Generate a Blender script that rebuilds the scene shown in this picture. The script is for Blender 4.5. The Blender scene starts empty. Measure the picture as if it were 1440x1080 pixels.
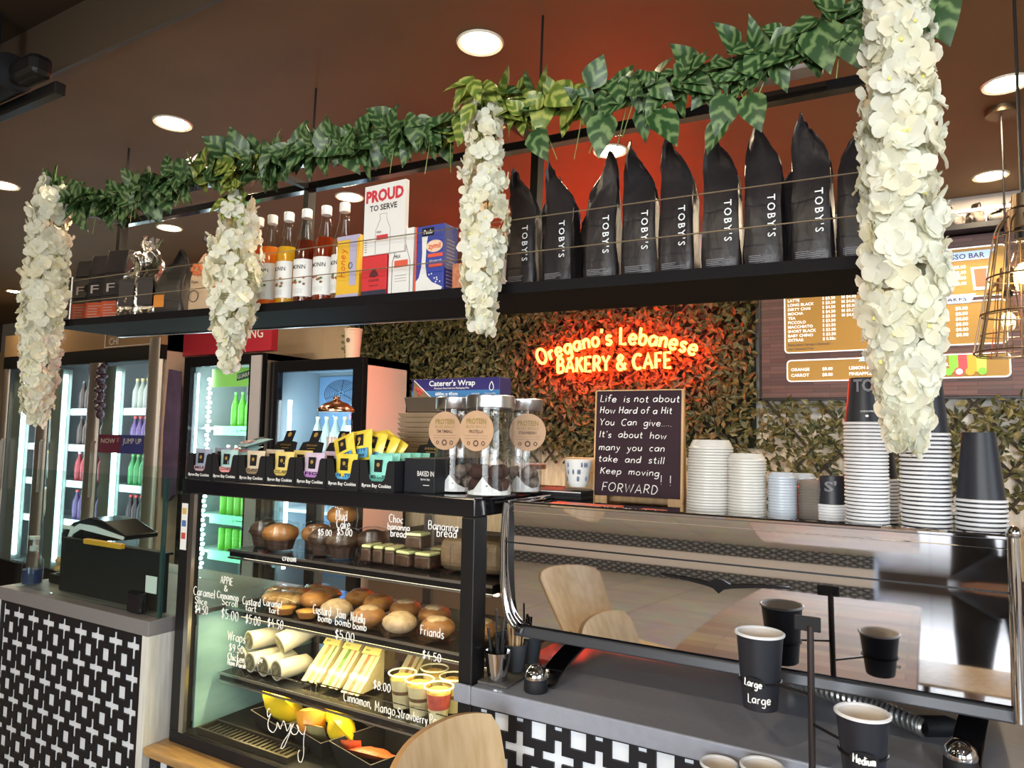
import bpy, math, random
from mathutils import Vector, Matrix, Euler
PI = math.pi
rnd = random.Random(11)
U = rnd.uniform
SC = bpy.context.scene
COL = SC.collection

# ------------------------------------------------------------------ camera, world, exposure
cam_data = bpy.data.cameras.new('camera')
cam_data.lens = 25.0
cam_data.sensor_width = 36.0
cam_data.clip_start = 0.02
cam = bpy.data.objects.new('camera', cam_data)
COL.objects.link(cam)
rot = Matrix(((0.86428059, 0.02336021, 0.50246727), (0.50270069, -0.07513923, -0.86118878), (0.01763745, 0.99689939, -0.07668457)))
cam.matrix_world = Matrix.Translation((0, 0, 1.55)) @ rot.to_4x4()
SC.camera = cam
SC.view_settings.view_transform = 'Standard'
SC.view_settings.look = 'None'
SC.view_settings.exposure = 0.12
SC.view_settings.gamma = 1.0
SC.view_settings.use_curve_mapping = False
SC.cycles.use_denoising = True
SC.cycles.max_bounces = 8
SC.cycles.transparent_max_bounces = 24
SC.cycles.sample_clamp_indirect = 6.0
SC.cycles.caustics_reflective = False
SC.cycles.caustics_refractive = False

world = bpy.data.worlds.new('sky')
SC.world = world
world.use_nodes = True
wn = world.node_tree.nodes
sky = wn.new('ShaderNodeTexSky')
sky.sky_type = 'NISHITA'
sky.sun_elevation = math.radians(42)
sky.sun_rotation = math.radians(200)
sky.sun_disc = False
world.node_tree.links.new(sky.outputs[0], wn['Background'].inputs[0])
wn['Background'].inputs[1].default_value = 0.35

def area_light(name, loc, rot, sx, sy, power, col, parent=None, disk=False, spread=None):
    l = bpy.data.lights.new(name, 'AREA')
    l.energy = power
    l.color = col
    l.shape = 'DISK' if disk else 'RECTANGLE'
    l.size = sx
    if not disk: l.size_y = sy
    if spread: l.spread = spread
    o = bpy.data.objects.new(name, l)
    COL.objects.link(o)
    o.location = loc
    o.rotation_euler = rot
    o.parent = parent
    return o

# daylight entering through the shopfront glazing behind the viewer
area_light('daylight_shopfront', (1.2, -4.9, 1.75), (math.radians(-86), 0, PI), 5.0, 1.9, 95, (0.90, 0.95, 1.0), None, False, math.radians(75))
area_light('daylight_side_glazing', (3.9, -1.4, 1.85), (math.radians(82), 0, math.radians(90)), 3.6, 1.7, 60, (0.86, 0.94, 1.0), None, False, math.radians(100))

# ------------------------------------------------------------------ mesh helper
class MB:
    def __init__(s): s.v = []; s.f = []; s.m = []; s.s = []; s.uv = {}
    def add(s, vs, fs, mi=0, sm=False, M=None):
        b = len(s.v)
        s.v += [tuple(M @ Vector(v)) for v in vs] if M else [tuple(v) for v in vs]
        for f in fs:
            s.f.append(tuple(i + b for i in f)); s.m.append(mi); s.s.append(sm)
        return b
    def box(s, x0, x1, y0, y1, z0, z1, mi=0, M=None):
        vs = [(x, y, z) for z in (z0, z1) for y in (y0, y1) for x in (x0, x1)]
        s.add(vs, [(0, 2, 3, 1), (4, 5, 7, 6), (0, 1, 5, 4), (2, 6, 7, 3), (0, 4, 6, 2), (1, 3, 7, 5)], mi, False, M)
        return s
    def quad(s, a, b, c, d, mi=0, M=None):
        s.add([a, b, c, d], [(0, 1, 2, 3)], mi, False, M); return s
    def poly(s, pts, mi=0, M=None):
        s.add(pts, [tuple(range(len(pts)))], mi, False, M); return s
    def prism(s, pts, d, mi=0, M=None):          # pts (x,z) counter-clockwise seen from -y; extruded from y=0 to y=d
        n = len(pts)
        vs = [(p[0], 0, p[1]) for p in pts] + [(p[0], d, p[1]) for p in pts]
        fs = [tuple(range(n)), tuple(range(2 * n - 1, n - 1, -1))]
        for i in range(n):
            j = (i + 1) % n
            fs.append((j, i, i + n, j + n))
        s.add(vs, fs, mi, False, M); return s
    def lathe(s, prof, n=24, mi=0, M=None, cap0=True, cap1=True, sm=True, squash=1.0):
        vs = []; fs = []
        for r, z in prof:
            for k in range(n):
                a = 2 * PI * k / n
                vs.append((r * math.cos(a), r * math.sin(a) * squash, z))
        for i in range(len(prof) - 1):
            for k in range(n):
                j = (k + 1) % n
                fs.append((i * n + k, i * n + j, (i + 1) * n + j, (i + 1) * n + k))
        s.add(vs, fs, mi, sm, M)
        if cap0 and prof[0][0] > 1e-6: s.add(vs[:n], [tuple(range(n - 1, -1, -1))], mi, False, M)
        if cap1 and prof[-1][0] > 1e-6: s.add(vs[-n:], [tuple(range(n))], mi, False, M)
        return s
    def tube(s, pts, r, n=6, mi=0, M=None, closed=False, cap=True):
        P = [Vector(p) for p in pts]; m = len(P)
        rs = r if isinstance(r, (list, tuple)) else [r] * m
        vs = []; fs = []; up = Vector((0.13, 0.21, 0.97))
        prev = None
        for i in range(m):
            if closed: t = P[(i + 1) % m] - P[i - 1]
            else: t = P[min(i + 1, m - 1)] - P[max(i - 1, 0)]
            if t.length < 1e-9: t = Vector((0, 0, 1))
            t.normalize()
            a = prev if prev is not None else up
            a = a - t * a.dot(t)
            if a.length < 1e-3:
                a = Vector((1, 0.1, 0)); a = a - t * a.dot(t)
            a.normalize(); prev = a
            b = t.cross(a)
            for k in range(n):
                q = 2 * PI * k / n
                vs.append(tuple(P[i] + (a * math.cos(q) + b * math.sin(q)) * rs[i]))
        for i in range(m if closed else m - 1):
            j = (i + 1) % m
            for k in range(n):
                l = (k + 1) % n
                fs.append((i * n + k, i * n + l, j * n + l, j * n + k))
        if cap and not closed:
            fs.append(tuple(range(n - 1, -1, -1))); fs.append(tuple(range((m - 1) * n, m * n)))
        s.add(vs, fs, mi, True, M); return s
    def ball(s, c, rx, ry=None, rz=None, n=12, mi=0, jit=0.0, M=None):
        ry = ry or rx; rz = rz or rx
        m = max(4, n // 2 + 1)
        vs = [(c[0], c[1], c[2] - rz)]; fs = []
        for i in range(1, m):
            th = PI * i / m
            for k in range(n):
                a = 2 * PI * k / n
                j = 1 + U(-jit, jit)
                vs.append((c[0] + rx * j * math.sin(th) * math.cos(a), c[1] + ry * j * math.sin(th) * math.sin(a), c[2] - rz * j * math.cos(th)))
        vs.append((c[0], c[1], c[2] + rz))
        for k in range(n):
            j = (k + 1) % n
            fs.append((0, 1 + j, 1 + k))
            for i in range(m - 2):
                fs.append((1 + i * n + k, 1 + i * n + j, 1 + (i + 1) * n + j, 1 + (i + 1) * n + k))
            fs.append((1 + (m - 2) * n + k, 1 + (m - 2) * n + j, len(vs) - 1))
        s.add(vs, fs, mi, True, M); return s

def obj(name, mb, mats, parent=None, loc=None, rz=0.0, bevel=0.0, seg=2):
    me = bpy.data.meshes.new(name)
    me.from_pydata(mb.v, [], mb.f)
    for m in (mats if isinstance(mats, (list, tuple)) else [mats]): me.materials.append(m)
    me.polygons.foreach_set('material_index', mb.m)
    me.polygons.foreach_set('use_smooth', mb.s)
    if mb.uv:
        ul = me.uv_layers.new(name='UVMap')
        li = [0] * len(me.loops); me.loops.foreach_get('vertex_index', li)
        fl = []
        for i in li: fl += mb.uv.get(i, (0.0, 0.0))
        ul.data.foreach_set('uv', fl)
    me.update()
    if any(mb.s): me.set_sharp_from_angle(angle=0.75)
    o = bpy.data.objects.new(name, me)
    COL.objects.link(o)
    if loc: o.location = loc
    if rz: o.rotation_euler = (0, 0, rz)
    if parent: o.parent = parent
    if bevel > 0:
        b = o.modifiers.new('bevel', 'BEVEL'); b.width = bevel; b.segments = seg; b.limit_method = 'ANGLE'; b.angle_limit = 0.7
    return o

def tag(o, label, cat, group=None, kind=None):
    o['label'] = label; o['category'] = cat
    if group: o['group'] = group
    if kind: o['kind'] = kind
    return o

def thing(name, label, cat, loc=(0, 0, 0), rz=0.0, group=None):
    o = bpy.data.objects.new(name, None)
    o.empty_display_size = 0.05
    COL.objects.link(o)
    o.location = loc; o.rotation_euler = (0, 0, rz)
    return tag(o, label, cat, group)

def struct(name, mb, mats, bevel=0.0):
    o = obj(name, mb, mats, bevel=bevel); o['kind'] = 'structure'; return o

KIDS = {}
def dup(src, loc, rz=None, label=None, group=None, rx=None, ry=None):
    r = src.copy(); COL.objects.link(r); r.location = loc
    e = list(src.rotation_euler)
    if rz is not None: e[2] = rz
    if rx is not None: e[0] = rx
    if ry is not None: e[1] = ry
    r.rotation_euler = e
    if label: r['label'] = label
    if group: r['group'] = group
    for ch in list(src.children):
        c = ch.copy(); COL.objects.link(c); c.parent = r
        for g in list(ch.children):
            d = g.copy(); COL.objects.link(d); d.parent = c
    return r

# ------------------------------------------------------------------ materials
def nodemat(name):
    m = bpy.data.materials.new(name); m.use_nodes = True
    nt = m.node_tree
    return m, nt, nt.nodes, nt.links, nt.nodes['Principled BSDF'], nt.nodes['Material Output']

def mat(name, col, rough=0.5, metal=0.0, emit=None, es=0.0, var=0.0, scale=20.0, bump=0.0, spec=0.5, stretch=None, col2=None, coat=0.0):
    m, nt, N, L, P, O = nodemat(name)
    c4 = (*col, 1)
    P.inputs['Base Color'].default_value = c4
    P.inputs['Roughness'].default_value = rough
    P.inputs['Metallic'].default_value = metal
    P.inputs['Specular IOR Level'].default_value = spec
    if coat: P.inputs['Coat Weight'].default_value = coat; P.inputs['Coat Roughness'].default_value = 0.08
    if emit: P.inputs['Emission Color'].default_value = (*emit, 1); P.inputs['Emission Strength'].default_value = es
    if var or bump or col2:
        tc = N.new('ShaderNodeTexCoord'); mp = N.new('ShaderNodeMapping'); nz = N.new('ShaderNodeTexNoise')
        nz.inputs['Scale'].default_value = scale; nz.inputs['Detail'].default_value = 4
        if stretch: mp.inputs['Scale'].default_value = stretch
        L.new(tc.outputs['Object'], mp.inputs[0]); L.new(mp.outputs[0], nz.inputs['Vector'])
        if var or col2:
            mx = N.new('ShaderNodeMix'); mx.data_type = 'RGBA'
            rp = N.new('ShaderNodeMapRange'); rp.inputs[1].default_value = 0.35; rp.inputs[2].default_value = 0.65
            L.new(nz.outputs[0], rp.inputs[0]); L.new(rp.outputs[0], mx.inputs['Factor'])
            if col2: a, b = col, col2
            else: a, b = [x * (1 - var) for x in col], [min(1, x * (1 + var)) for x in col]
            mx.inputs['A'].default_value = (*a, 1); mx.inputs['B'].default_value = (*b, 1)
            L.new(mx.outputs['Result'], P.inputs['Base Color'])
        if bump:
            bp = N.new('ShaderNodeBump'); bp.inputs['Strength'].default_value = bump; bp.inputs['Distance'].default_value = 0.01
            L.new(nz.outputs[0], bp.inputs['Height']); L.new(bp.outputs[0], P.inputs['Normal'])
    return m

def schlick(N, L, fac=1.0):
    # surface reflection by viewing angle, the same for both faces of a thin sheet
    lw = N.new('ShaderNodeLayerWeight'); lw.inputs[0].default_value = 0.5
    pw = N.new('ShaderNodeMath'); pw.operation = 'POWER'; pw.inputs[1].default_value = 5.0
    ma = N.new('ShaderNodeMath'); ma.operation = 'MULTIPLY_ADD'; ma.inputs[1].default_value = 0.9 * fac; ma.inputs[2].default_value = 0.04 * fac
    ma.use_clamp = True
    L.new(lw.outputs['Facing'], pw.inputs[0]); L.new(pw.outputs[0], ma.inputs[0])
    return ma.outputs[0]

def clear(name, tint=(1, 1, 1), fac=1.0, rough=0.02):
    # clear sheet: light passes straight through, the surface reflects by angle
    m, nt, N, L, P, O = nodemat(name)
    N.remove(P)
    t = N.new('ShaderNodeBsdfTransparent'); t.inputs[0].default_value = (*tint, 1)
    g = N.new('ShaderNodeBsdfGlossy'); g.inputs['Roughness'].default_value = rough
    mx = N.new('ShaderNodeMixShader')
    L.new(schlick(N, L, fac), mx.inputs[0]); L.new(t.outputs[0], mx.inputs[1]); L.new(g.outputs[0], mx.inputs[2])
    L.new(mx.outputs[0], O.inputs[0])
    return m

def liquid(name, col, trans=0.45, glow=None):
    # tinted syrup or drink seen through its bottle
    m, nt, N, L, P, O = nodemat(name)
    N.remove(P)
    t = N.new('ShaderNodeBsdfTransparent'); t.inputs[0].default_value = (*[min(1, c * 1.4) for c in col], 1)
    d = N.new('ShaderNodeBsdfDiffuse'); d.inputs[0].default_value = (*col, 1)
    tl = N.new('ShaderNodeBsdfTranslucent'); tl.inputs[0].default_value = (*col, 1)
    g = N.new('ShaderNodeBsdfGlossy'); g.inputs['Roughness'].default_value = 0.05
    a = N.new('ShaderNodeMixShader'); b = N.new('ShaderNodeMixShader'); c = N.new('ShaderNodeMixShader')
    a.inputs[0].default_value = 0.5; b.inputs[0].default_value = trans
    L.new(d.outputs[0], a.inputs[1]); L.new(tl.outputs[0], a.inputs[2])
    L.new(a.outputs[0], b.inputs[1]); L.new(t.outputs[0], b.inputs[2])
    L.new(schlick(N, L), c.inputs[0]); L.new(b.outputs[0], c.inputs[1]); L.new(g.outputs[0], c.inputs[2])
    L.new(c.outputs[0], O.inputs[0])
    return m

def petalmat(name, c1, c2):
    m, nt, N, L, P, O = nodemat(name)
    N.remove(P)
    nz = N.new('ShaderNodeTexNoise'); nz.inputs['Scale'].default_value = 14
    tc = N.new('ShaderNodeTexCoord'); L.new(tc.outputs['Object'], nz.inputs['Vector'])
    mx = N.new('ShaderNodeMix'); mx.data_type = 'RGBA'
    mx.inputs['A'].default_value = (*c1, 1); mx.inputs['B'].default_value = (*c2, 1)
    L.new(nz.outputs[0], mx.inputs['Factor'])
    d = N.new('ShaderNodeBsdfDiffuse'); tl = N.new('ShaderNodeBsdfTranslucent')
    L.new(mx.outputs['Result'], d.inputs[0]); L.new(mx.outputs['Result'], tl.inputs[0])
    s = N.new('ShaderNodeMixShader'); s.inputs[0].default_value = 0.35
    L.new(d.outputs[0], s.inputs[1]); L.new(tl.outputs[0], s.inputs[2]); L.new(s.outputs[0], O.inputs[0])
    return m

def leafmat(name, dark, pale, freq, rough=0.4):
    m, nt, N, L, P, O = nodemat(name)
    uv = N.new('ShaderNodeUVMap')
    sp = N.new('ShaderNodeSeparateXYZ'); L.new(uv.outputs[0], sp.inputs[0])
    ab = N.new('ShaderNodeMath'); ab.operation = 'ABSOLUTE'; L.new(sp.outputs[0], ab.inputs[0])
    mu = N.new('ShaderNodeMath'); mu.operation = 'MULTIPLY_ADD'; L.new(ab.outputs[0], mu.inputs[0]); mu.inputs[1].default_value = -0.5; L.new(sp.outputs[1], mu.inputs[2])
    tc = N.new('ShaderNodeTexCoord')
    nz = N.new('ShaderNodeTexNoise'); nz.inputs['Scale'].default_value = 30; L.new(tc.outputs['Object'], nz.inputs['Vector'])
    m2 = N.new('ShaderNodeMath'); m2.operation = 'MULTIPLY_ADD'; m2.inputs[1].default_value = freq; L.new(mu.outputs[0], m2.inputs[0])
    m3 = N.new('ShaderNodeMath'); m3.operation = 'MULTIPLY'; m3.inputs[1].default_value = 9.0; L.new(nz.outputs[0], m3.inputs[0]); L.new(m3.outputs[0], m2.inputs[2])
    si = N.new('ShaderNodeMath'); si.operation = 'SINE'; L.new(m2.outputs[0], si.inputs[0])
    mr = N.new('ShaderNodeMapRange'); mr.inputs[1].default_value = -0.3; mr.inputs[2].default_value = 1.3; L.new(si.outputs[0], mr.inputs[0])
    mx = N.new('ShaderNodeMix'); mx.data_type = 'RGBA'
    mx.inputs['A'].default_value = (*dark, 1); mx.inputs['B'].default_value = (*pale, 1)
    L.new(mr.outputs[0], mx.inputs['Factor']); L.new(mx.outputs['Result'], P.inputs['Base Color'])
    P.inputs['Roughness'].default_value = rough
    return m

def brickmat(name, c1, c2, mortar, scale, w, h, rough, off=0.5, msize=0.01, coords='Object', rot=(0, 0, 0)):
    m, nt, N, L, P, O = nodemat(name)
    tc = N.new('ShaderNodeTexCoord'); mp = N.new('ShaderNodeMapping'); bk = N.new('ShaderNodeTexBrick')
    mp.inputs['Rotation'].default_value = rot
    L.new(tc.outputs[coords], mp.inputs[0]); L.new(mp.outputs[0], bk.inputs[0])
    bk.inputs['Color1'].default_value = (*c1, 1); bk.inputs['Color2'].default_value = (*c2, 1); bk.inputs['Mortar'].default_value = (*mortar, 1)
    bk.inputs['Scale'].default_value = scale; bk.inputs['Mortar Size'].default_value = msize
    bk.inputs['Brick Width'].default_value = w; bk.inputs['Row Height'].default_value = h
    bk.offset = off
    nz = N.new('ShaderNodeTexNoise'); nz.inputs['Scale'].default_value = 6
    m2 = N.new('ShaderNodeMapping'); m2.inputs['Scale'].default_value = (1, 1, 8)
    L.new(tc.outputs[coords], m2.inputs[0]); L.new(m2.outputs[0], nz.inputs['Vector'])
    mx = N.new('ShaderNodeMix'); mx.data_type = 'RGBA'; mx.blend_type = 'MULTIPLY'; mx.inputs['Factor'].default_value = 0.5
    L.new(bk.outputs[0], mx.inputs['A']); L.new(nz.outputs[1], mx.inputs['B']); L.new(mx.outputs['Result'], P.inputs['Base Color'])
    P.inputs['Roughness'].default_value = rough
    return m

M = {}
M['black'] = mat('black_coated_steel', (0.009, 0.0085, 0.009), 0.38, spec=0.3)
M['shelfblack'] = mat('black_shelf_coat', (0.010, 0.009, 0.010), 0.65, spec=0.06)
M['blackgloss'] = mat('gloss_black', (0.008, 0.008, 0.010), 0.14, coat=0.3, spec=0.35)
M['matteblack'] = mat('matte_black', (0.010, 0.010, 0.012), 0.6, spec=0.3)
M['white'] = mat('white', (0.80, 0.80, 0.78), 0.5)
M['whiteplastic'] = mat('white_plastic', (0.78, 0.82, 0.86), 0.3)
M['chalk'] = mat('chalk_white', (0.92, 0.92, 0.90), 0.9)
M['chrome'] = mat('polished_steel', (0.74, 0.74, 0.76), 0.035, 1.0)
M['steel'] = mat('brushed_steel', (0.55, 0.55, 0.56), 0.28, 1.0, bump=0.05, scale=60, stretch=(1, 1, 20))
M['copper'] = mat('copper', (0.80, 0.42, 0.25), 0.18, 1.0)
M['glass'] = clear('clear_glass', (0.97, 0.985, 0.98), 0.8)
M['casefront'] = clear('case_glass', (0.98, 0.985, 0.98), 0.55)
M['tealglass'] = clear('edge_tint_glass', (0.90, 0.97, 0.95), 1.0)
M['film'] = clear('clear_film', (0.97, 0.97, 0.95), 0.8, 0.15)
M['ceiling'] = mat('brown_ceiling_paint', (0.175, 0.113, 0.057), 0.6, var=0.08, scale=2, spec=0.3)
M['ceilingdark'] = mat('dark_brown_ceiling_paint', (0.05, 0.032, 0.018), 0.6)
M['worktop'] = mat('grey_stone_worktop', (0.27, 0.285, 0.34), 0.30, var=0.04, scale=60)
M['leftop'] = mat('grey_brown_counter_edge', (0.20, 0.19, 0.195), 0.4)
M['fret'] = mat('black_fretwork', (0.009, 0.0085, 0.011), 0.5, spec=0.3)
M['fretwhite'] = mat('white_backing_board', (0.74, 0.78, 0.84), 0.45)
M['planks'] = mat('pale_plank_end', (0.66, 0.66, 0.62), 0.5, var=0.1, scale=12, stretch=(6, 6, 0.6))
M['goldtrim'] = mat('golden_brown_timber_ledge', (0.42, 0.25, 0.10), 0.3, var=0.25, scale=8, stretch=(1, 8, 8))
M['wood'] = mat('light_plywood', (0.60, 0.40, 0.20), 0.4, col2=(0.72, 0.52, 0.30), scale=6, stretch=(7, 7, 0.8))
M['woodedge'] = mat('plywood_edge', (0.42, 0.23, 0.09), 0.5)
M['frame_wood'] = mat('pine_frame', (0.55, 0.33, 0.14), 0.5, var=0.15, scale=10, stretch=(6, 6, 0.7))
M['cream'] = mat('cream_wall', (0.66, 0.50, 0.33), 0.55, var=0.05, scale=3)
M['tilecream'] = mat('cream_splashback', (0.72, 0.62, 0.48), 0.45, var=0.12, scale=14, stretch=(5, 1, 0.6))
M['whitewall'] = mat('white_wall', (0.78, 0.76, 0.72), 0.6)
M['brownwall'] = mat('dark_brown_wall', (0.07, 0.045, 0.03), 0.55)
M['pink'] = mat('pink_beige_panel', (0.78, 0.63, 0.58), 0.4)
M['leaf'] = leafmat('garland_leaf', (0.020, 0.060, 0.016), (0.17, 0.26, 0.10), 15.0)
M['leafy'] = leafmat('yellow_green_leaf', (0.10, 0.16, 0.02), (0.40, 0.42, 0.10), 14.0)
M['hedge'] = mat('ivy_screen_leaf', (0.022, 0.036, 0.009), 0.45, col2=(0.135, 0.115, 0.035), scale=24)
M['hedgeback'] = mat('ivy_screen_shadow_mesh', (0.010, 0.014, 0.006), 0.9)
M['stem'] = mat('green_stem', (0.20, 0.28, 0.08), 0.5)
M['lattice'] = mat('dark_lattice', (0.05, 0.04, 0.03), 0.7)
M['petal'] = petalmat('white_petal', (0.87, 0.88, 0.84), (0.84, 0.84, 0.66))
M['petal2'] = petalmat('cream_petal', (0.87, 0.85, 0.75), (0.85, 0.81, 0.57))
M['petalheart'] = mat('yellow_petal_heart', (0.75, 0.70, 0.25), 0.7)
GLASS_TEXT = [('Caramel', -2.0452, 1.0338, 0.0266, 0.1036), ('Slice', -2.036, 1.0081, 0.0221, 0.059), ('$4.50', -2.0337, 0.9795, 0.0264, 0.0623), ('APPlE', -1.9173, 1.0844, 0.0216, 0.0562), ('&', -1.8989, 1.0626, 0.0172, 0.0165), ('Cinnamon', -1.9308, 1.0391, 0.0216, 0.0986), ('Scroll', -1.9059, 1.0206, 0.0193, 0.0719), ('$5.00', -1.9061, 0.9794, 0.03, 0.0782), ('Custard', -1.8117, 1.0349, 0.0231, 0.0782), ('tart', -1.7977, 1.0177, 0.0188, 0.0469), ('$5.00', -1.7952, 0.9801, 0.0271, 0.0652), ('Caramel', -1.7211, 1.0425, 0.0227, 0.0779), ('tart', -1.6955, 1.0252, 0.0184, 0.0418), ('$4.50', -1.6989, 0.9835, 0.0265, 0.0653), ('Custard', -1.5163, 1.0474, 0.0255, 0.068), ('bomb', -1.4959, 1.0286, 0.0195, 0.0513), ('Jam', -1.4291, 1.0476, 0.023, 0.0367), ('bomb', -1.4308, 1.0281, 0.0192, 0.0574), ('Nutella', -1.3738, 1.0458, 0.0246, 0.0508), ('bomb', -1.3651, 1.0261, 0.0188, 0.0481), ('$5.00', -1.4289, 0.9899, 0.0267, 0.0701), ('Friands', -1.1354, 1.0454, 0.0231, 0.0735), ('$4.50', -1.1266, 0.9864, 0.0211, 0.0577), ('Wraps', -1.8719, 0.9201, 0.0275, 0.08), ('$9.50', -1.8629, 0.8874, 0.0231, 0.0639), ('Chicken,', -1.8676, 0.8612, 0.021, 0.0797), ('Ham Parm', -1.8665, 0.8465, 0.0147, 0.0796), ('Type', -1.7504, 0.8766, 0.0164, 0.0366), ('Mud', -1.4423, 1.3138, 0.0276, 0.0426), ('Cake', -1.4385, 1.2924, 0.0256, 0.0504), ('$5.00', -1.4349, 1.273, 0.0196, 0.0555), ('Choc', -1.2497, 1.322, 0.0207, 0.0482), ('bananna', -1.2538, 1.3029, 0.0169, 0.0743), ('bread', -1.2433, 1.285, 0.0187, 0.0527), ('Bananna', -1.1194, 1.3134, 0.0217, 0.0932), ('bread', -1.0917, 1.2976, 0.0215, 0.0617), ('cream', -1.6479, 1.1812, 0.0184, 0.0556), ('$5.00', -1.5086, 1.267, 0.018, 0.0521), ('Cinnamon,', -1.3896, 0.8314, 0.0242, 0.0979), ('Mango,', -1.2784, 0.8275, 0.0253, 0.0739), ('Strawberry,', -1.2016, 0.8269, 0.023, 0.0999), ('Pass', -1.0989, 0.8306, 0.0241, 0.0393), ('$8.00', -1.2857, 0.8828, 0.0219, 0.0578)]
# ------------------------------------------------------------------ lettering
_fc = {}
def font_mesh(s, bold=0.0, sp=1.0):
    k = (s, bold, sp)
    if k not in _fc:
        cu = bpy.data.curves.new('lettering_source', 'FONT')
        cu.body = s; cu.size = 1.0; cu.offset = bold; cu.resolution_u = 2; cu.space_character = sp
        o = bpy.data.objects.new('lettering_source', cu); COL.objects.link(o)
        dg = bpy.context.evaluated_depsgraph_get()
        me = bpy.data.meshes.new_from_object(o.evaluated_get(dg))
        _fc[k] = ([tuple(v.co) for v in me.vertices], [tuple(p.vertices) for p in me.polygons])
        bpy.data.objects.remove(o); bpy.data.curves.remove(cu); bpy.data.meshes.remove(me)
    return _fc[k]

def FR(x, y, z, rz=0.0, roll=0.0, tilt=0.0):
    # text plane facing -y: text x -> world x, text y -> world z
    return Matrix.Translation((x, y, z)) @ Matrix.Rotation(rz, 4, 'Z') @ Matrix.Rotation(tilt, 4, 'X') @ Matrix(((1, 0, 0, 0), (0, 0, -1, 0), (0, 1, 0, 0), (0, 0, 0, 1))) @ Matrix.Rotation(roll, 4, 'Z')

def ptext(mb, s, M_, size, width=None, align='l', bold=0.0, mi=0, sp=1.0, bend=None):
    vs, fs = font_mesh(s, bold, sp)
    if not vs: return
    xs = [v[0] for v in vs]; w = max(xs) - min(xs); x0 = min(xs)
    h = 0.72                                         # cap height of the face
    ky = size / h; kx = ky if width is None else width / w
    off = {'l': 0, 'c': -w / 2, 'r': -w}[align]
    out = []
    for v in vs:
        p = ((v[0] - x0 + off) * kx, v[1] * ky, 0)
        if bend: p = bend(p)
        out.append(p)
    mb.add(out, fs, mi, False, M_)

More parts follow.
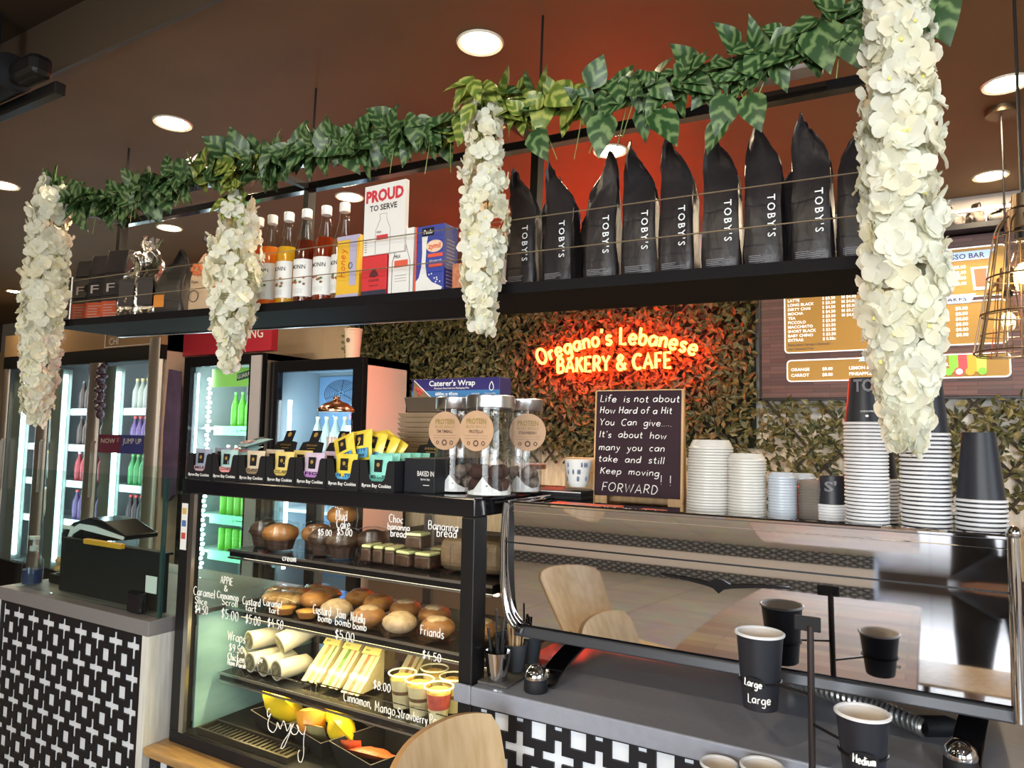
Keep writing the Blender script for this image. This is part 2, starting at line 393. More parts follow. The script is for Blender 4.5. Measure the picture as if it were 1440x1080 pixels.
def _e(cx, cy, rx, ry, a0, a1, n=9):
    return [(cx + rx * math.cos(math.radians(a0 + (a1 - a0) * i / (n - 1))), cy + ry * math.sin(math.radians(a0 + (a1 - a0) * i / (n - 1)))) for i in range(n)]
BOWL = _e(1.9, 2, 1.6, 2, 30, 330)
G = {   # single-stroke hand lettering: (width, strokes); plain stroke = corners, 's' first = smooth curve
 'a': (3.6, [['s', (3.3, 3.2), (2, 4), (.5, 3), (.3, 1.4), (1.3, .1), (2.6, .7), (3.3, 2.2)], [(3.4, 4), (3.4, 0)]]),
 'b': (3.4, [[(.4, 7), (.4, 0)], ['s', (.4, 2.6), (1.5, 4), (2.9, 3.5), (3.3, 2), (2.7, .3), (1.3, 0), (.4, .9)]]),
 'c': (3.2, [_e(1.8, 2, 1.5, 2, 50, 310)]),
 'd': (3.6, [['s', (3.3, 3.2), (2, 4), (.5, 3), (.3, 1.4), (1.3, .1), (2.6, .7), (3.3, 2.2)], [(3.4, 7), (3.4, 0)]]),
 'e': (3.5, [['s', (.4, 2.1), (3.2, 2.2), (2.9, 3.5), (1.8, 4), (.6, 3.2), (.3, 1.6), (1.1, .2), (2.3, 0), (3.3, .8)]]),
 'f': (2.6, [['s', (2.8, 6.5), (2, 7), (1.3, 6), (1.2, 0)], [(.1, 4), (2.4, 4)]]),
 'g': (3.6, [['s', (3.3, 3.2), (2, 4), (.5, 3), (.3, 1.4), (1.3, .1), (2.6, .7), (3.3, 2.2)], ['s', (3.4, 4), (3.4, -1.4), (2.3, -2.8), (.6, -2.3)]]),
 'h': (3.2, [[(.4, 7), (.4, 0)], ['s', (.4, 2.6), (1.6, 4), (2.8, 3.5), (3, 2), (3, 0)]]),
 'i': (.9, [[(.5, 4), (.5, 0)], [(.5, 5.5), (.5, 5.9)]]),
 'k': (3, [[(.4, 7), (.4, 0)], [(2.7, 4), (.4, 1.7)], [(1.2, 2.4), (2.9, 0)]]),
 'l': (.9, [[(.5, 7), (.5, 0)]]),
 'm': (4.8, [[(.4, 4), (.4, 0)], ['s', (.4, 2.8), (1.3, 4), (2.3, 3.5), (2.5, 0)], ['s', (2.5, 2.8), (3.4, 4), (4.4, 3.5), (4.6, 0)]]),
 'n': (3.2, [[(.4, 4), (.4, 0)], ['s', (.4, 2.6), (1.6, 4), (2.8, 3.5), (3, 2), (3, 0)]]),
 'o': (3.6, [_e(1.9, 2, 1.6, 2, 90, 450, 13)]),
 'p': (3.4, [[(.4, 4), (.4, -2.8)], ['s', (.4, 2.6), (1.5, 4), (2.9, 3.5), (3.3, 2), (2.7, .3), (1.3, 0), (.4, .9)]]),
 'r': (2.3, [[(.4, 4), (.4, 0)], ['s', (.4, 2.5), (1.3, 3.9), (2.3, 3.8)]]),
 's': (2.9, [['s', (2.7, 3.5), (1.6, 4), (.6, 3.3), (1, 2.3), (2.3, 1.7), (2.7, .8), (1.7, 0), (.4, .5)]]),
 't': (2.4, [['s', (1.1, 6), (1.1, 1), (1.7, 0), (2.4, .3)], [(.1, 4), (2.2, 4)]]),
 'u': (3.4, [['s', (.4, 4), (.5, 1.2), (1.4, 0), (2.6, .6), (3.1, 2)], [(3.1, 4), (3.1, 0)]]),
 'v': (3, [[(.2, 4), (1.5, 0), (2.9, 4)]]),
 'w': (4.6, [[(.2, 4), (1.2, 0), (2.3, 3.4), (3.3, 0), (4.4, 4)]]),
 'y': (3.2, [[(.3, 4), (1.8, .6)], ['s', (3.1, 4), (1.6, -1.2), (.3, -2.6)]]),
 'j': (1.4, [['s', (1.1, 4), (1.1, -1.6), (.2, -2.8)], [(1.1, 5.5), (1.1, 5.9)]]),
 'A': (4.6, [[(.2, 0), (2.3, 7), (4.4, 0)], [(1, 2.4), (3.6, 2.4)]]),
 'B': (4, [[(.5, 0), (.5, 7)], ['s', (.5, 7), (2.6, 6.9), (3.3, 5.4), (2.5, 3.9), (.5, 3.7)], ['s', (.5, 3.7), (3, 3.5), (3.7, 1.9), (2.8, .2), (.5, 0)]]),
 'C': (4.4, [_e(2.6, 3.5, 2.3, 3.5, 50, 310, 13)]),
 'D': (4.2, [[(.5, 0), (.5, 7)], ['s', (.5, 7), (2.6, 6.6), (4, 3.6), (2.6, .4), (.5, 0)]]),
 'E': (3.6, [[(3.4, 7), (.5, 7), (.5, 0), (3.4, 0)], [(.5, 3.6), (2.9, 3.6)]]),
 'F': (3.4, [[(3.3, 7), (.5, 7), (.5, 0)], [(.5, 3.6), (2.8, 3.6)]]),
 'H': (4, [[(.5, 7), (.5, 0)], [(3.6, 7), (3.6, 0)], [(.5, 3.6), (3.6, 3.6)]]),
 'I': (1.2, [[(.6, 7), (.6, 0)]]),
 'J': (3.2, [['s', (2.4, 7), (2.4, 1.6), (1.4, 0), (.3, 1)], [(.8, 7), (3.4, 7)]]),
 'K': (3.8, [[(.5, 7), (.5, 0)], [(3.6, 7), (.5, 3.2)], [(1.5, 4.2), (3.8, 0)]]),
 'L': (3.2, [[(.5, 7), (.5, 0), (3.2, 0)]]),
 'M': (5, [[(.4, 0), (.6, 7), (2.5, 2.2), (4.4, 7), (4.7, 0)]]),
 'N': (4.2, [[(.5, 0), (.5, 7), (3.8, 0), (3.8, 7)]]),
 'O': (5, [_e(2.5, 3.5, 2.3, 3.5, 90, 450, 17)]),
 'P': (3.7, [[(.5, 0), (.5, 7)], ['s', (.5, 7), (2.6, 6.9), (3.5, 5.2), (2.5, 3.5), (.5, 3.3)]]),
 'R': (3.9, [[(.5, 0), (.5, 7)], ['s', (.5, 7), (2.6, 6.9), (3.5, 5.2), (2.5, 3.5), (.5, 3.3)], [(1.8, 3.3), (3.8, 0)]]),
 'S': (3.8, [['s', (3.5, 6), (2, 7), (.6, 6), (.9, 4.3), (3, 3), (3.5, 1.4), (2.1, 0), (.3, 1)]]),
 'T': (3.8, [[(.1, 7), (3.9, 7)], [(2, 7), (2, 0)]]),
 'W': (6, [[(.2, 7), (1.6, 0), (3, 6), (4.4, 0), (5.8, 7)]]),
 'Y': (4, [[(.2, 7), (2, 3.4), (3.9, 7)], [(2, 3.4), (2, 0)]]),
 '0': (3.6, [_e(1.9, 3.3, 1.6, 3.3, 90, 450, 13)]),
 '4': (3.8, [[(2.2, 6.6), (.3, 2.4), (3.6, 2.4)], [(2.7, 4.4), (2.7, 0)]]),
 '5': (3.5, [[(3.2, 6.6), (.8, 6.6), (.6, 3.8)], ['s', (.6, 3.8), (2.2, 4), (3.2, 2.2), (2.1, .1), (.4, .5)]]),
 '8': (3.5, [_e(1.8, 5, 1.3, 1.6, 90, 450, 11), _e(1.8, 1.7, 1.6, 1.7, 90, 450, 11)]),
 '9': (3.5, [_e(1.8, 4.9, 1.4, 1.7, 0, 360, 11), ['s', (3.2, 4.9), (3, 2), (1.8, 0)]]),
 '$': (3.5, [['s', (3.2, 5.4), (1.8, 6.2), (.6, 5.3), (1, 3.9), (2.8, 2.8), (3.2, 1.5), (1.9, .5), (.4, 1.2)], [(1.9, 7.2), (1.7, -.6)]]),
 '&': (4.8, [['s', (4.6, .1), (1.2, 4.6), (1, 6), (2.1, 7), (3.1, 6), (2.6, 4.8), (.8, 3), (.5, 1.3), (1.7, 0), (3.3, .7), (4.6, 3.2)]]),
 "'": (.8, [[(.6, 7.2), (.3, 5.6)]]), ',': (.9, [[(.6, .4), (.2, -1.2)]]), '.': (.8, [[(.4, 0), (.4, .35)]]),
 '!': (1.2, [[(.7, 7), (.6, 1.8)], [(.6, 0), (.6, .35)]]),
}
def smooth(pts, k=4):
    n = len(pts); out = []
    for i in range(n - 1):
        p0 = pts[max(i - 1, 0)]; p1 = pts[i]; p2 = pts[i + 1]; p3 = pts[min(i + 2, n - 1)]
        for j in range(k):
            t = j / k
            out.append(tuple(0.5 * ((2 * b) + (-a + c) * t + (2 * a - 5 * b + 4 * c - d) * t * t + (-a + 3 * b - 3 * c + d) * t ** 3) for a, b, c, d in zip(p0, p1, p2, p3)))
    out.append(pts[-1])
    return out
def hand_width(s, gap=1.1): return sum((G[c][0] + gap) if c in G else 2.6 for c in s) - gap
def hand(mb, s, M_, cap, r, width=None, align='l', mi=0, n=4, bend=None, jit=0.0, slant=0.0, gap=1.1):
    k = cap / 7.0
    w = hand_width(s, gap); kx = k if width is None else width / w
    x = {'l': 0, 'c': -w / 2, 'r': -w}[align]
    for c in s:
        if c not in G: x += 2.6; continue
        dy = U(-jit, jit)
        for st in G[c][1]:
            pts = smooth(st[1:]) if st[0] == 's' else st
            P = [((p[0] + x + slant * p[1]) * kx, (p[1] + dy) * k, 0) for p in pts]
            if bend: P = [bend(p) for p in P]
            mb.tube([M_ @ Vector(p) for p in P], r, n, mi)
        x += G[c][0] + gap

# ------------------------------------------------------------------ room shell
struct('floor', MB().box(-9.5, 4.2, -5.3, 4.4, -0.1, 0.0), brickmat('floor_tiles', (0.46, 0.41, 0.36), (0.42, 0.375, 0.33), (0.22, 0.20, 0.18), 1.0, 0.6, 0.6, 0.35, 0.0, 0.006))
struct('ceiling', MB().box(-9.5, 4.2, 1.26, 4.4, 2.8, 3.2), M['ceiling'])
struct('trim_1', MB().box(-9.5, 4.2, 1.245, 1.262, 2.79, 3.01), mat('ceiling_step_face', (0.075, 0.05, 0.03), 0.5))
struct('ceiling_front', MB().box(-9.5, 4.2, -5.3, 1.25, 3.0, 3.2), M['ceilingdark'])
wb = MB().box(-9.5, 4.2, 4.2, 4.4, 0.0, 2.8)
struct('wall_back', wb, M['whitewall'])
struct('wall_left', MB().box(-9.7, -9.5, -5.3, 4.4, 0.0, 3.0), M['brownwall'])
wr = MB().box(4.0, 4.2, 0.7, 4.2, 0.0, 2.8).box(4.0, 4.2, -5.3, -3.4, 0.0, 3.0).box(4.0, 4.2, -3.4, 0.7, 0.0, 0.75).box(4.0, 4.2, -3.4, 0.7, 2.75, 3.0)
struct('wall_right', wr, M['whitewall'])
wf = MB().box(-9.5, -1.5, -5.3, -5.1, 0.0, 3.0).box(-1.5, 4.2, -5.3, -5.1, 2.8, 3.0).box(3.7, 4.2, -5.3, -5.1, 0.0, 2.8).box(-1.5, 3.7, -5.3, -5.1, 0.0, 0.25)
struct('wall_front', wf, M['brownwall'])
w1 = MB()
for k in range(5):
    x = -1.5 + k * 1.3
    w1.box(x - 0.03, x + 0.03, -5.24, -5.16, 0.25, 2.8)
w1.box(-1.5, 3.7, -5.24, -5.16, 0.25, 0.31).box(-1.5, 3.7, -5.24, -5.16, 2.74, 2.8)
w1o = struct('window_1', w1, M['black'])
obj('pane', MB().box(-1.5, 3.7, -5.205, -5.195, 0.31, 2.74), M['glass'], w1o)
struct('wall_panel', MB().box(-9.5, -3.88, 4.12, 4.2, 0.0, 2.45).box(-4.02, -4.0, 4.115, 4.125, 1.9, 2.45).box(-4.17, -4.155, 4.115, 4.125, 1.9, 2.45), M['cream'])
struct('wall_splashback', MB().box(-3.88, 4.0, 4.17, 4.2, 0.9, 1.6), M['tilecream'])

# step strip heater at the ceiling edge (black)
t = thing('strip_heater', 'black tubular strip heater hung from the dark ceiling at its step', 'heater', (-3.3, 1.13, 2.74))
HX = Matrix.Rotation(PI / 2, 4, 'Y')
obj('tube', MB().lathe([(0.02, -0.6), (0.065, -0.59), (0.07, 0), (0.065, 0.69), (0.02, 0.7)], 20, 0, HX), M['matteblack'], t)
obj('end_bracket', MB().box(0.70, 0.85, -0.02, 0.05, -0.045, 0.03), M['black'], t, bevel=0.02)
obj('rail', MB().box(-0.7, 0.86, 0.05, 0.085, -0.085, -0.045), M['black'], t, bevel=0.004)
obj('hanger', MB().box(-0.3, -0.26, -0.02, 0.02, 0.05, 0.262).box(0.5, 0.54, -0.02, 0.02, 0.05, 0.262), M['black'], t)

# recessed downlights: two rows over the counter and a few further off
glow = mat('lamp_disc', (1, 0.9, 0.7), 0.5, emit=(1.0, 0.80, 0.52), es=40)
trimw = mat('lamp_trim', (0.75, 0.68, 0.55), 0.4)
LIGHTS = [(-1.195, 1.81, 'round downlight above the middle flower strand', 9), (-2.61, 1.71, 'round downlight above the flower strand next to the bottles', 9),
          (-4.06, 1.75, 'round downlight by the leftmost flower strand, cut by the frame edge', 9), (-1.156, 2.79, 'round downlight in the red glow behind the black bags', 11),
          (-2.588, 2.71, 'round downlight above the syrup bottles', 9), (-3.974, 2.62, 'small downlight above the foil bags', 9),
          (0.265, 2.89, 'round downlight right of the large flower strand, upper one', 9), (0.283, 3.87, 'round downlight above the menu board', 9),
          (-7.1, 3.22, 'farthest downlight, low beside the leftmost flower strand', 9)]
def downlight(x, y, z, lab, p):
    t = thing('ceiling_light', lab, 'light', (x, y, z), 0, 'recessed downlights')
    obj('trim_ring', MB().lathe([(0.058, -0.001), (0.072, -0.006), (0.076, -0.001), (0.076, 0.0)], 28, 0, None, False, False), trimw, t)
    obj('lamp_disc', MB().lathe([(0.0, -0.0045), (0.059, -0.0035), (0.06, -0.0005)], 28, 0, None, False, False), glow, t)
    area_light('lamp', (0, 0, -0.012), (0, 0, 0), 0.11, 0.11, p, (1.0, 0.80, 0.54), t, True)
for a in LIGHTS: downlight(a[0], a[1], 2.8, a[2], a[3] * 1.5)
for i in range(4):  # extra downlights added as fill, to lighten the opposite counter and floor
    for j in range(2): downlight(-4.6 + i * 1.9, -0.6 - j * 2.0, 3.0, 'round downlight in the seating area ceiling, seen only in reflections', 15)

# ------------------------------------------------------------------ counters with fretwork fronts
BX = [0, .1, .3, .4, .6, .7, .9, 1.0]
def fret(mb, x0, x1, z0, z1, y, P, d, ox=0.0, oz=0.0):
    # black lattice in front of the white board: crosses on the grid, rectangles between
    xs = sorted({round(x0, 5), round(x1, 5)} | {round(ox + (i + b) * P, 5) for i in range(-60, 60) for b in BX if x0 < ox + (i + b) * P < x1})
    zs = sorted({round(z0, 5), round(z1, 5)} | {round(oz + (i + b) * P, 5) for i in range(-60, 60) for b in BX if z0 < oz + (i + b) * P < z1})
    def hole(x, z):
        u = ((x - ox) / P) % 1; v = ((z - oz) / P) % 1
        if x - x0 < 0.012 or x1 - x < 0.012 or z1 - z < 0.012: return False
        if .3 < u < .7 and .3 < v < .7: return True
        cu = min(u, 1 - u); cv = min(v, 1 - v)
        return (cu < .1 and cv < .4) or (cv < .1 and cu < .4)
    nx, nz = len(xs) - 1, len(zs) - 1
    H = [[hole((xs[i] + xs[i + 1]) / 2, (zs[j] + zs[j + 1]) / 2) for j in range(nz)] for i in range(nx)]
    for i in range(nx):
        for j in range(nz):
            a, b, c, e = xs[i], xs[i + 1], zs[j], zs[j + 1]
            if not H[i][j]:
                mb.quad((a, y, c), (b, y, c), (b, y, e), (a, y, e))
            else:
                if i > 0 and not H[i - 1][j]: mb.quad((a, y, c), (a, y, e), (a, y + d, e), (a, y + d, c))
                if i < nx - 1 and not H[i + 1][j]: mb.quad((b, y, c), (b, y + d, c), (b, y + d, e), (b, y, e))
                if j > 0 and not H[i][j - 1]: mb.quad((a, y, c), (a, y + d, c), (b, y + d, c), (b, y, c))
                if j < nz - 1 and not H[i][j + 1]: mb.quad((a, y, e), (b, y, e), (b, y + d, e), (a, y + d, e))

# right counter under the coffee machine
t = thing('coffee_counter', 'grey stone topped counter under the coffee machine with black and white lattice front', 'counter', (0, 0, 0))
obj('worktop', MB().box(-0.97, 1.9, 1.488, 2.25, 0.905, 0.95).box(-1.02, -0.97, 1.488, 1.4985, 0.905, 0.95), M['worktop'], t, bevel=0.004)
f = MB(); fret(f, -0.98, 1.9, 0.02, 0.905, 1.506, 0.1005, 0.007, -0.742, 0.826); obj('lattice_front', f, M['fret'], t)
obj('carcass', MB().box(-0.98, 1.9, 1.513, 2.2, 0.0, 0.905), M['fretwhite'], t)
# left counter with the till
t = thing('till_counter', 'lattice fronted till counter with grey top edge left of the cake case', 'counter', (0, 0, 0))
obj('worktop', MB().box(-3.11, -2.155, 1.425, 2.1, 0.90, 0.948), M['leftop'], t, bevel=0.003)
f = MB(); fret(f, -3.09, -2.19, 0.02, 0.90, 1.43, 0.1035, 0.007, -2.857, 0.858); obj('lattice_front', f, M['fret'], t)
obj('carcass', MB().box(-3.09, -2.2, 1.437, 2.05, 0.0, 0.90), M['fretwhite'], t)
obj('end_panel', MB().box(-2.19, -2.158, 1.428, 2.05, 0.0, 0.90), M['planks'], t, bevel=0.002)
obj('corner_strip', MB().box(-3.115, -3.09, 1.425, 1.46, 0.0, 0.90), M['white'], t)
# base under the cake case
t = thing('case_plinth', 'lattice fronted plinth with golden timber ledge under the cake case', 'plinth', (0, 0, 0))
obj('ledge', MB().box(-2.155, -0.99, 1.43, 2.12, 0.535, 0.562), M['goldtrim'], t, bevel=0.004)
f = MB(); fret(f, -2.15, -0.99, 0.02, 0.535, 1.45, 0.1035, 0.007, -2.03, 0.36); obj('lattice_front', f, M['fret'], t)
obj('carcass', MB().box(-2.15, -0.99, 1.457, 2.1, 0.0, 0.535), M['fretwhite'], t)

# glass screen on the till counter
t = thing('glass_screen', 'three sided clear glass screen standing on the till counter', 'glass screen', (0, 0, 0))
obj('front_pane', MB().box(-3.08, -2.165, 1.466, 1.474, 0.95, 1.40), M['tealglass'], t)
obj('side_pane', MB().box(-2.173, -2.165, 1.476, 1.95, 0.95, 1.40), M['tealglass'], t)
obj('back_pane', MB().box(-3.08, -2.175, 1.954, 1.962, 0.95, 1.40), M['tealglass'], t)
obj('edge_strip', MB().box(-2.176, -2.162, 1.4655, 1.4755, 0.95, 1.402), mat('glass_edge', (0.02, 0.05, 0.045), 0.2), t)
obj('clamp', MB().box(-2.33, -2.255, 1.455, 1.485, 0.95, 1.02), M['blackgloss'], t, bevel=0.008)
lm = MB().box(-2.26, -2.20, 1.4755, 1.4775, 1.02, 1.075); obj('price_card', lm, M['white'], t)

# ------------------------------------------------------------------ cake display case
CX0, CX1, CY0, CY1, CZ0, CZ1 = -2.13, -0.975, 1.50, 2.10, 0.562, 1.40
case = thing('cake_display_case', 'black framed glass cake case with handwritten prices on its front glass', 'display case', (0, 0, 0))
obj('top', MB().box(CX0, CX1, CY0, CY1, 1.352, 1.40), M['blackgloss'], case, bevel=0.004)
obj('base', MB().box(CX0, CX1, CY0, CY1, CZ0, 0.60), M['matteblack'], case, bevel=0.003)
for nm, x0, x1, y0, y1 in (('corner_post', -2.13, -2.083, 1.50, 1.545), ('corner_post', -1.015, -0.975, 1.50, 1.56), ('corner_post', -2.13, -2.08, 2.05, 2.10), ('corner_post', -1.01, -0.975, 2.05, 2.10)):
    obj(nm, MB().box(x0, x1, y0, y1, 0.60, 1.352), M['black'], case, bevel=0.003)
obj('edge_strip', MB().box(-2.083, -2.062, 1.499, 1.512, 0.60, 1.352), M['steel'], case)
front = obj('front_glass', MB().box(-2.062, -1.015, 1.503, 1.509, 0.60, 1.352), M['casefront'], case)
sp = MB().box(-2.078, -2.070, 1.545, 2.05, 0.60, 0.955)
obj('side_panel', sp, mat('pale_teal_side_panel', (0.26, 0.46, 0.46), 0.25, var=0.2, scale=3, stretch=(1, 1, 3)), case)
obj('side_glass', MB().box(-2.077, -2.071, 1.545, 2.05, 0.955, 1.352), M['glass'], case)
obj('side_glass', MB().box(-0.985, -0.979, 1.56, 2.05, 0.60, 1.352), M['glass'], case)
bg = obj('back_door', MB().box(-2.08, -1.50, 2.06, 2.066, 0.60, 1.352), M['glass'], case)
bg2 = obj('back_door', MB().box(-1.53, -1.01, 2.076, 2.082, 0.60, 1.352), M['glass'], case)
for pz in ((-2.08, -2.05), (-1.55, -1.515)): obj('door_stile', MB().box(pz[0], pz[1], 2.055, 2.07, 0.60, 1.352), M['steel'], case)
obj('sticker', MB().box(-2.122, -2.092, 1.4985, 1.5005, 1.17, 1.32).box(-2.117, -2.097, 1.4975, 1.4987, 1.285, 1.305, 1).box(-2.117, -2.097, 1.4975, 1.4987, 1.245, 1.265, 2).box(-2.117, -2.097, 1.4975, 1.4987, 1.205, 1.225, 3),
    [M['white'], mat('sticker_gold', (0.6, 0.4, 0.1)), mat('sticker_blue', (0.08, 0.15, 0.4)), mat('sticker_red', (0.5, 0.07, 0.05))], case)
SH = {1: 1.165, 2: 0.975, 3: 0.765}
for k, z in SH.items():
    y0 = 1.635 if k < 3 else 1.62
    obj('shelf', MB().box(-2.05, -1.0, y0, 2.04, z - 0.028, z - 0.004), M['blackgloss'], case, bevel=0.002)
    obj('shelf_strip', MB().box(-2.05, -1.0, y0 - 0.006, y0 - 0.001, z - 0.010, z - 0.003).box(-2.05, -1.0, y0 - 0.006, y0 - 0.001, z - 0.034, z - 0.028), M['steel'], case)
    lm = mat('case_lamp_%d' % k, (1, 1, 0.9), 0.5, emit=((1.0, 0.82, 0.42) if k > 1 else (1, 0.9, 0.66)), es=3.0)
    zz = z - 0.036
    obj('lamp_strip', MB().box(-2.0, -1.0, y0 + 0.02, y0 + 0.032, zz, zz + 0.007), lm, case)
    area_light('lamp', (-1.5, y0 + 0.027, zz - 0.002), (math.radians(-18), 0, 0), 1.0, 0.012, (0.8, 4.0, 1.3)[k - 1], (1.0, 0.82, 0.40), case)
area_light('lamp', (-1.5, 1.58, 1.348), (math.radians(18), 0, 0), 1.0, 0.012, 1.6, (1.0, 0.88, 0.62), case)
obj('wire_guard', MB().tube([(-1.62, 1.63, 0.765), (-1.62, 1.63, 0.80), (-1.0, 1.63, 0.80), (-1.0, 1.63, 0.765)], 0.0018), M['chrome'], case)
obj('wire_guard', MB().tube([(-2.0, 1.628, 0.765), (-2.0, 1.628, 0.79), (-1.64, 1.628, 0.79), (-1.64, 1.628, 0.765)], 0.0018), M['chrome'], case)
gr = MB().box(-2.03, -1.62, 1.525, 1.533, 0.60, 0.618).box(-2.03, -1.62, 1.597, 1.605, 0.60, 0.618).box(-2.03, -2.022, 1.533, 1.597, 0.60, 0.618).box(-1.628, -1.62, 1.533, 1.597, 0.60, 0.618)
for k in range(19): gr.box(-2.005 + k * 0.02, -1.995 + k * 0.02, 1.536, 1.594, 0.606, 0.612)
obj('floor_grille', gr, mat('grille_dark_steel', (0.10, 0.09, 0.07), 0.35, 0.8), case)

for a in GLASS_TEXT:
    GL = MB(); hand(GL, a[0], FR(a[1], 1.5015, a[2]), a[3], 0.0012, a[4], jit=0.25); obj('price_lettering', GL, M['chalk'], front)
GL = MB()
EJ = [(-1.6752, .7518), (-1.6838, .7461), (-1.6797, .7288), (-1.6685, .7411), (-1.6788, .715), (-1.6746, .6958), (-1.6564, .6897), (-1.6427, .7066), (-1.6406, .7209), (-1.628, .7058), (-1.6228, .7167), (-1.6149, .7303), (-1.6054, .7165), (-1.599, .706), (-1.5859, .7284), (-1.5902, .704), (-1.6116, .6758), (-1.6219, .6538), (-1.6106, .6583), (-1.5976, .6828), (-1.5823, .7155), (-1.5747, .7308), (-1.5853, .7168), (-1.5787, .7026), (-1.5619, .7062), (-1.5544, .7234), (-1.5633, .7312), (-1.5512, .7163), (-1.5368, .7097), (-1.5292, .7229), (-1.527, .7331), (-1.5333, .6969), (-1.5312, .6589), (-1.5382, .6361), (-1.5494, .6354), (-1.5533, .6538), (-1.5483, .6646)]
GL.tube([(p[0], 1.5015, p[1]) for p in smooth(EJ)], 0.0013, 4)
obj('price_lettering', GL, M['chalk'], front)
# ------------------------------------------------------------------ coffee machine
mx0, mx1 = -0.94, 0.13
mach = thing('coffee_machine', 'long polished steel espresso machine standing on the grey stone counter', 'coffee machine', (0, 0, 0))
def strip(mb, prof, x0, x1, n=1, mi=0, sm=True):       # profile (y,z) swept along x
    vs = []; fs = []
    for i in range(n + 1):
        x = x0 + (x1 - x0) * i / n
        vs += [(x, p[0], p[1]) for p in prof]
    m = len(prof)
    for i in range(n):
        for k in range(m - 1):
            fs.append((i * m + k, i * m + k + 1, (i + 1) * m + k + 1, (i + 1) * m + k))
    mb.add(vs, [f[::-1] for f in fs], mi, sm)
low = [(1.6175, 1.078)] + [(1.600 + (1.283 - z) ** 2 / 4.4, z) for z in [1.083 + 0.2 * i / 14 for i in range(15)]]
up = [(1.600 - (h * h) / (2 * 0.78), 1.287 + h) for h in [0.098 * i / 12 for i in range(13)]]
b = MB(); strip(b, low, mx0, mx1, 10); obj('lower_panel', b, M['chrome'], mach)
b = MB(); strip(b, up, mx0, mx1, 10); obj('upper_panel', b, M['chrome'], mach)
obj('seam', MB().box(mx0, mx1, 1.6005, 1.612, 1.2825, 1.2875), M['black'], mach)
body = MB()
body.prism([(1.620, 1.075), (2.14, 1.06), (2.14, 1.36), (1.607, 1.36)], mx1 - mx0 - 0.01, 0, Matrix.Translation((mx0 + 0.005, 0, 0)) @ Matrix(((0, 1, 0, 0), (1, 0, 0, 0), (0, 0, 1, 0), (0, 0, 0, 1))))
obj('body', body, M['blackgloss'], mach)
obj('top_tray', MB().box(mx0, mx1, 1.596, 2.14, 1.3605, 1.378), M['chrome'], mach, bevel=0.004)
obj('top_rail', MB().tube([(mx0, 1.597, 1.386), (mx1, 1.597, 1.386)], 0.006, 8).tube([(mx0, 1.597, 1.386), (mx0, 2.13, 1.386)], 0.006, 8).tube([(mx1, 1.597, 1.386), (mx1, 2.13, 1.386)], 0.006, 8), M['chrome'], mach)
obj('bottom_lip', MB().prism([(1.604, 1.052), (2.0, 1.040), (2.0, 1.0745), (1.610, 1.077)], mx1 - mx0 - 0.02, 0, Matrix.Translation((mx0 + 0.02, 0, 0)) @ Matrix(((0, 1, 0, 0), (1, 0, 0, 0), (0, 0, 1, 0), (0, 0, 0, 1)))), mat('dark_grey_lip', (0.05, 0.052, 0.06), 0.35, 0.3), mach, bevel=0.004)
lp = smooth([(mx0, 1.594, 1.386), (mx0 - 0.006, 1.594, 1.34), (mx0 - 0.009, 1.594, 1.27), (mx0 - 0.006, 1.594, 1.18), (mx0 + 0.006, 1.594, 1.115), (mx0 + 0.026, 1.594, 1.082), (mx0 + 0.05, 1.594, 1.07)], 5)
obj('end_frame', MB().tube(lp, 0.008, 10), M['chrome'], mach)
obj('end_frame', MB().tube([(mx0 - 0.018, 1.62, p[2]) if False else (p[0] - 0.012, 1.615, p[2]) for p in lp], 0.007, 8), M['blackgloss'], mach)
obj('end_frame', MB().tube([(mx1 + 0.002, 1.594, 1.392), (mx1 + 0.002, 1.594, 1.06)], 0.010, 12).ball((mx1 + 0.002, 1.594, 1.395), 0.013), M['chrome'], mach)
em = MB()
pts = [(-0.53, 1.2505), (-0.47, 1.2475), (-0.425, 1.2435), (-0.412, 1.250), (-0.40, 1.2525), (-0.388, 1.250), (-0.375, 1.2435), (-0.32, 1.2495), (-0.255, 1.2525), (-0.255, 1.2485), (-0.32, 1.243), (-0.372, 1.2355), (-0.388, 1.2315), (-0.40, 1.2215), (-0.412, 1.2315), (-0.428, 1.2355), (-0.47, 1.2415), (-0.53, 1.2475)]
em.prism(pts[::-1], 0.005, 0, Matrix.Translation((0, 1.594, 0)))
obj('wing_emblem', em, M['blackgloss'], mach)
def leg(pts, w, t_, lab):
    mb = MB(); n = len(pts); vs = []
    for i, p in enumerate(pts):
        a = Vector(pts[max(i - 1, 0)]); c = Vector(pts[min(i + 1, n - 1)])
        d = (c - a).normalized(); sd = d.cross(Vector((1, 0, 0))).normalized()
        for s1, s2 in ((-1, -1), (1, -1), (1, 1), (-1, 1)):
            vs.append(tuple(Vector(p) + Vector((1, 0, 0)) * s1 * w / 2 + sd * s2 * t_ / 2))
    fs = [(0, 1, 2, 3), tuple(range(4 * n - 1, 4 * n - 5, -1))]
    for i in range(n - 1):
        for k in range(4):
            l = (k + 1) % 4; fs.append((i * 4 + k, i * 4 + 4 + k, i * 4 + 4 + l, i * 4 + l))
    mb.add(vs, fs, 0, False)
    return mb
chromed = mat('dark_mirror_steel', (0.30, 0.30, 0.32), 0.06, 1.0)
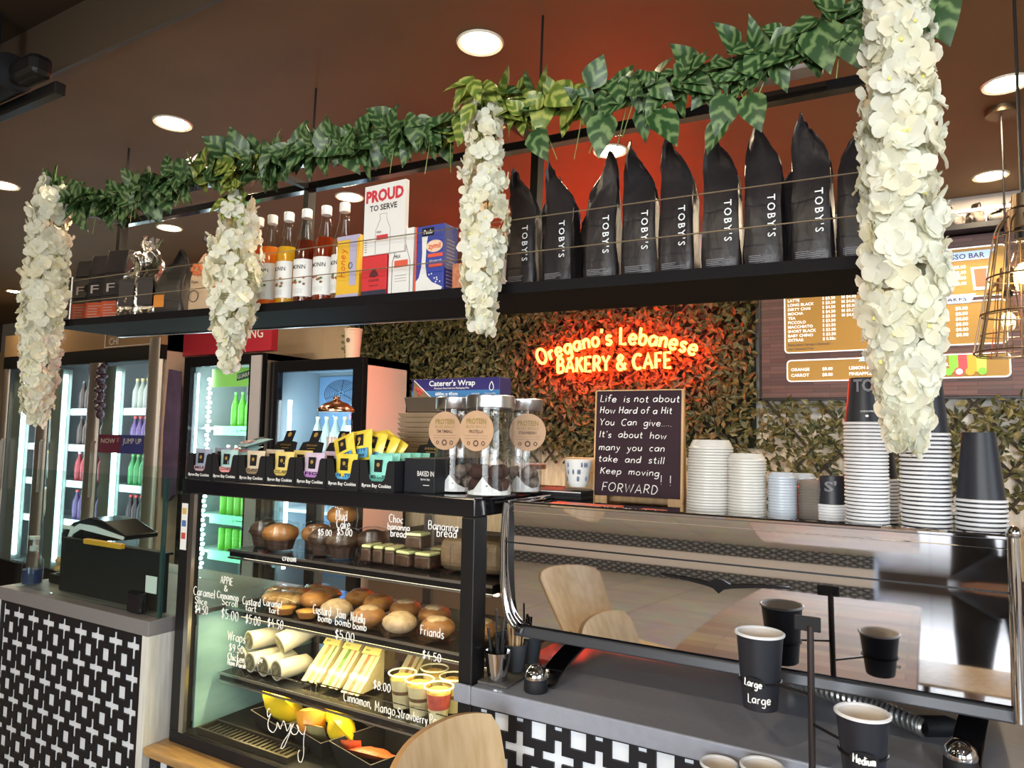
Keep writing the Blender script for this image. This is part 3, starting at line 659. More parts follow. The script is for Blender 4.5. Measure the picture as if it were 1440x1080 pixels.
for lx in (-0.80, 0.062):
    yy = 1.555 if lx < 0 else 1.60
    lg = obj('leg', leg(smooth([(lx + 0.035, 1.86, 1.055), (lx + 0.02, 1.78, 1.045), (lx, yy + 0.10, 1.005), (lx - 0.012, yy + 0.04, 0.966), (lx - 0.014, yy + 0.022, 0.954)], 4), 0.052, 0.010, ''), chromed, mach, bevel=0.003)
    ft = obj('foot', MB().lathe([(0.027, 0.0), (0.029, 0.004), (0.028, 0.028), (0.026, 0.031)], 24), M['matteblack'], mach, (lx - 0.022, yy - 0.008, 0.95))
    obj('dome', MB().lathe([(0.0275, 0.031), (0.028, 0.036), (0.024, 0.05), (0.012, 0.061), (0.0, 0.063)], 24), M['chrome'], ft)

# coiled steel hose
hp = smooth([(-0.30, 1.90, 0.975), (-0.23, 1.87, 0.972), (-0.15, 1.83, 0.972), (-0.08, 1.79, 0.972), (-0.02, 1.745, 0.97)], 12)
h = MB(); coil = []
for i in range(len(hp) * 6):
    u = i / 6; k = min(int(u), len(hp) - 2); fr_ = u - k if u - k < 1 else 1
    p = Vector(hp[k]).lerp(Vector(hp[k + 1]), fr_)
    a = u * 2 * PI * 0.55
    coil.append(p + Vector((0.5 * math.cos(a), 0.8 * math.cos(a), math.sin(a))) * 0.0155)
t = thing('steel_hose', 'coiled steel hose with black end lying under the coffee machine', 'hose', (0, 0, 0))
obj('coil', h.tube(coil, 0.0048, 5), mat('hose_steel', (0.42, 0.42, 0.42), 0.3, 0.8), t)
obj('end_sleeve', MB().lathe([(0.021, 0), (0.021, 0.05), (0.012, 0.075)], 14, 0, Matrix.Translation((-0.022, 1.748, 0.972)) @ Matrix.Rotation(math.radians(-58), 4, 'Z') @ Matrix.Rotation(PI / 2, 4, 'X') @ Matrix.Rotation(PI, 4, 'X')), M['matteblack'], t)

# slate mat with three tumblers of stirrers
slate = tag(obj('slate_mat', MB().box(-0.968, -0.885, 1.515, 1.755, 0.951, 0.957), mat('slate', (0.09, 0.08, 0.075), 0.6, var=0.2, scale=8, stretch=(6, 1, 1)), bevel=0.002), 'thin dark slate mat under the three stirrer cups beside the cake case', 'mat')
def tumbler(y, lab, m, h_=0.068):
    t = thing('stirrer_cup', lab, 'cup', (-0.930, y, 0.9575), 0, 'small cups on the slate mat')
    obj('body', MB().lathe([(0.0, 0.0), (0.0235, 0.0005), (0.033, h_), (0.0315, h_), (0.0225, 0.004), (0.0, 0.004)], 28, 0, None, False, False), m, t)
    return t
tumbler(1.548, 'shiny steel tumbler of black straws at the front of the slate mat', M['chrome'])
tumbler(1.632, 'dark cup of wooden stirrers in the middle of the slate mat', mat('dark_cup', (0.05, 0.055, 0.065), 0.45))
tumbler(1.714, 'dark cup of white paper sachets at the back of the slate mat', mat('dark_cup_back', (0.045, 0.05, 0.06), 0.45))
straw = mat('black_straw', (0.012, 0.012, 0.014), 0.3)
stick = mat('stirrer_wood', (0.62, 0.42, 0.24), 0.6)
for i in range(17):
    a = U(0, 2 * PI); r0 = U(0.003, 0.013); r1 = U(0.012, 0.027); hh = U(0.095, 0.125)
    tag(obj('straw', MB().tube([(r0 * math.cos(a), r0 * math.sin(a), 0.006), (r1 * math.cos(a), r1 * math.sin(a), hh)], 0.0032, 6), straw, None, (-0.930, 1.548, 0.9575)), 'short black straw standing in the shiny steel tumbler', 'straw', 'black straws in the steel tumbler')
for i, (dx, dz) in enumerate(((-0.004, 0.165), (0.010, 0.160))):
    tag(obj('straw', MB().tube([(0, 0.005, 0.006), (dx * 2 - 0.006, 0.012, dz)], 0.0026, 6), straw, None, (-0.930, 1.548, 0.9575)), ('long dark straw leaning left out of the steel tumbler', 'long dark straw standing upright out of the steel tumbler')[i], 'straw')
for i in range(9):
    a = i * 0.7; r0 = 0.012; r1 = U(0.016, 0.026); hh = U(0.105, 0.122)
    p0 = Vector((r0 * math.cos(a), r0 * math.sin(a), 0.006)); p1 = Vector((r1 * math.cos(a), r1 * math.sin(a), hh))
    mb = MB(); w = 0.003; tng = Vector((-math.sin(a), math.cos(a), 0)) * w; nrm = Vector((math.cos(a), math.sin(a), 0)) * 0.0008
    mb.add([p0 - tng - nrm, p0 + tng - nrm, p1 + tng - nrm, p1 - tng - nrm, p0 - tng + nrm, p0 + tng + nrm, p1 + tng + nrm, p1 - tng + nrm], [(3, 2, 1, 0), (4, 5, 6, 7), (0, 1, 5, 4), (1, 2, 6, 5), (2, 3, 7, 6), (3, 0, 4, 7)])
    tag(obj('wooden_stirrer', mb, stick, None, (-0.930, 1.632, 0.9575)), 'flat wooden stirrer standing in the middle dark cup', 'stirrer', 'wooden stirrers in the middle cup')
for i in range(4):
    mb = MB().box(-0.013, 0.013, -0.001, 0.001, 0.006, 0.098)
    o = tag(obj('paper_sachet', mb, M['white'], None, (-0.930 + 0.004 * (i - 1.5), 1.705 + 0.006 * i, 0.9575), rz=0.25 * (i - 1.5)), 'white paper sachet standing in the back dark cup', 'sachet', 'paper sachets in the back cup')

# ------------------------------------------------------------------ hanging shelf over the counter
ZS = lambda x: 1.912 - 0.0245 * x
sh = thing('hanging_shelf', 'long black steel shelf hung over the counter with cable rails', 'shelf', (0, 1.66, 1.912))
sh.rotation_euler = (0, 0.0245, 0)
obj('board', MB().box(-3.06, -0.03, -0.14, 0.14, -0.02, 0.0), M['shelfblack'], sh, bevel=0.002)
obj('back_strip', MB().box(-3.06, -1.12, 0.141, 0.155, -0.024, -0.008), M['steel'], sh)
obj('front_lip', MB().box(-3.06, -0.03, -0.146, -0.1405, -0.022, 0.004), M['shelfblack'], sh)
for px in (-3.04, -1.90, -0.975, -0.06):
    obj('post', MB().box(px - 0.012, px + 0.012, 0.10, 0.135, 0.001, 0.462), M['black'], sh)
    obj('hanger_rod', MB().tube([(px, 0.118, 0.49), (px, 0.118, 0.893 + 0.0245 * px)], 0.004, 6), M['black'], sh)
obj('top_rail', MB().box(-3.06, -0.03, -0.10, -0.06, 0.462, 0.488).box(-3.06, -0.03, 0.10, 0.135, 0.462, 0.488), M['blackgloss'], sh, bevel=0.002)
for px in (-3.04, -1.90, -0.975, -0.06): obj('cross_bar', MB().box(px - 0.01, px + 0.01, -0.06, 0.10, 0.465, 0.485), M['black'], sh)
wire = mat('rail_cable', (0.45, 0.38, 0.28), 0.35, 0.9)
for hz in (0.085, 0.172):
    obj('cable_rail', MB().tube([(-2.92, -0.138, hz - 0.012), (-0.06, -0.138, hz)], 0.0017, 6), wire, sh)
obj('cable_post', MB().tube([(-2.92, -0.138, 0.0), (-2.92, -0.138, 0.175)], 0.004, 6), M['steel'], sh)
obj('cable_post', MB().tube([(-0.06, -0.138, 0.0), (-0.06, -0.138, 0.175)], 0.004, 6), M['steel'], sh)
obj('cable_tray', MB().box(-0.42, -0.20, 0.02, 0.07, 0.489, 0.50), mat('tray_grey', (0.5, 0.46, 0.48), 0.5), sh)

# coffee bags -------------------------------------------------------------
def bag_mesh(w, d, h, peak, seed, soft=1.0):
    # gusseted bag: square foot, sides pinching to a creased top that folds into a crooked peak
    r = random.Random(seed); mb = MB(); n = 24; vs = []; fs = []
    lv = [(0.0, .94, .92), (.015, 1.0, 1.0), (.12, 1.03, 1.04), (.3, 1.0, 1.02), (.46, .98, .95), (.58, .99, .78), (.66, 1.0, .56), (.73, .99, .38), (.80, .93, .26), (.87, .80, .19), (.93, .62, .14), (.97, .44, .12), (1.0, .26, .09)]
    ph = r.uniform(0, 6)
    for i, (z, a, b_) in enumerate(lv):
        top = max(0.0, (z - .62) / .38)
        for k in range(n):
            t = 2 * PI * k / n; c, s_ = math.cos(t), math.sin(t)
            e = 0.42
            ux = math.copysign(abs(c) ** e, c); uy = math.copysign(abs(s_) ** e, s_)
            gus = 1 - .35 * min(1, z / .7) * (abs(ux) > .9) * (1 - abs(uy))
            x = ux * w / 2 * a * gus; y = uy * d / 2 * b_
            x += peak * w * .55 * top ** 1.4
            y += .012 * top * math.sin(ph + 3 * ux) * soft
            j = .0022 * soft if i else 0
            zz = h * z + (.035 * top * (ux * (1 if peak > 0 else -1)) * (1 - .3 * top)) + .006 * top * math.sin(5 * ux + ph)
            crease = .0035 * math.sin(7 * ux + ph + z * 9) * min(1, z * 2) * soft
            vs.append((x + r.uniform(-j, j), y + crease + r.uniform(-j, j), zz))
    for i in range(len(lv) - 1):
        for k in range(n):
            l = (k + 1) % n; fs.append((i * n + k, i * n + l, (i + 1) * n + l, (i + 1) * n + k))
    mb.add(vs, fs, 0, True); mb.add(vs[:n], [tuple(range(n - 1, -1, -1))]); mb.add(vs[-n:], [tuple(range(n))])
    return mb
bagm = mat('charcoal_bag_film', (0.017, 0.014, 0.016), 0.38, spec=0.35, bump=0.6, scale=16, stretch=(1, 1, 0.5))
BAGS = [(-0.907, .32, -.55, 'first in the front row, beside the thin flower strand'), (-0.798, .315, -.6, 'second of the front row from the thin flower strand'), (-0.684, .315, .15, 'third of the front row from the thin flower strand'),
        (-0.585, .325, -.35, 'fourth of the front row from the thin flower strand'), (-0.492, .33, -.4, 'middle one of the front row of nine'), (-0.391, .325, -.3, 'fourth of the front row from the large flower strand'),
        (-0.299, .325, -.1, 'third of the front row from the large flower strand'), (-0.200, .325, -.2, 'second of the front row from the large flower strand'), (-0.110, .315, .2, 'half hidden behind the large flower strand')]
for i, (x, h_, pk, pl) in enumerate(BAGS):
    t = thing('coffee_bag', 'black lettered coffee bag, ' + pl, 'coffee bag', (x, 1.612, ZS(x) + 0.003), U(-0.06, 0.10), 'black coffee bags on the hanging shelf')
    obj('bag', bag_mesh(0.088, 0.068, h_, pk, 40 + i), bagm, t)
    tx = MB(); ptext(tx, "TOBY'S", FR(0.010, -0.0378, 0.165, 0, -PI / 2), 0.0165, None, 'l', 0.012, sp=1.35)
    obj('lettering', tx, M['whiteplastic'], t)
    ln = MB()
    for q in range(4): ln.box(-0.03, -0.03 + U(0.025, 0.06), -0.0382, -0.0377, 0.02 + q * 0.004, 0.0212 + q * 0.004)
    obj('fine_print', ln, mat('dim_print', (0.25, 0.24, 0.26), 0.7) if i == 0 else bpy.data.materials['dim_print'], t)
for i, (x, h_, pk, lab) in enumerate(((-0.875, .30, .5, 'crumpled black coffee bag behind the first bag of the front row'), (-0.74, .265, .3, 'low black coffee bag behind the second and third front bags'), (-0.25, .295, .6, 'black coffee bag behind the last two front bags'))):
    tag(obj('coffee_bag', bag_mesh(0.085, 0.05, h_, pk, 90 + i), bagm, None, (x, 1.69, ZS(x) + 0.003)), lab, 'coffee bag', 'black coffee bags on the hanging shelf')

# bags with orange bands at the left end
orange = mat('orange_band', (0.50, 0.075, 0.025), 0.5, var=0.1, scale=40)
for i, x in enumerate((-2.965, -2.862, -2.752)):
    t = thing('coffee_pouch', 'dark coffee pouch with orange lower band, ' + ('leftmost of the three', 'middle one of the three', 'rightmost of the three, touching the foil bags')[i], 'coffee pouch', (x, 1.62, ZS(x) + 0.003), 0.25, 'orange banded pouches')
    mb = MB(); ht = 0.262 + 0.012 * i
    for z0, z1, a0, a1 in ((0, .10, 1, 1.02), (.10, .19, 1.02, .94), (.19, ht, .94, .5)):
        mb.add([(-.05, -.035 * a0, z0), (.05, -.035 * a0, z0), (.05, .035 * a0, z0), (-.05, .035 * a0, z0), (-.05, -.035 * a1, z1), (.05, -.035 * a1, z1), (.05, .035 * a1, z1), (-.05, .035 * a1, z1)],
               [(3, 2, 1, 0), (4, 5, 6, 7), (0, 1, 5, 4), (1, 2, 6, 5), (2, 3, 7, 6), (3, 0, 4, 7)])
    obj('pouch', mb, bagm, t, bevel=0.004)
    obj('band', MB().box(-.0515, .0515, -.0368, .0362, .006, .078), orange, t)
    tx = MB()
    ptext(tx, 'F', FR(-0.03, -0.0375, 0.115), 0.035, 0.04)
    for q in range(5): tx.box(-.04, .02 + U(-.02, .02), -.0377, -.0370, .018 + q * .011, .0205 + q * .011)
    obj('lettering', tx, mat('pouch_print', (0.42, 0.36, 0.33), 0.5) if i == 0 else bpy.data.materials['pouch_print'], t)
foil = mat('crinkled_foil', (0.62, 0.60, 0.57), 0.16, 1.0, bump=0.9, scale=26)
for i, (x, y, h_, lab) in enumerate(((-2.625, 1.60, .235, 'silver foil coffee bag with dark label right of the orange banded pouches'), (-2.515, 1.605, .285, 'tall silver foil coffee bag with dark label and gathered top'), (-2.33, 1.71, .30, 'silver foil bag with gathered top behind the dark bag'))):
    t = thing('foil_bag', lab, 'foil bag', (x, y, ZS(x) + 0.003), 0.3, 'silver foil bags')
    obj('bag', bag_mesh(0.098, 0.07, h_, (.2, -.3, .2)[i], 120 + i, 2.2), foil, t)
    kn = MB()
    for q in range(9):
        a = q * 0.75; kn.quad((0.004 * math.cos(a), 0.004 * math.sin(a), h_ - .02), (0.035 * math.cos(a), 0.022 * math.sin(a), h_ + .005 + U(0, .015)), (0.033 * math.cos(a + .5), 0.022 * math.sin(a + .5), h_ + .008 + U(0, .02)), (0.004 * math.cos(a + .6), 0.004 * math.sin(a + .6), h_ - .015))
    obj('gathered_top', kn, foil, t)
    if i < 2: obj('label', MB().box(-.033, .033, -.0405, -.0385, .045, .15), mat('foil_label', (0.03, 0.025, 0.028), 0.4) if i == 0 else bpy.data.materials['foil_label'], t)
t = thing('coffee_bag', 'matt dark bag with small orange sticker beside the silver foil bags', 'coffee bag', (-2.375, 1.60, ZS(-2.38) + 0.003), 0.2)
obj('bag', bag_mesh(0.135, 0.07, .225, .25, 131), mat('brown_black_bag', (0.028, 0.024, 0.02), 0.45), t)
obj('sticker', MB().box(-.055, -.008, -.0395, -.0375, .03, .075), mat('orange_sticker', (0.72, 0.25, 0.03), 0.5), t)
t = thing('kraft_pouch', 'beige kraft pouch with orange motif beside the flower strand next to the bottles', 'pouch', (-2.20, 1.60, ZS(-2.2) + 0.003), 0.2)
obj('pouch', bag_mesh(0.105, 0.06, .20, 0, 140), mat('kraft_paper', (0.60, 0.43, 0.27), 0.6), t)
fl = MB()
for q in range(6): fl.ball((0.018 * math.cos(q * 1.05) - .01, -.035, .155 + .015 * math.sin(q * 1.05)), .009, .004, .009, 8)
obj('motif', fl, mat('orange_motif', (0.75, 0.18, 0.05), 0.6), t)
rg = MB().tube([(-.02 + .02 * math.cos(a), -.0335, .06 + .02 * math.sin(a)) for a in [k * PI / 10 for k in range(20)]], .0012, 4, 0, None, True); ptext(rg, 'Raw', FR(-.03, -.0345, .105), .012)
obj('lettering', rg, M['matteblack'], t)

# syrup bottles -----------------------------------------------------------
capw = mat('bottle_cap', (0.80, 0.80, 0.80), 0.4)
SY = [((0.55, 0.13, 0.02), 'dark amber syrup, leftmost, half behind the flowers'), ((0.85, 0.36, 0.04), 'pale golden syrup, second from the left'), ((0.85, 0.62, 0.04), 'bright yellow syrup, third from the left'), ((0.20, 0.035, 0.015), 'deep brown red syrup, fourth from the left, the middle one'),
      ((0.38, 0.06, 0.012), 'red amber syrup, fifth from the left'), ((0.42, 0.24, 0.12), 'pale brown syrup, tallest looking, beside the yellow box'), ((0.70, 0.55, 0.16), 'yellow liquid, behind the yellow box')]
botg = clear('bottle_glass', (0.97, 0.96, 0.93), 1.2)
for i, x in enumerate((-1.935, -1.868, -1.790, -1.708, -1.622, -1.545, -1.470)):
    y = 1.60 if i < 6 else 1.665
    t = thing('syrup_bottle', 'white capped syrup bottle with ' + SY[i][1], 'bottle', (x, y, ZS(x) + 0.001), U(-.1, .25), 'syrup bottles')
    lv = (.215, .208, .20, .215, .215, .20, .21)[i]
    R_ = 0.0355
    prof = [(0.0, 0.002), (0.033, 0.002), (R_, 0.008), (R_, 0.175), (0.033, 0.195), (0.0245, 0.225), (0.0165, 0.262), (0.014, 0.285), (0.014, 0.296)]
    obj('glass', MB().lathe(prof, 28, 0, None, False, False), botg, t)
    lq = [(0.0, 0.005)] + [(r_ - 0.0018, max(z_, .006)) for r_, z_ in prof[1:] if z_ < lv]
    z_a = [p for p in prof if p[1] < lv][-1]; z_b = [p for p in prof if p[1] >= lv][0]; f_ = (lv - z_a[1]) / (z_b[1] - z_a[1])
    rr = z_a[0] + (z_b[0] - z_a[0]) * f_ - .0018
    obj('syrup', MB().lathe(lq + [(rr, lv), (0, lv)], 24, 0, None, False, False), liquid('syrup_%d' % i, SY[i][0], 0.3), t)
    obj('cap', MB().lathe([(0.0155, 0.29), (0.0165, 0.292), (0.0165, 0.316), (0.0145, 0.319), (0.0, 0.319)], 24), capw, t)
    lb = MB(); rl = R_ + 0.0006; vs = []; na = 14
    for z_ in (0.030, 0.150):
        for k in range(na + 1):
            a = -PI / 2 + math.radians(-75 + 150 * k / na); vs.append((rl * math.cos(a), rl * math.sin(a), z_))
    lb.add(vs, [(k, k + 1, na + 2 + k, na + 1 + k) for k in range(na)], 0, True)
    lab = obj('label', lb, M['white'], t)
    tx = MB(); bd = lambda p, r=rl + .0005: (r * math.sin(p[0] / r), p[1], r * math.cos(p[0] / r))
    ptext(tx, 'MONIN', FR(0, 0, .118), .0135, .050, 'c', 0.01, 0, 1.0, bd)
    for q in range(4): ptext(tx, '-' * (5 - q % 2), FR(0, 0, .040 + q * .004), .004, .035, 'c', 0, 0, 1, bd)
    obj('lettering', tx, M['matteblack'], lab)
    mt = MB()
    for q in range(7):
        a = -PI / 2 + U(-.6, .6); zq = U(.066, .095); mt.ball((rl * math.cos(a), rl * math.sin(a), zq), .006, .0025, .004, 8, q % 3)
    obj('motif', mt, [mat('motif_rust_%d' % i, (0.42, 0.12, 0.07)), mat('motif_green_%d' % i, (0.12, 0.2, 0.06)), mat('motif_brown_%d' % i, (0.2, 0.1, 0.05))], lab)

# cartons and sign --------------------------------------------------------
def carton(x0, x1, h_, y0, d, m, lab, name='carton', z=None, rz=0.0):
    w = x1 - x0
    t = thing(name, lab, 'carton', ((x0 + x1) / 2, y0, (ZS((x0 + x1) / 2) + 0.002) if z is None else z), rz)
    obj('box', MB().box(-w / 2, w / 2, 0, d, 0, h_), m, t, bevel=0.0015)
    return t, w
yel = mat('yellow_card', (0.80, 0.47, 0.03), 0.45); lil = mat('lilac_card', (0.45, 0.42, 0.60), 0.5)
t, w = carton(-1.527, -1.437, .197, 1.555, .05, yel, 'yellow carton with orange script standing right of the syrup bottles')
obj('panel', MB().box(-w / 2, w / 2, -.0012, -.0002, 0, .02).box(-w / 2, w / 2, -.0012, -.0002, .185, .197).box(.008, .034, -.0014, -.0002, .045, .19), lil, t)
tx = MB(); hand(tx, 'Honey', FR(-.010, -.0015, .07, 0, PI / 2), .024, .0013, .085, slant=.2); tx.tube([(.012 + .007 * math.cos(a), -.0016, .105 + .009 * math.sin(a)) for a in [k * PI / 8 for k in range(16)]], .0012, 4, 1, None, True)
obj('lettering', tx, [mat('orange_ink', (0.75, 0.16, 0.03)), M['matteblack']], t)
t, w = carton(-1.424, -1.330, .128, 1.553, .08, mat('red_card', (0.62, 0.025, 0.035), 0.45), 'red carton with dark bird emblem under the white sign')
obj('band', MB().box(-w / 2, w / 2, -.0012, .0002, 0, .024), mat('navy_card', (0.02, 0.02, 0.05), 0.5), t)
tx = MB()
for sg in (-1, 1): tx.poly([(0, -.0014, .062), (sg * .018, -.0014, .066), (sg * .014, -.0014, .074), (sg * .006, -.0014, .084), (0, -.0014, .088)][::sg])
ptext(tx, 'COFFEE', FR(0, -.0014, .05), .007, .04, 'c'); ptext(tx, 'blend', FR(0, -.0014, .036), .005, .03, 'c')
obj('emblem', tx, mat('dark_red_ink', (0.10, 0.01, 0.02)), t)
t, w = carton(-1.326, -1.237, .196, 1.556, .06, M['white'], 'white milk carton with red label right of the red carton')
tx = MB(); tx.box(-.022, .026, -.0012, -.0002, .085, .105); ptext(tx, 'MILK', FR(-.022, -.0012, .112), .010, .022, 'l', 0, 1)
tx.tube([(-.030, -.001, .012), (-.030, -.001, .10), (-.014, -.001, .15), (-.014, -.001, .185)], .0006, 4, 1).tube([(.034, -.001, .012), (.034, -.001, .10), (.018, -.001, .15), (.018, -.001, .185)], .0006, 4, 1)
for q in range(3): tx.box(-.02, .022, -.0011, -.0003, .06 - q * .008, .062 - q * .008, 2)
obj('label', tx, [mat('red_label', (0.70, 0.10, 0.05)), M['matteblack'], mat('pale_ink', (0.5, 0.45, 0.42))], t)
t, w = carton(-1.232, -1.132, .196, 1.558, .065, mat('blue_card', (0.02, 0.045, 0.33), 0.4), 'blue milk carton with white splash at the right of the carton row')
sp_ = MB().box(-w / 2, -w / 2 + .006, -.0012, -.0002, 0, .196, 1)
sp_.poly([(-.044, -.0013, .001), (.040, -.0013, .001), (.047, -.0013, .018), (.030, -.0013, .026), (.012, -.0013, .034), (-.006, -.0013, .052), (-.012, -.0013, .085), (-.010, -.0013, .13), (-.006, -.0013, .165), (-.026, -.0013, .165), (-.024, -.0013, .12), (-.026, -.0013, .08), (-.034, -.0013, .05), (-.044, -.0013, .04)])
for q in range(7): sp_.ball((U(.0, .04), -.0013, U(.03, .06)), .0025, .001, .0025, 6)
sp_.box(-.004, .046, -.0014, -.0002, .104, .114, 1).box(.0, .046, -.0014, -.0002, .076, .084, 1)
sp_.lathe([(0, 0), (.028, 0)], 20, 2, FR(.018, -.0014, .135) @ Matrix.Diagonal((1, .62, 1, 1)), False, False)
obj('print', sp_, [M['white'], mat('orange_card', (0.75, 0.10, 0.05)), mat('pale_orange', (0.85, 0.62, 0.45))], t)
tx = MB(); ptext(tx, 'Pauls', FR(-.020, -.0016, .172), .012, .030, 'l', .015, 0); ptext(tx, 'zymil', FR(.018, -.0020, .128), .016, .042, 'c', .02, 1); ptext(tx, 'full cream milk', FR(.002, -.0016, .091), .006, .042, 'l', 0, 0)
tb = MB().box(-.026, .014, -.0013, -.0004, .167, .189); obj('badge', tb, M['matteblack'], t)
obj('lettering', tx, [M['white'], mat('zym_red', (0.72, 0.10, 0.02))], t)
sd = MB()
for q in range(14): sd.box(w / 2, w / 2 + .0008, .012, .05, .02 + q * .01, .0245 + q * .01)
obj('side_print', sd, mat('grey_ink', (0.30, 0.30, 0.34)), t)
t, w = carton(-1.115, -1.045, .085, 1.575, .08, mat('rust_card', (0.42, 0.12, 0.05), 0.5, col2=(0.6, 0.25, 0.12), scale=60), 'low rust coloured carton half hidden by the thin flower strand')
sg = thing('standing_sign', 'white sign reading proud to serve standing above the red carton', 'sign', (-1.339, 1.550, 2.074), 0)
obj('board', MB().box(-.0765, .0765, -.004, .012, 0, .208), M['white'], sg, bevel=.001)
obj('side_edge', MB().box(-.0785, -.0768, -.003, .012, 0, .208), M['matteblack'], sg)
tx = MB(); ptext(tx, 'PROUD', FR(0, -.0046, .158), .034, .140, 'c', .045, 0); ptext(tx, 'TO SERVE', FR(-.004, -.0046, .130), .017, .102, 'c', .02, 1)
bt = [(-.030, 0.0), (-.030, .07), (-.014, .10), (-.016, .116), (.010, .116), (.010, .10), (.024, .07), (.024, 0.0)]
tx.tube([(p[0], -.0042, p[1] + .002) for p in bt], .0005, 4, 1); ptext(tx, 'MILK', FR(-.026, -.0046, .062), .007, .018, 'l', 0, 1); tx.box(-.026, .016, -.0048, -.0041, .042, .056, 0)
for q in range(6): tx.box(-.070, -.062, -.0046, -.0041, .01 + q * .007, .0115 + q * .007, 1)
obj('lettering', tx, [mat('sign_red', (0.62, 0.03, 0.05)), M['matteblack']], sg)

# ------------------------------------------------------------------ garland and flower strands
def leaf(mb, pos, dirv, nrm, L_, W_, mi=0, curl=0.25):
    d = Vector(dirv).normalized(); n = Vector(nrm); n = (n - d * n.dot(d)); n = n.normalized() if n.length > 1e-4 else d.orthogonal().normalized()
    s_ = d.cross(n)
    prof = [(0.0, .10), (.12, .78), (.28, 1.0), (.5, .88), (.72, .55), (.9, .2), (1.0, .0)]
    b0 = len(mb.v); vs = []
    for u, w in prof:
        c = Vector(pos) + d * (u * L_) - n * (curl * L_ * u * u)
        for k in (-1, 0, 1):
            back = -0.10 * L_ if (k and u < .1) else 0
            vs.append(c + s_ * (k * w * W_ / 2) + n * (abs(k) * w * W_ * .16) + d * back)
            mb.uv[b0 + len(vs) - 1] = (k * w, u)
    fs = []
    for i in range(len(prof) - 1):
        for k in (0, 1):
            a = i * 3 + k; fs.append((a, a + 1, a + 4, a + 3))
    mb.add(vs, fs, mi, True)
GP = [(-3.02, 2.50), (-2.80, 2.43), (-2.55, 2.41), (-2.30, 2.41), (-2.09, 2.425), (-1.93, 2.43), (-1.77, 2.39), (-1.62, 2.40), (-1.42, 2.39), (-1.26, 2.385), (-1.11, 2.365), (-.975, 2.375), (-.848, 2.37), (-.73, 2.345), (-.62, 2.34), (-.516, 2.34), (-.434, 2.345), (-.33, 2.335), (-.24, 2.345), (-.16, 2.36), (-.088, 2.385), (.0, 2.37), (.02, 2.36)]
gpath = [Vector((p[0], 1.50 + 0.012 * math.sin(p[0] * 9), p[1])) for p in smooth(GP, 6)]
t = thing('ivy_garland', 'long garland of variegated artificial ivy draped along the top rail of the hanging shelf', 'garland', (0, 0, 0))
vine = MB()
for k in range(3):
    vine.tube([p + Vector((0, .012 * math.sin(i * .5 + k * 2.1), .014 * math.cos(i * .5 + k * 2.1))) for i, p in enumerate(gpath)], .0028, 5)
for q in range(26):
    p = gpath[rnd.randrange(len(gpath))]; ln_ = U(.05, .14)
    vine.tube(smooth([p, p + Vector((U(-.02, .02), -.02, -.3 * ln_)), p + Vector((U(-.03, .03), -.025, -ln_))], 4), .0012, 4)
obj('vine', vine, M['stem'], t)
lf = MB()
n_leaf = 560
for i in range(n_leaf):
    u = (i + U(0, 1)) / n_leaf
    sx = -3.02 + (3.03) * u ** 0.9
    j = min(range(len(gpath)), key=lambda q: abs(gpath[q].x - sx))
    p = gpath[j] + Vector((U(-.03, .03), U(-.04, .02), U(-.025, .04)))
    far = min(1.35, .9 + .16 * abs(p.x))
    a = U(0, 2 * PI)
    dirv = Vector((math.cos(a) * .8, U(-.6, .1), math.sin(a) * .7 - .35))
    nr = Vector((U(-.5, .7), -1.0, U(-.1, .8)))
    L_ = U(.045, .082) * far
    yellow = abs(p.x + .88) < .20 and rnd.random() < .75 or (abs(p.x + 1.95) < .16 and rnd.random() < .45)  # yellow leaves by the thin strand paint in the lamp's yellow light
    leaf(lf, p, dirv, nr, L_, L_ * U(.62, .9), 1 if yellow else 0, U(.05, .5))
for q, (x, z, L_) in enumerate(((.02, 2.385, .12), (-.17, 2.375, .11), (-.12, 2.36, .10), (-.30, 2.26, .085), (-.345, 2.27, .09), (-.35, 2.22, .075), (-.50, 2.27, .10), (.0, 2.40, .10), (-.62, 2.29, .10), (-.80, 2.29, .09))):
    leaf(lf, (x, 1.46, z), (U(-.6, .6), -.2, -.8), (U(-.2, .6), -1, .3), L_, L_ * .72, 0, .2)
obj('foliage', lf, [M['leaf'], M['leafy']], t)

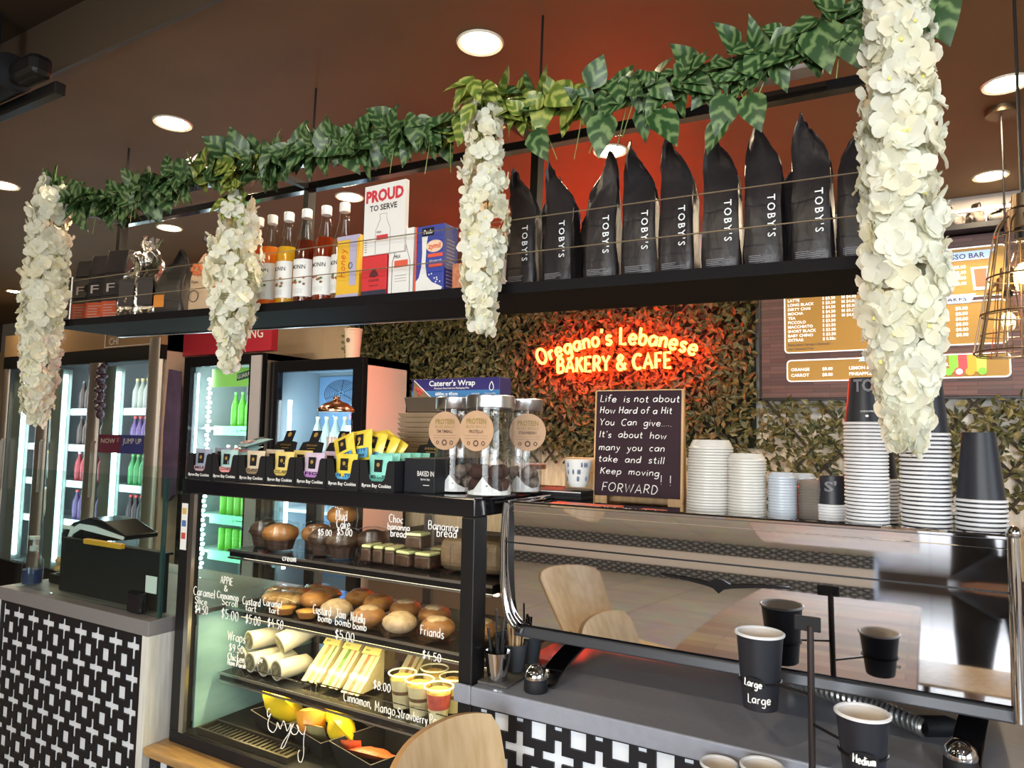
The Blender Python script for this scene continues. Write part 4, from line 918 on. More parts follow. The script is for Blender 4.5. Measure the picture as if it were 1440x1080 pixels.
def strand(lab, x, y, z0, z1, rad, n, ps, sparse, m, top_leaf=0):
    t = thing('flower_strand', lab, 'flower strand', (x, y, 0), 0, 'white wisteria strands')
    H = z0 - z1
    st = MB()
    for k in range(4):
        st.tube(smooth([(.008 * math.cos(k * 1.6), .008 * math.sin(k * 1.6), z0)] + [(.014 * math.cos(k * 1.6 + q), .014 * math.sin(k * 1.6 + q), z0 - H * q / 6) for q in range(1, 7)], 3), .0013, 4)
    pe = MB()
    for i in range(n):
        u = (i + U(0, 1)) / n
        u = u ** (.85)
        z = z0 - H * u
        R0 = rad(u); a = U(0, 2 * PI); rr = R0 * math.sqrt(U(.30, 1.0))
        c = Vector((rr * math.cos(a), rr * math.sin(a), z + U(-.01, .01)))
        out = Vector((math.cos(a), math.sin(a), U(-.5, .25))).normalized()
        up_ = Vector((U(-.3, .3), U(-.3, .3), 1)); sd_ = out.cross(up_).normalized(); up2 = sd_.cross(out).normalized()
        if u > sparse and rnd.random() < .5: st.tube([(0, 0, z + .015), tuple(c)], .0009, 4)
        m_ = 1 if rnd.random() < .3 else 0
        for k in range(4 if u < .95 else 3):
            an = k * PI / 2 + U(-.35, .35)
            d = (sd_ * math.cos(an) + up2 * math.sin(an) + out * U(.05, .6)).normalized()
            w = d.cross(out).normalized(); nn = w.cross(d); L_ = ps * U(.8, 1.2); W = L_ * U(.85, 1.1)
            cup = U(-.15, .28); rf = U(0, 6); vs = []
            for v_, hw in ((0, .10), (.25, .34), (.55, .50), (.82, .44), (1.0, .22)):
                for h_ in (-1, -.45, .45, 1):
                    e_ = abs(h_) ** 2
                    vs.append(c + d * (L_ * (v_ - .06 * e_ * v_)) + w * (h_ * hw * W) + nn * (L_ * (cup * e_ * .6 - cup * v_ * v_ * .7 + .07 * v_ * math.sin(rf + h_ * 2.6 + v_ * 5))))
            pe.add(vs, [(i_ * 4 + j_, i_ * 4 + j_ + 1, i_ * 4 + j_ + 5, i_ * 4 + j_ + 4) for i_ in range(4) for j_ in range(3)], m_, True)
        if rnd.random() < .35: pe.ball(c + out * .003, ps * .13, None, None, 6, 2)
    obj('stems', st, M['stem'], t)
    obj('blossoms', pe, m, t)
    if top_leaf:
        lv = MB()
        for q in range(top_leaf):
            a = U(0, 2 * PI)
            leaf(lv, (U(-.03, .03), U(-.05, .0), z0 + U(-.04, .07)), (math.cos(a), -.4, math.sin(a) * .6 - .5), (U(-.3, .4), -1, U(0, .7)), U(.055, .085), U(.03, .05), 0, .3)
        obj('leaves', lv, M['leafy'], t)
PM = [M['petal'], M['petal2'], M['petalheart']]
def lin(pts):
    def f(u):
        for (a, b_), (c, d) in zip(pts, pts[1:]):
            if u <= c: return b_ + (d - b_) * (u - a) / max(1e-6, c - a)
        return pts[-1][1]
    return f
strand('dense white flower strand hanging at the left end of the shelf', -2.95, 1.44, 2.53, 1.585, lin([(0, .035), (.1, .062), (.4, .075), (.75, .06), (.92, .045), (1, .012)]), 560, .032, .9, PM)
strand('ragged white flower strand hanging left of the syrup bottles, lower than the rest', -1.845, 1.44, 2.28, 1.75, lin([(0, .04), (.25, .075), (.5, .085), (.72, .058), (.86, .03), (1, .012)]), 240, .026, .42, PM, 16)
strand('thin white flower strand hanging between the cartons and the black bags', -.93, 1.44, 2.40, 1.81, lin([(0, .028), (.25, .05), (.55, .058), (.72, .050), (.86, .036), (1, .020)]), 260, .024, .55, PM, 10)
strand('large thick white flower strand hanging nearest the camera at the right end of the shelf', -.030, 1.43, 2.47, 1.545, lin([(0, .036), (.12, .045), (.35, .058), (.7, .066), (.84, .050), (.93, .030), (1, .012)]), 500, .031, .88, PM)
# ------------------------------------------------------------------ ivy wall screen, neon sign, menu board
def hedge_leaf(hl, x, z, y):
    a = U(0, 2 * PI); d = Vector((math.cos(a), U(-.4, -.05), math.sin(a))).normalized()
    n = Vector((U(-.6, .6), -1, U(-.4, .9))); n = (n - d * n.dot(d)).normalized(); s_ = d.cross(n)
    L_ = U(.036, .064); W = L_ * U(.36, .55); p = Vector((x, y, z))
    hl.add([p, p + d * L_ * .45 + s_ * W / 2 + n * .004, p + d * L_, p + d * L_ * .45 - s_ * W / 2 + n * .004], [(0, 1, 2), (0, 2, 3)], 0, False)
def ivy(lab, x0, x1, z0, z1, n, zb, thin):
    t = thing('ivy_screen', lab, 'ivy screen', (0, 0, 0), 0, 'ivy screens on the back wall')
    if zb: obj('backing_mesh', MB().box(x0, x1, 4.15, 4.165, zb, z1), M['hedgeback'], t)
    la = MB(); k = 0
    while x0 + k * .135 < x1:
        x = x0 + k * .135; k += 1
        for sg in (-1, 1):
            h_ = z1 - z0
            a = Vector((x - sg * h_ * .42, 4.12, z0)); b = Vector((x + sg * h_ * .42, 4.12, z1))
            if x0 < min(a.x, b.x) and max(a.x, b.x) < x1: la.tube([a, b], .009, 4)
    obj('lattice', la, M['lattice'], t)
    hl = MB()
    for i in range(n):
        x = U(x0, x1); z = U(z0, z1)
        if z < z0 + .05 + .04 * math.sin(x * 14) and rnd.random() < .8: continue
        if rnd.random() < thin(x, z): continue
        hedge_leaf(hl, x, z, U(4.06, 4.145))
    obj('foliage', hl, M['hedge'], t)
ivy('large artificial ivy screen behind the red neon sign', -3.86, -.83, 1.40, 2.47, 9500, 1.52, lambda x, z: .45 if x > -1.35 and z < 1.62 else 0)
ivy('lower artificial ivy screen under the menu board with white wall showing through', -.81, .9, 1.24, 1.784, 1900, 0, lambda x, z: .25 if z < 1.5 else 0)

neon = thing('neon_sign', 'glowing red and yellow neon sign with the bakery and cafe name on the ivy screen', 'neon sign', (0, 0, 0))
tube_m = mat('neon_tube', (1, .3, .05), .4, emit=(1.0, 0.030, 0.004), es=90.0)
Rn = 1.30
bend1 = lambda p: ((Rn + p[1]) * math.sin(p[0] / Rn), (Rn + p[1]) * math.cos(p[0] / Rn) - Rn, 0)
n1 = MB(); hand(n1, "Oregano's Lebanese", FR(-1.628, 3.985, 2.128, 0, .02), .098, .0084, 1.02, 'c', 0, 8, bend1, gap=1.25)
obj('script_tubes', n1, tube_m, neon)
n2 = MB(); hand(n2, 'BAKERY & CAFE', FR(-1.632, 3.985, 1.972, 0, .01), .088, .0084, .735, 'c', 0, 8, gap=1.0)
obj('capital_tubes', n2, tube_m, neon)
obj('backing_plate', MB().box(-2.10, -1.16, 3.995, 4.0, 1.945, 2.19), clear('acrylic_plate', (1, .97, .95), .5), neon)
obj('hanging_wire', MB().tube([(-2.0, 3.997, 2.19), (-2.0, 3.997, 2.79)], .0015, 4).tube([(-1.25, 3.997, 2.19), (-1.25, 3.997, 2.79)], .0015, 4).tube([(-1.2, 3.997, 1.96), (-1.05, 3.98, 1.86), (-1.0, 3.98, 1.6)], .003, 5), M['black'], neon)

menu = thing('menu_board', 'lit menu board with orange price panels on dark timber right of the ivy screen', 'menu board', (0, 0, 0))
plank = brickmat('menu_timber', (0.085, 0.032, 0.036), (0.17, 0.075, 0.07), (0.035, 0.015, 0.02), 1.0, 0.22, 0.021, 0.5, 0.37, 0.0012, 'Object', (PI / 2, 0, 0))
obj('timber_board', MB().box(-.79, 1.5, 4.11, 4.145, 1.797, 2.595), plank, menu, bevel=.003)
obj('frame', MB().box(-.80, 1.5, 4.105, 4.15, 1.785, 1.796).box(-.80, -.789, 4.105, 4.15, 1.785, 2.595), M['black'], menu)
pan = mat('menu_panel', (0.30, 0.17, 0.03), .5, emit=(0.36, 0.19, 0.02), es=.34)
mw = mat('menu_white', (.8, .8, .8), .5, emit=(1, 1, 1), es=.75)
mblue = mat('menu_blue', (.35, .5, .75), .5, emit=(.40, .60, .95), es=.65)
mdark = mat('menu_ink', (.06, .05, .10), .5)
def rrect(x0, x1, z0, z1, r=.02):
    out = []
    for cx_, cz_, a0 in ((x1 - r, z0 + r, -90), (x1 - r, z1 - r, 0), (x0 + r, z1 - r, 90), (x0 + r, z0 + r, 180)):
        out += [(cx_ + r * math.cos(math.radians(a0 + q * 18)), cz_ + r * math.sin(math.radians(a0 + q * 18))) for q in range(6)]
    return out
pb, pw, pl, pk = MB(), MB(), MB(), MB()
for x0, x1, z0, z1 in ((-.662, -.19, 2.045, 2.58), (-.16, .352, 2.285, 2.53), (-.16, .345, 2.05, 2.262), (-.652, .352, 1.888, 2.002)):
    pb.poly([(p[0], 4.107, p[1]) for p in rrect(x0, x1, z0, z1)])
    pw.tube([(p[0], 4.106, p[1]) for p in rrect(x0, x1, z0, z1)], .0035, 4, 0, None, True)
def mt(s, x, z, c, al='l', mb=None, b=.02): ptext(mb or pw, s, FR(x, 4.1045, z), c, None, al, b)
rows = ['LATTE', 'LONG BLACK', 'DIRTY CHAI', 'MOCHA', 'TEA', 'PICCOLO', 'MACCHIATO', 'SHORT BLACK', 'BABY CHINO', 'EXTRAS:']
pr = ['$3.50', '$3.50', '$4.50', '$4.50', '$3.50', '$3.50', '$3.50', '$3.50', '$3.50', '0.50c']
pm = ['$4.00', '$4.00', '$5.00', '$5.00', '$4.00']
for i, r in enumerate(rows):
    z = 2.325 - i * .0243
    mt(r, -.645, z, .0155); mt('S ' + pr[i] if i < 9 else '$ 0.50c', -.47, z, .0155)
    if i < 5: mt('M ' + pm[i], -.375, z, .0155)
for i, s in enumerate(('Extra shot / Syrups / Almond /', 'soy / Lactose Free')): mt(s, -.645, 2.082 - i * .022, .0125, 'l', pk, .012)
mt('ORANGE', -.632, 1.944, .0165); mt('CARROT', -.632, 1.913, .0165); mt('$8.00', -.475, 1.944, .0165); mt('$8.00', -.475, 1.913, .0165); mt('LEMON &', -.345, 1.944, .0165); mt('PINEAPPLE', -.345, 1.913, .0165); mt('$8.00', .075, 1.947, .0165)
for x0, x1, z0, z1 in ((-.10, .305, 2.468, 2.512), (-.12, .225, 2.255, 2.30), (-.30, .0, 1.985, 2.02)):
    pl = MB(); pl.poly([(x0, 4.1052, z0), (x1 - .025, 4.1052, z0), (x1, 4.1052, z1), (x0 + .025, 4.1052, z1)]); obj('heading_banner', pl, mblue, menu)
mt('ESPRESSO BAR', .265, 2.476, .026, 'r', pk); mt('MILKSHAKES', .185, 2.264, .026, 'r', pk); mt('FRESH JUICE', -.27, 1.991, .022, 'l', pk)
for i in range(4): mt('$8.00', .135, 2.428 - i * .0275, .0165)
for i in range(6): mt('$8.00', .137, 2.222 - i * .0262, .0165)
mt('SHAKE', .112, 2.170, .0145, 'r'); mt('SHAKE', .112, 2.117, .0145, 'r')
obj('price_panel', pb, pan, menu); obj('price_lettering', pw, mw, menu); obj('heading_lettering', pk, mdark, menu)
pc = MB()
pc.poly([(.215, 4.1045, 2.315), (.275, 4.1045, 2.315), (.285, 4.1045, 2.43), (.205, 4.1045, 2.43)], 0); pc.poly([(.225, 4.104, 2.33), (.265, 4.104, 2.33), (.272, 4.104, 2.42), (.218, 4.104, 2.42)], 1)
for i, c in enumerate((2, 3, 4, 5)): pc.poly([(.105 + i * .038, 4.104 - .0002 * i, 1.915), (.142 + i * .038, 4.104 - .0002 * i, 1.915), (.145 + i * .038, 4.104 - .0002 * i, 2.0), (.102 + i * .038, 4.104 - .0002 * i, 2.0)], c)
for i, (c, x, r) in enumerate(((2, .10, .018), (3, .145, .022), (4, .19, .020), (2, .24, .018))): pc.lathe([(0, 0), (r * .7, 0)], 16, 0 if c == 3 else c, FR(x, 4.102 - .0003 * i, 1.917), False, False).lathe([(r * .7, 0), (r, 0)], 16, c, FR(x, 4.1021 - .0003 * i, 1.917), False, False)
obj('drink_picture', pc, [mat('pic_glass', (.6, .6, .65), .4, emit=(.6, .6, .65), es=.3), mat('pic_choc', (.30, .10, .04), .5, emit=(.3, .1, .04), es=.3), mat('pic_green', (.2, .55, .05), .5, emit=(.2, .55, .05), es=.4), mat('pic_red', (.7, .06, .08), .5, emit=(.7, .06, .08), es=.4), mat('pic_orange', (.85, .35, .03), .5, emit=(.85, .35, .03), es=.4), mat('pic_lime', (.6, .7, .1), .5, emit=(.6, .7, .1), es=.4)], menu)
t = thing('high_ledge', 'high grey ledge above the menu board', 'ledge', (0, 0, 0))
obj('board', MB().box(-.75, 1.5, 4.0, 4.19, 2.60, 2.625), M['black'], t); obj('edge', MB().box(-.75, 1.5, 3.985, 3.999, 2.675, 2.69).box(-.75, 1.5, 4.15, 4.19, 2.626, 2.80), mat('ledge_grey', (.35, .31, .28), .5), t)
for i in range(7):
    x = .06 + i * .085
    tag(obj('folded_bag', bag_mesh(.08, .05, .075 + .01 * (i % 3), (.5, -.4, .2)[i % 3], 200 + i, 2.5), mat('folded_bag_brown', (.09, .07, .06), .6) if i == 0 else bpy.data.materials['folded_bag_brown'], None, (x, 4.07, 2.626), .3 * (i % 3)), 'crumpled dark brown bag lying on the high ledge above the menu board', 'bag', 'crumpled bags on the high ledge')

# cage pendants at the right edge
brass = mat('aged_brass', (.16, .11, .065), .35, .85)
bulbm = mat('bulb_glow', (1, .8, .5), .3, emit=(1, .72, .35), es=9)
def pendant(x, y, zt, h_, r0, r1, lab):
    t = thing('cage_pendant', lab, 'pendant lamp', (x, y, zt), 0, 'wire cage pendants')
    obj('cap', MB().lathe([(.0, .05), (.02, .05), (.022, .02), (.032, .012), (.034, -.03), (.0, -.03)], 20), brass, t)
    cg = MB()
    for k in range(12):
        a = 2 * PI * k / 12
        cg.tube(smooth([(.03 * math.cos(a), .03 * math.sin(a), 0), (r0 * math.cos(a), r0 * math.sin(a), -.035), ((r0 * .55 + r1 * .45) * math.cos(a), (r0 * .55 + r1 * .45) * math.sin(a), -h_ * .55), (r1 * math.cos(a), r1 * math.sin(a), -h_)], 4), .0022, 5)
    for f_ in (.15, .45, .72, 1.0):
        r = r0 + (r1 - r0) * max(0, (f_ * h_ - .035) / (h_ - .035))
        cg.tube([(r * math.cos(k * PI / 14), r * math.sin(k * PI / 14), -h_ * f_) for k in range(28)], .0022, 5, 0, None, True)
    obj('cage', cg, brass, t)
    obj('cord', MB().tube([(0, 0, .05), (0, 0, 2.78 - zt)], .0035, 6), M['black'], t)
    obj('canopy', MB().lathe([(.05, 2.775 - zt), (.052, 2.80 - zt)], 20), brass, t)
    bl = obj('bulb', MB().lathe([(.014, -.05), (.018, -.075), (.036, -.125), (.038, -.145), (.028, -.172), (.0, -.182)], 24, 0, None, False, False), clear('bulb_glass', (1, .93, .75), 1.2), t)
    fl = MB().lathe([(0, -.11), (.012, -.115), (.016, -.14), (.010, -.158), (0, -.162)], 12); obj('filament', fl, bulbm, bl)
    obj('holder', MB().lathe([(.017, -.03), (.017, -.055)], 16), M['black'], t)
    l = bpy.data.lights.new('lamp', 'POINT'); l.energy = 2.5; l.color = (1, .75, .42); l.shadow_soft_size = .03
    o = bpy.data.objects.new('lamp', l); COL.objects.link(o); o.location = (0, 0, -.14); o.parent = t
pendant(.205, 2.0, 2.09, .32, .055, .105, 'brass wire cage pendant lamp cut by the right frame edge, nearer one')
pendant(.265, 3.1, 2.15, .27, .06, .10, 'brass wire cage pendant lamp behind the nearer one, its whole bulb showing')

# ------------------------------------------------------------------ drinks fridges
silver = mat('fridge_silver', (.52, .47, .43), .35, .75)
inside = mat('fridge_interior', (.30, .35, .37), .5)
led = mat('fridge_led', (1, 1, 1), .5, emit=(.72, .90, 1.0), es=13)
railw = mat('shelf_rail_white', (.36, .43, .43), .4)
BOT = {}
def bottle_src(kind, col, capc, h_, r, trans=.07):
    mb = MB()
    if kind == 'can': mb.lathe([(r * .8, 0), (r, .008), (r, h_ - .012), (r * .82, h_)], 14)
    else: mb.lathe([(r * .9, 0), (r, .01), (r, h_ * .55), (r * .85, h_ * .65), (r * .38, h_ * .84), (r * .36, h_ * .93)], 14, 0, None, True, True); mb.lathe([(r * .42, h_ * .93), (r * .42, h_)], 10, 1)
    return mb, [liquid('drink_%d' % len(BOT), col, trans), mat('drink_cap_%d' % len(BOT), capc, .4)]
def row(key, kind, col, capc, h_, r, xs, y, z, lab, grp, cat='bottle'):
    for i, x in enumerate(xs):
        if key not in BOT:
            mb, ms = bottle_src(kind, col, capc, h_, r); o = obj('drink_can' if kind == 'can' else 'drink_bottle', mb, ms, None, (x, y, z)); BOT[key] = o
            tag(o, lab, cat, grp)
        else: dup(BOT[key], (x, y, z), None, lab, grp)['category'] = cat
def lin_(a, b, n): return [a + (b - a) * i / (n - 1) for i in range(n)]

# three door fridge at the left
A0, A1, AY0, AY1 = -7.66, -5.20, 3.42, 4.08
fr_ = thing('drinks_fridge', 'tall silver three door drinks fridge at the left behind the till counter', 'fridge', (0, 0, 0))
obj('cabinet', MB().box(A0, A1, AY1 - .03, AY1, 0.1, 2.45).box(A0, A0 + .03, AY0 + .05, AY1, .1, 2.45)  .box(A0, A1, AY0 + .05, AY1, 2.20, 2.45).box(A0, A1, AY0 + .05, AY1, 0.1, .35), inside, fr_)
obj('side_panel', MB().box(A1 - .03, A1, AY0 + .05, AY1, .1, 2.45), mat('pinkish_side_panel', (.58, .42, .34), .35), fr_)
obj('kick', MB().box(A0, A1, AY0 + .02, AY1, 0.0, .34), M['matteblack'], fr_)
hd = obj('header', MB().box(A0, A1, AY0, AY0 + .049, 2.245, 2.45), mat('header_bronze', (.46, .29, .15), .35, .3), fr_)
tx = MB(); ptext(tx, 'CHI', FR(-5.92, AY0 - .002, 2.275), .06, None, 'l', .01); tx.tube([(-5.98, AY0 - .002, 2.40), (-5.98, AY0 - .002, 2.255), (-5.3, AY0 - .002, 2.255)], .004, 4); obj('lettering', tx, M['white'], hd)
obj('top_band', MB().box(A0, A1, AY0, AY0 + .049, 2.13, 2.244), M['black'], fr_)
cols = (-7.62, -6.93, -6.12, -5.29)
for i, x in enumerate(cols): obj('column', MB().lathe([(.085 if i else .05, .3), (.085 if i else .05, 2.30 if i == 3 else 2.13)], 16, 0, Matrix.Translation((x, AY0 + .02, 0)) @ Matrix.Diagonal((1, .45, 1, 1))), silver, fr_)
for i in range(3):
    a, b_ = cols[i] + .085, cols[i + 1] - .085
    obj('door_glass', MB().box(a, b_, AY0 + .022, AY0 + .03, .34, 2.13), M['glass'], fr_)
    obj('door_jamb', MB().box(a + .02, a + .17, AY0 + .04, AY0 + .12, .34, 2.10), mat('jamb_pale', (.26, .34, .32), .4) if i == 0 else bpy.data.materials['jamb_pale'], fr_)
    obj('handle', MB().box(a - .03, a - .005, AY0 - .035, AY0 - .005, 1.0, 1.45).box(a - .03, a - .005, AY0 - .03, AY0 + .01, 1.45, 1.47), silver, fr_)
    obj('led_strip', MB().box(a + .18, a + .20, AY0 + .05, AY0 + .07, .40, 2.05), led, fr_)
    for z in (1.74, 1.42, 1.10, .76): obj('shelf', MB().box(a, b_, AY0 + .14, AY1 - .04, z - .02, z).box(a, b_, AY0 + .125, AY0 + .139, z - .05, z + .01), railw, fr_)
    area_light('lamp', ((a + b_) / 2, AY0 + .10, 1.3), (PI / 2, 0, 0), b_ - a - .1, 1.5, 9, (.90, .97, 1), fr_)
DR = [('d1', (.45, .50, .45), (.6, .5, .2)), ('d2', (.10, .07, .06), (.1, .1, .1)), ('d3', (.45, .05, .07), (.6, .6, .6)), ('d4', (.05, .32, .10), (.1, .4, .1)), ('d5', (.16, .10, .30), (.7, .1, .1)), ('d6', (.55, .45, .35), (.8, .8, .8)), ('d7', (.05, .03, .04), (.7, .05, .05))]
plan = {0: ('d6', 'd1', 'd1', 'd6'), 1: ('d2', 'd2', 'd3', 'd5'), 2: ('d1', 'd5', 'd4', 'd7')}
nm_d = ('leftmost', 'middle', 'right hand'); nm_s = ('top', 'second', 'third', 'bottom')
cn = dict(d1='pale', d2='dark', d3='red', d4='green', d5='purple', d6='cream', d7='cola brown')
for i in range(3):
    a, b_ = cols[i] + .31, cols[i + 1] - .14
    for s_, z in enumerate((1.74, 1.42, 1.10, .76)):
        k = plan[i][s_]; c = [d for d in DR if d[0] == k][0]
        row(k, 'bottle', c[1], c[2], .262, .036, lin_(a, b_, int((b_ - a) / .076) + 1), AY0 + .20, z + .001, '%s bottle on the %s shelf behind the %s silver fridge door' % (cn[k], nm_s[s_], nm_d[i]), '%s bottles, %s shelf, %s door' % (cn[k], nm_s[s_], nm_d[i]))
st = tag(obj('door_sticker', MB().box(-6.02, -5.70, AY0 + .016, AY0 + .0205, 1.375, 1.525, 0).box(-5.70, -5.39, AY0 + .016, AY0 + .0205, 1.375, 1.525, 1), [mat('sticker_maroon', (.16, .03, .07), .5), mat('sticker_navy', (.05, .06, .26), .5)]), 'dark red and blue sticker across the right hand door of the silver fridge', 'sticker')
tx = MB(); ptext(tx, 'NOW', FR(-5.98, AY0 + .0145, 1.455), .04, .2); ptext(tx, '2', FR(-5.75, AY0 + .0145, 1.47), .03); ptext(tx, 'JUMP UP', FR(-5.67, AY0 + .0145, 1.455), .045, .25); obj('lettering', tx, M['white'], st)
mb = MB()
for k in range(13): mb.ball((.02 * math.sin(k * 2.3), .02 * math.cos(k * 2.3), -.03 * k), .034, .03, .026, 8)
mb.ball((0.02, 0, -.41), .035, .035, .04, 8)
tag(obj('onion_braid', mb, mat('purple_braid', (.06, .035, .06), .5), None, (-5.92, AY0 - .05, 2.10)), 'dark purple braided bunch hanging on the right hand door of the silver fridge', 'braid')

t = tag(obj('purple_reflection_sheet', MB().prism([(-.060, 0), (.02, -.03), (.075, 0.02), (.082, .5), (.070, .98), (-.055, 1.0), (-.082, .5)], .03), mat('dark_purple_reflection', (.09, .06, .13), .8, var=.3, scale=5), None, (-5.115, 3.47, 1.05)), 'dark purple cloth hanging in the gap between the silver fridge and the green lit fridge', 'cloth')  # sheet added in the purple of a reflection on the silver fridge side
t = thing('red_header_sign', 'red header sign with white lettering above the green lit fridge', 'sign', (0, 0, 0))
obj('board', MB().box(-5.19, -4.16, 3.60, 3.66, 2.17, 2.39), mat('sign_red_board', (.42, .025, .045), .45), t)
tx = MB(); ptext(tx, 'ING', FR(-4.25, 3.598, 2.27), .075, None, 'r', .01); obj('lettering', tx, M['white'], t)

# green lit fridge
def fridge(lab, x0, x1, y0, y1, z1, gx0, gx1, gz0, gz1, sidem):
    t = thing('drinks_fridge', lab, 'fridge', (0, 0, 0))
    obj('cabinet', MB().box(x0, x1, y1 - .03, y1, .1, z1).box(x0, x0 + .03, y0 + .05, y1, .1, z1).box(x0, x1, y0 + .05, y1, z1 - .05, z1).box(x0, x1, y0 + .05, y1, .05, .2), inside, t)
    obj('side_panel', MB().box(x1 - .03, x1, y0 + .05, y1, .05, z1), sidem, t)
    obj('door_frame', MB().box(x0, gx0, y0, y0 + .049, .1, z1).box(gx1, x1, y0, y0 + .049, .1, z1).box(gx0, gx1, y0, y0 + .049, gz1, z1).box(gx0, gx1, y0, y0 + .049, .1, gz0), M['blackgloss'], t, bevel=.003)
    obj('door_glass', MB().box(gx0, gx1, y0 + .02, y0 + .028, gz0, gz1), M['glass'], t)
    return t
g = fridge('black framed drinks fridge lit green inside, behind the left end of the cookie boxes', -5.02, -4.13, 3.50, 4.10, 2.14, -4.94, -4.27, .30, 2.06, silver)
obj('silver_edge', MB().box(-4.235, -4.13, 3.488, 3.499, .3, 2.12), mat('pale_silver', (.62, .62, .70), .3, .4), g)
zz = MB()
for k in range(44): zz.ball((-4.80 + .008 * (-1) ** k, 3.575, .42 + k * .036), .016, .016, .014, 6)
obj('led_strip', zz, led, g)
obj('led_strip', MB().box(-4.925, -4.915, 3.555, 3.565, .35, 2.02), led, g)
hdr = obj('header_panel', MB().box(-4.76, -4.28, 3.56, 3.57, 1.905, 2.045), mat('green_header', (.20, .50, .10), .5, emit=(.25, .62, .12), es=.35), g)
gb = MB(); gb.quad((-4.47, 3.5585, 1.945), (-4.28, 3.5585, 1.975), (-4.28, 3.5585, 2.035), (-4.47, 3.5585, 2.0)); obj('badge', gb, mat('badge_dark', (.03, .09, .11), .5), hdr)
tx = MB(); ptext(tx, 'GUARANA', FR(-4.462, 3.557, 1.960, 0, .16), .032, .20); obj('lettering', tx, M['white'], hdr)
grail = mat('green_rail', (.10, .45, .22), .4, emit=(.12, .55, .28), es=.35)
for z in (1.60, 1.20, .93, .66):
    obj('shelf', MB().box(-4.98, -4.17, 3.62, 4.06, z - .02, z), railw, g)
    rl = MB().box(-4.76, -4.28, 3.60, 3.612, z - .062, z + .008); rr = obj('price_rail', rl, grail, g)
    tx = MB(); ptext(tx, 'V', FR(-4.50, 3.598, z - .045), .03); tx.box(-4.46, -4.36, 3.597, 3.599, z - .03, z - .024); obj('lettering', tx, M['matteblack'], rr)
area_light('lamp', (-4.6, 3.59, 1.25), (PI / 2, 0, 0), .6, 1.6, 13, (.80, 1, .90), g)
area_light('lamp', (-4.78, 3.56, 1.25), (PI / 2, 0, math.radians(-50)), .05, 1.6, 4, (.8, 1, .9), g)
row('g1', 'bottle', (.10, .42, .03), (.1, .3, .1), .27, .034, lin_(-4.62, -4.22, 6), 3.68, 1.601, 'green glass drink bottle on the top shelf of the green lit fridge', 'green bottles in the green lit fridge')
row('d3', 'bottle', (.4, .1, .1), (.7, .1, .1), .235, .034, lin_(-4.68, -4.22, 6), 3.68, 1.201, 'red capped drink bottle on the second shelf of the green lit fridge', 'red capped bottles in the green lit fridge')
row('g2', 'can', (.16, .50, .04), (.5, .5, .5), .17, .033, lin_(-4.70, -4.22, 7), 3.68, .661, 'green drink can on the lowest visible shelf of the green lit fridge', 'green cans in the green lit fridge', 'can')
row('g2', 'can', (.16, .50, .04), (.5, .5, .5), .17, .033, lin_(-4.70, -4.22, 7), 3.68, .931, 'green drink can on the third shelf of the green lit fridge', 'green cans in the green lit fridge, third shelf', 'can')

p = fridge('black framed fridge with pink beige side and bluish glass, behind the cookie boxes', -4.10, -3.215, 3.55, 4.04, 2.075, -4.02, -3.305, .5, 1.995, M['pink'])
obj('led_strip', MB().box(-3.98, -3.962, 3.62, 3.64, .60, 1.80), led, p)
for z in (1.42, 1.02, .66): obj('shelf', MB().box(-4.07, -3.25, 3.66, 4.0, z - .02, z), railw, p)
obj('inner_lining', MB().box(-4.06, -3.25, 4.0, 4.008, .5, 2.0), mat('fridge_blue_lining', (.20, .34, .52), .4), p)
area_light('lamp', (-3.65, 3.62, 1.25), (PI / 2, 0, 0), .6, 1.3, 14, (.55, .80, 1.0), p)
row('d1', 'bottle', (.4, .45, .4), (.6, .5, .2), .235, .034, lin_(-3.80, -3.36, 6), 3.74, 1.421, 'pale drink bottle in the bluish fridge', 'pale bottles in the bluish fridge')
tag(obj('drink_carton', MB().box(-.04, .04, -.03, .03, 0, .13, 0).box(-.04, .04, -.03, .03, .13, .2, 1), [mat('carton_blue', (.05, .12, .5)), M['white']], None, (-3.42, 3.69, 1.421)), 'blue and white carton in the bluish fridge', 'carton')
t = thing('paper_cup', 'large cream paper cup with small round emblem standing on the bluish fridge', 'cup', (-3.375, 3.62, 2.076))
obj('cup', MB().lathe([(.0, 0), (.047, 0), (.060, .19), (.063, .192), (.063, .202), (.058, .204), (.055, .18), (0, .18)], 24, 0, None, False, False), mat('cream_cup', (.74, .62, .52), .5), t)
obj('emblem', MB().lathe([(0, 0), (.017, 0)], 20, 0, FR(.004, -.0560, .12, 0, 0, .07), False, False), mat('emblem_brown', (.14, .09, .08)), t)
sv = thing('sprig', 'small dark leafy sprig left of the cream paper cup on the bluish fridge', 'sprig', (-3.49, 3.66, 2.076))
tt = MB().tube([(0, 0, 0), (.02, 0, .1), (-.01, 0, .20)], .003, 5); obj('stem', tt, M['stem'], sv)
tl = MB()
for q in range(7): leaf(tl, (0, 0, .05 + q * .022), ((-1) ** q, -.2, .5), (0, -1, .3), .04, .022)
obj('leaves', tl, M['hedge'], sv)

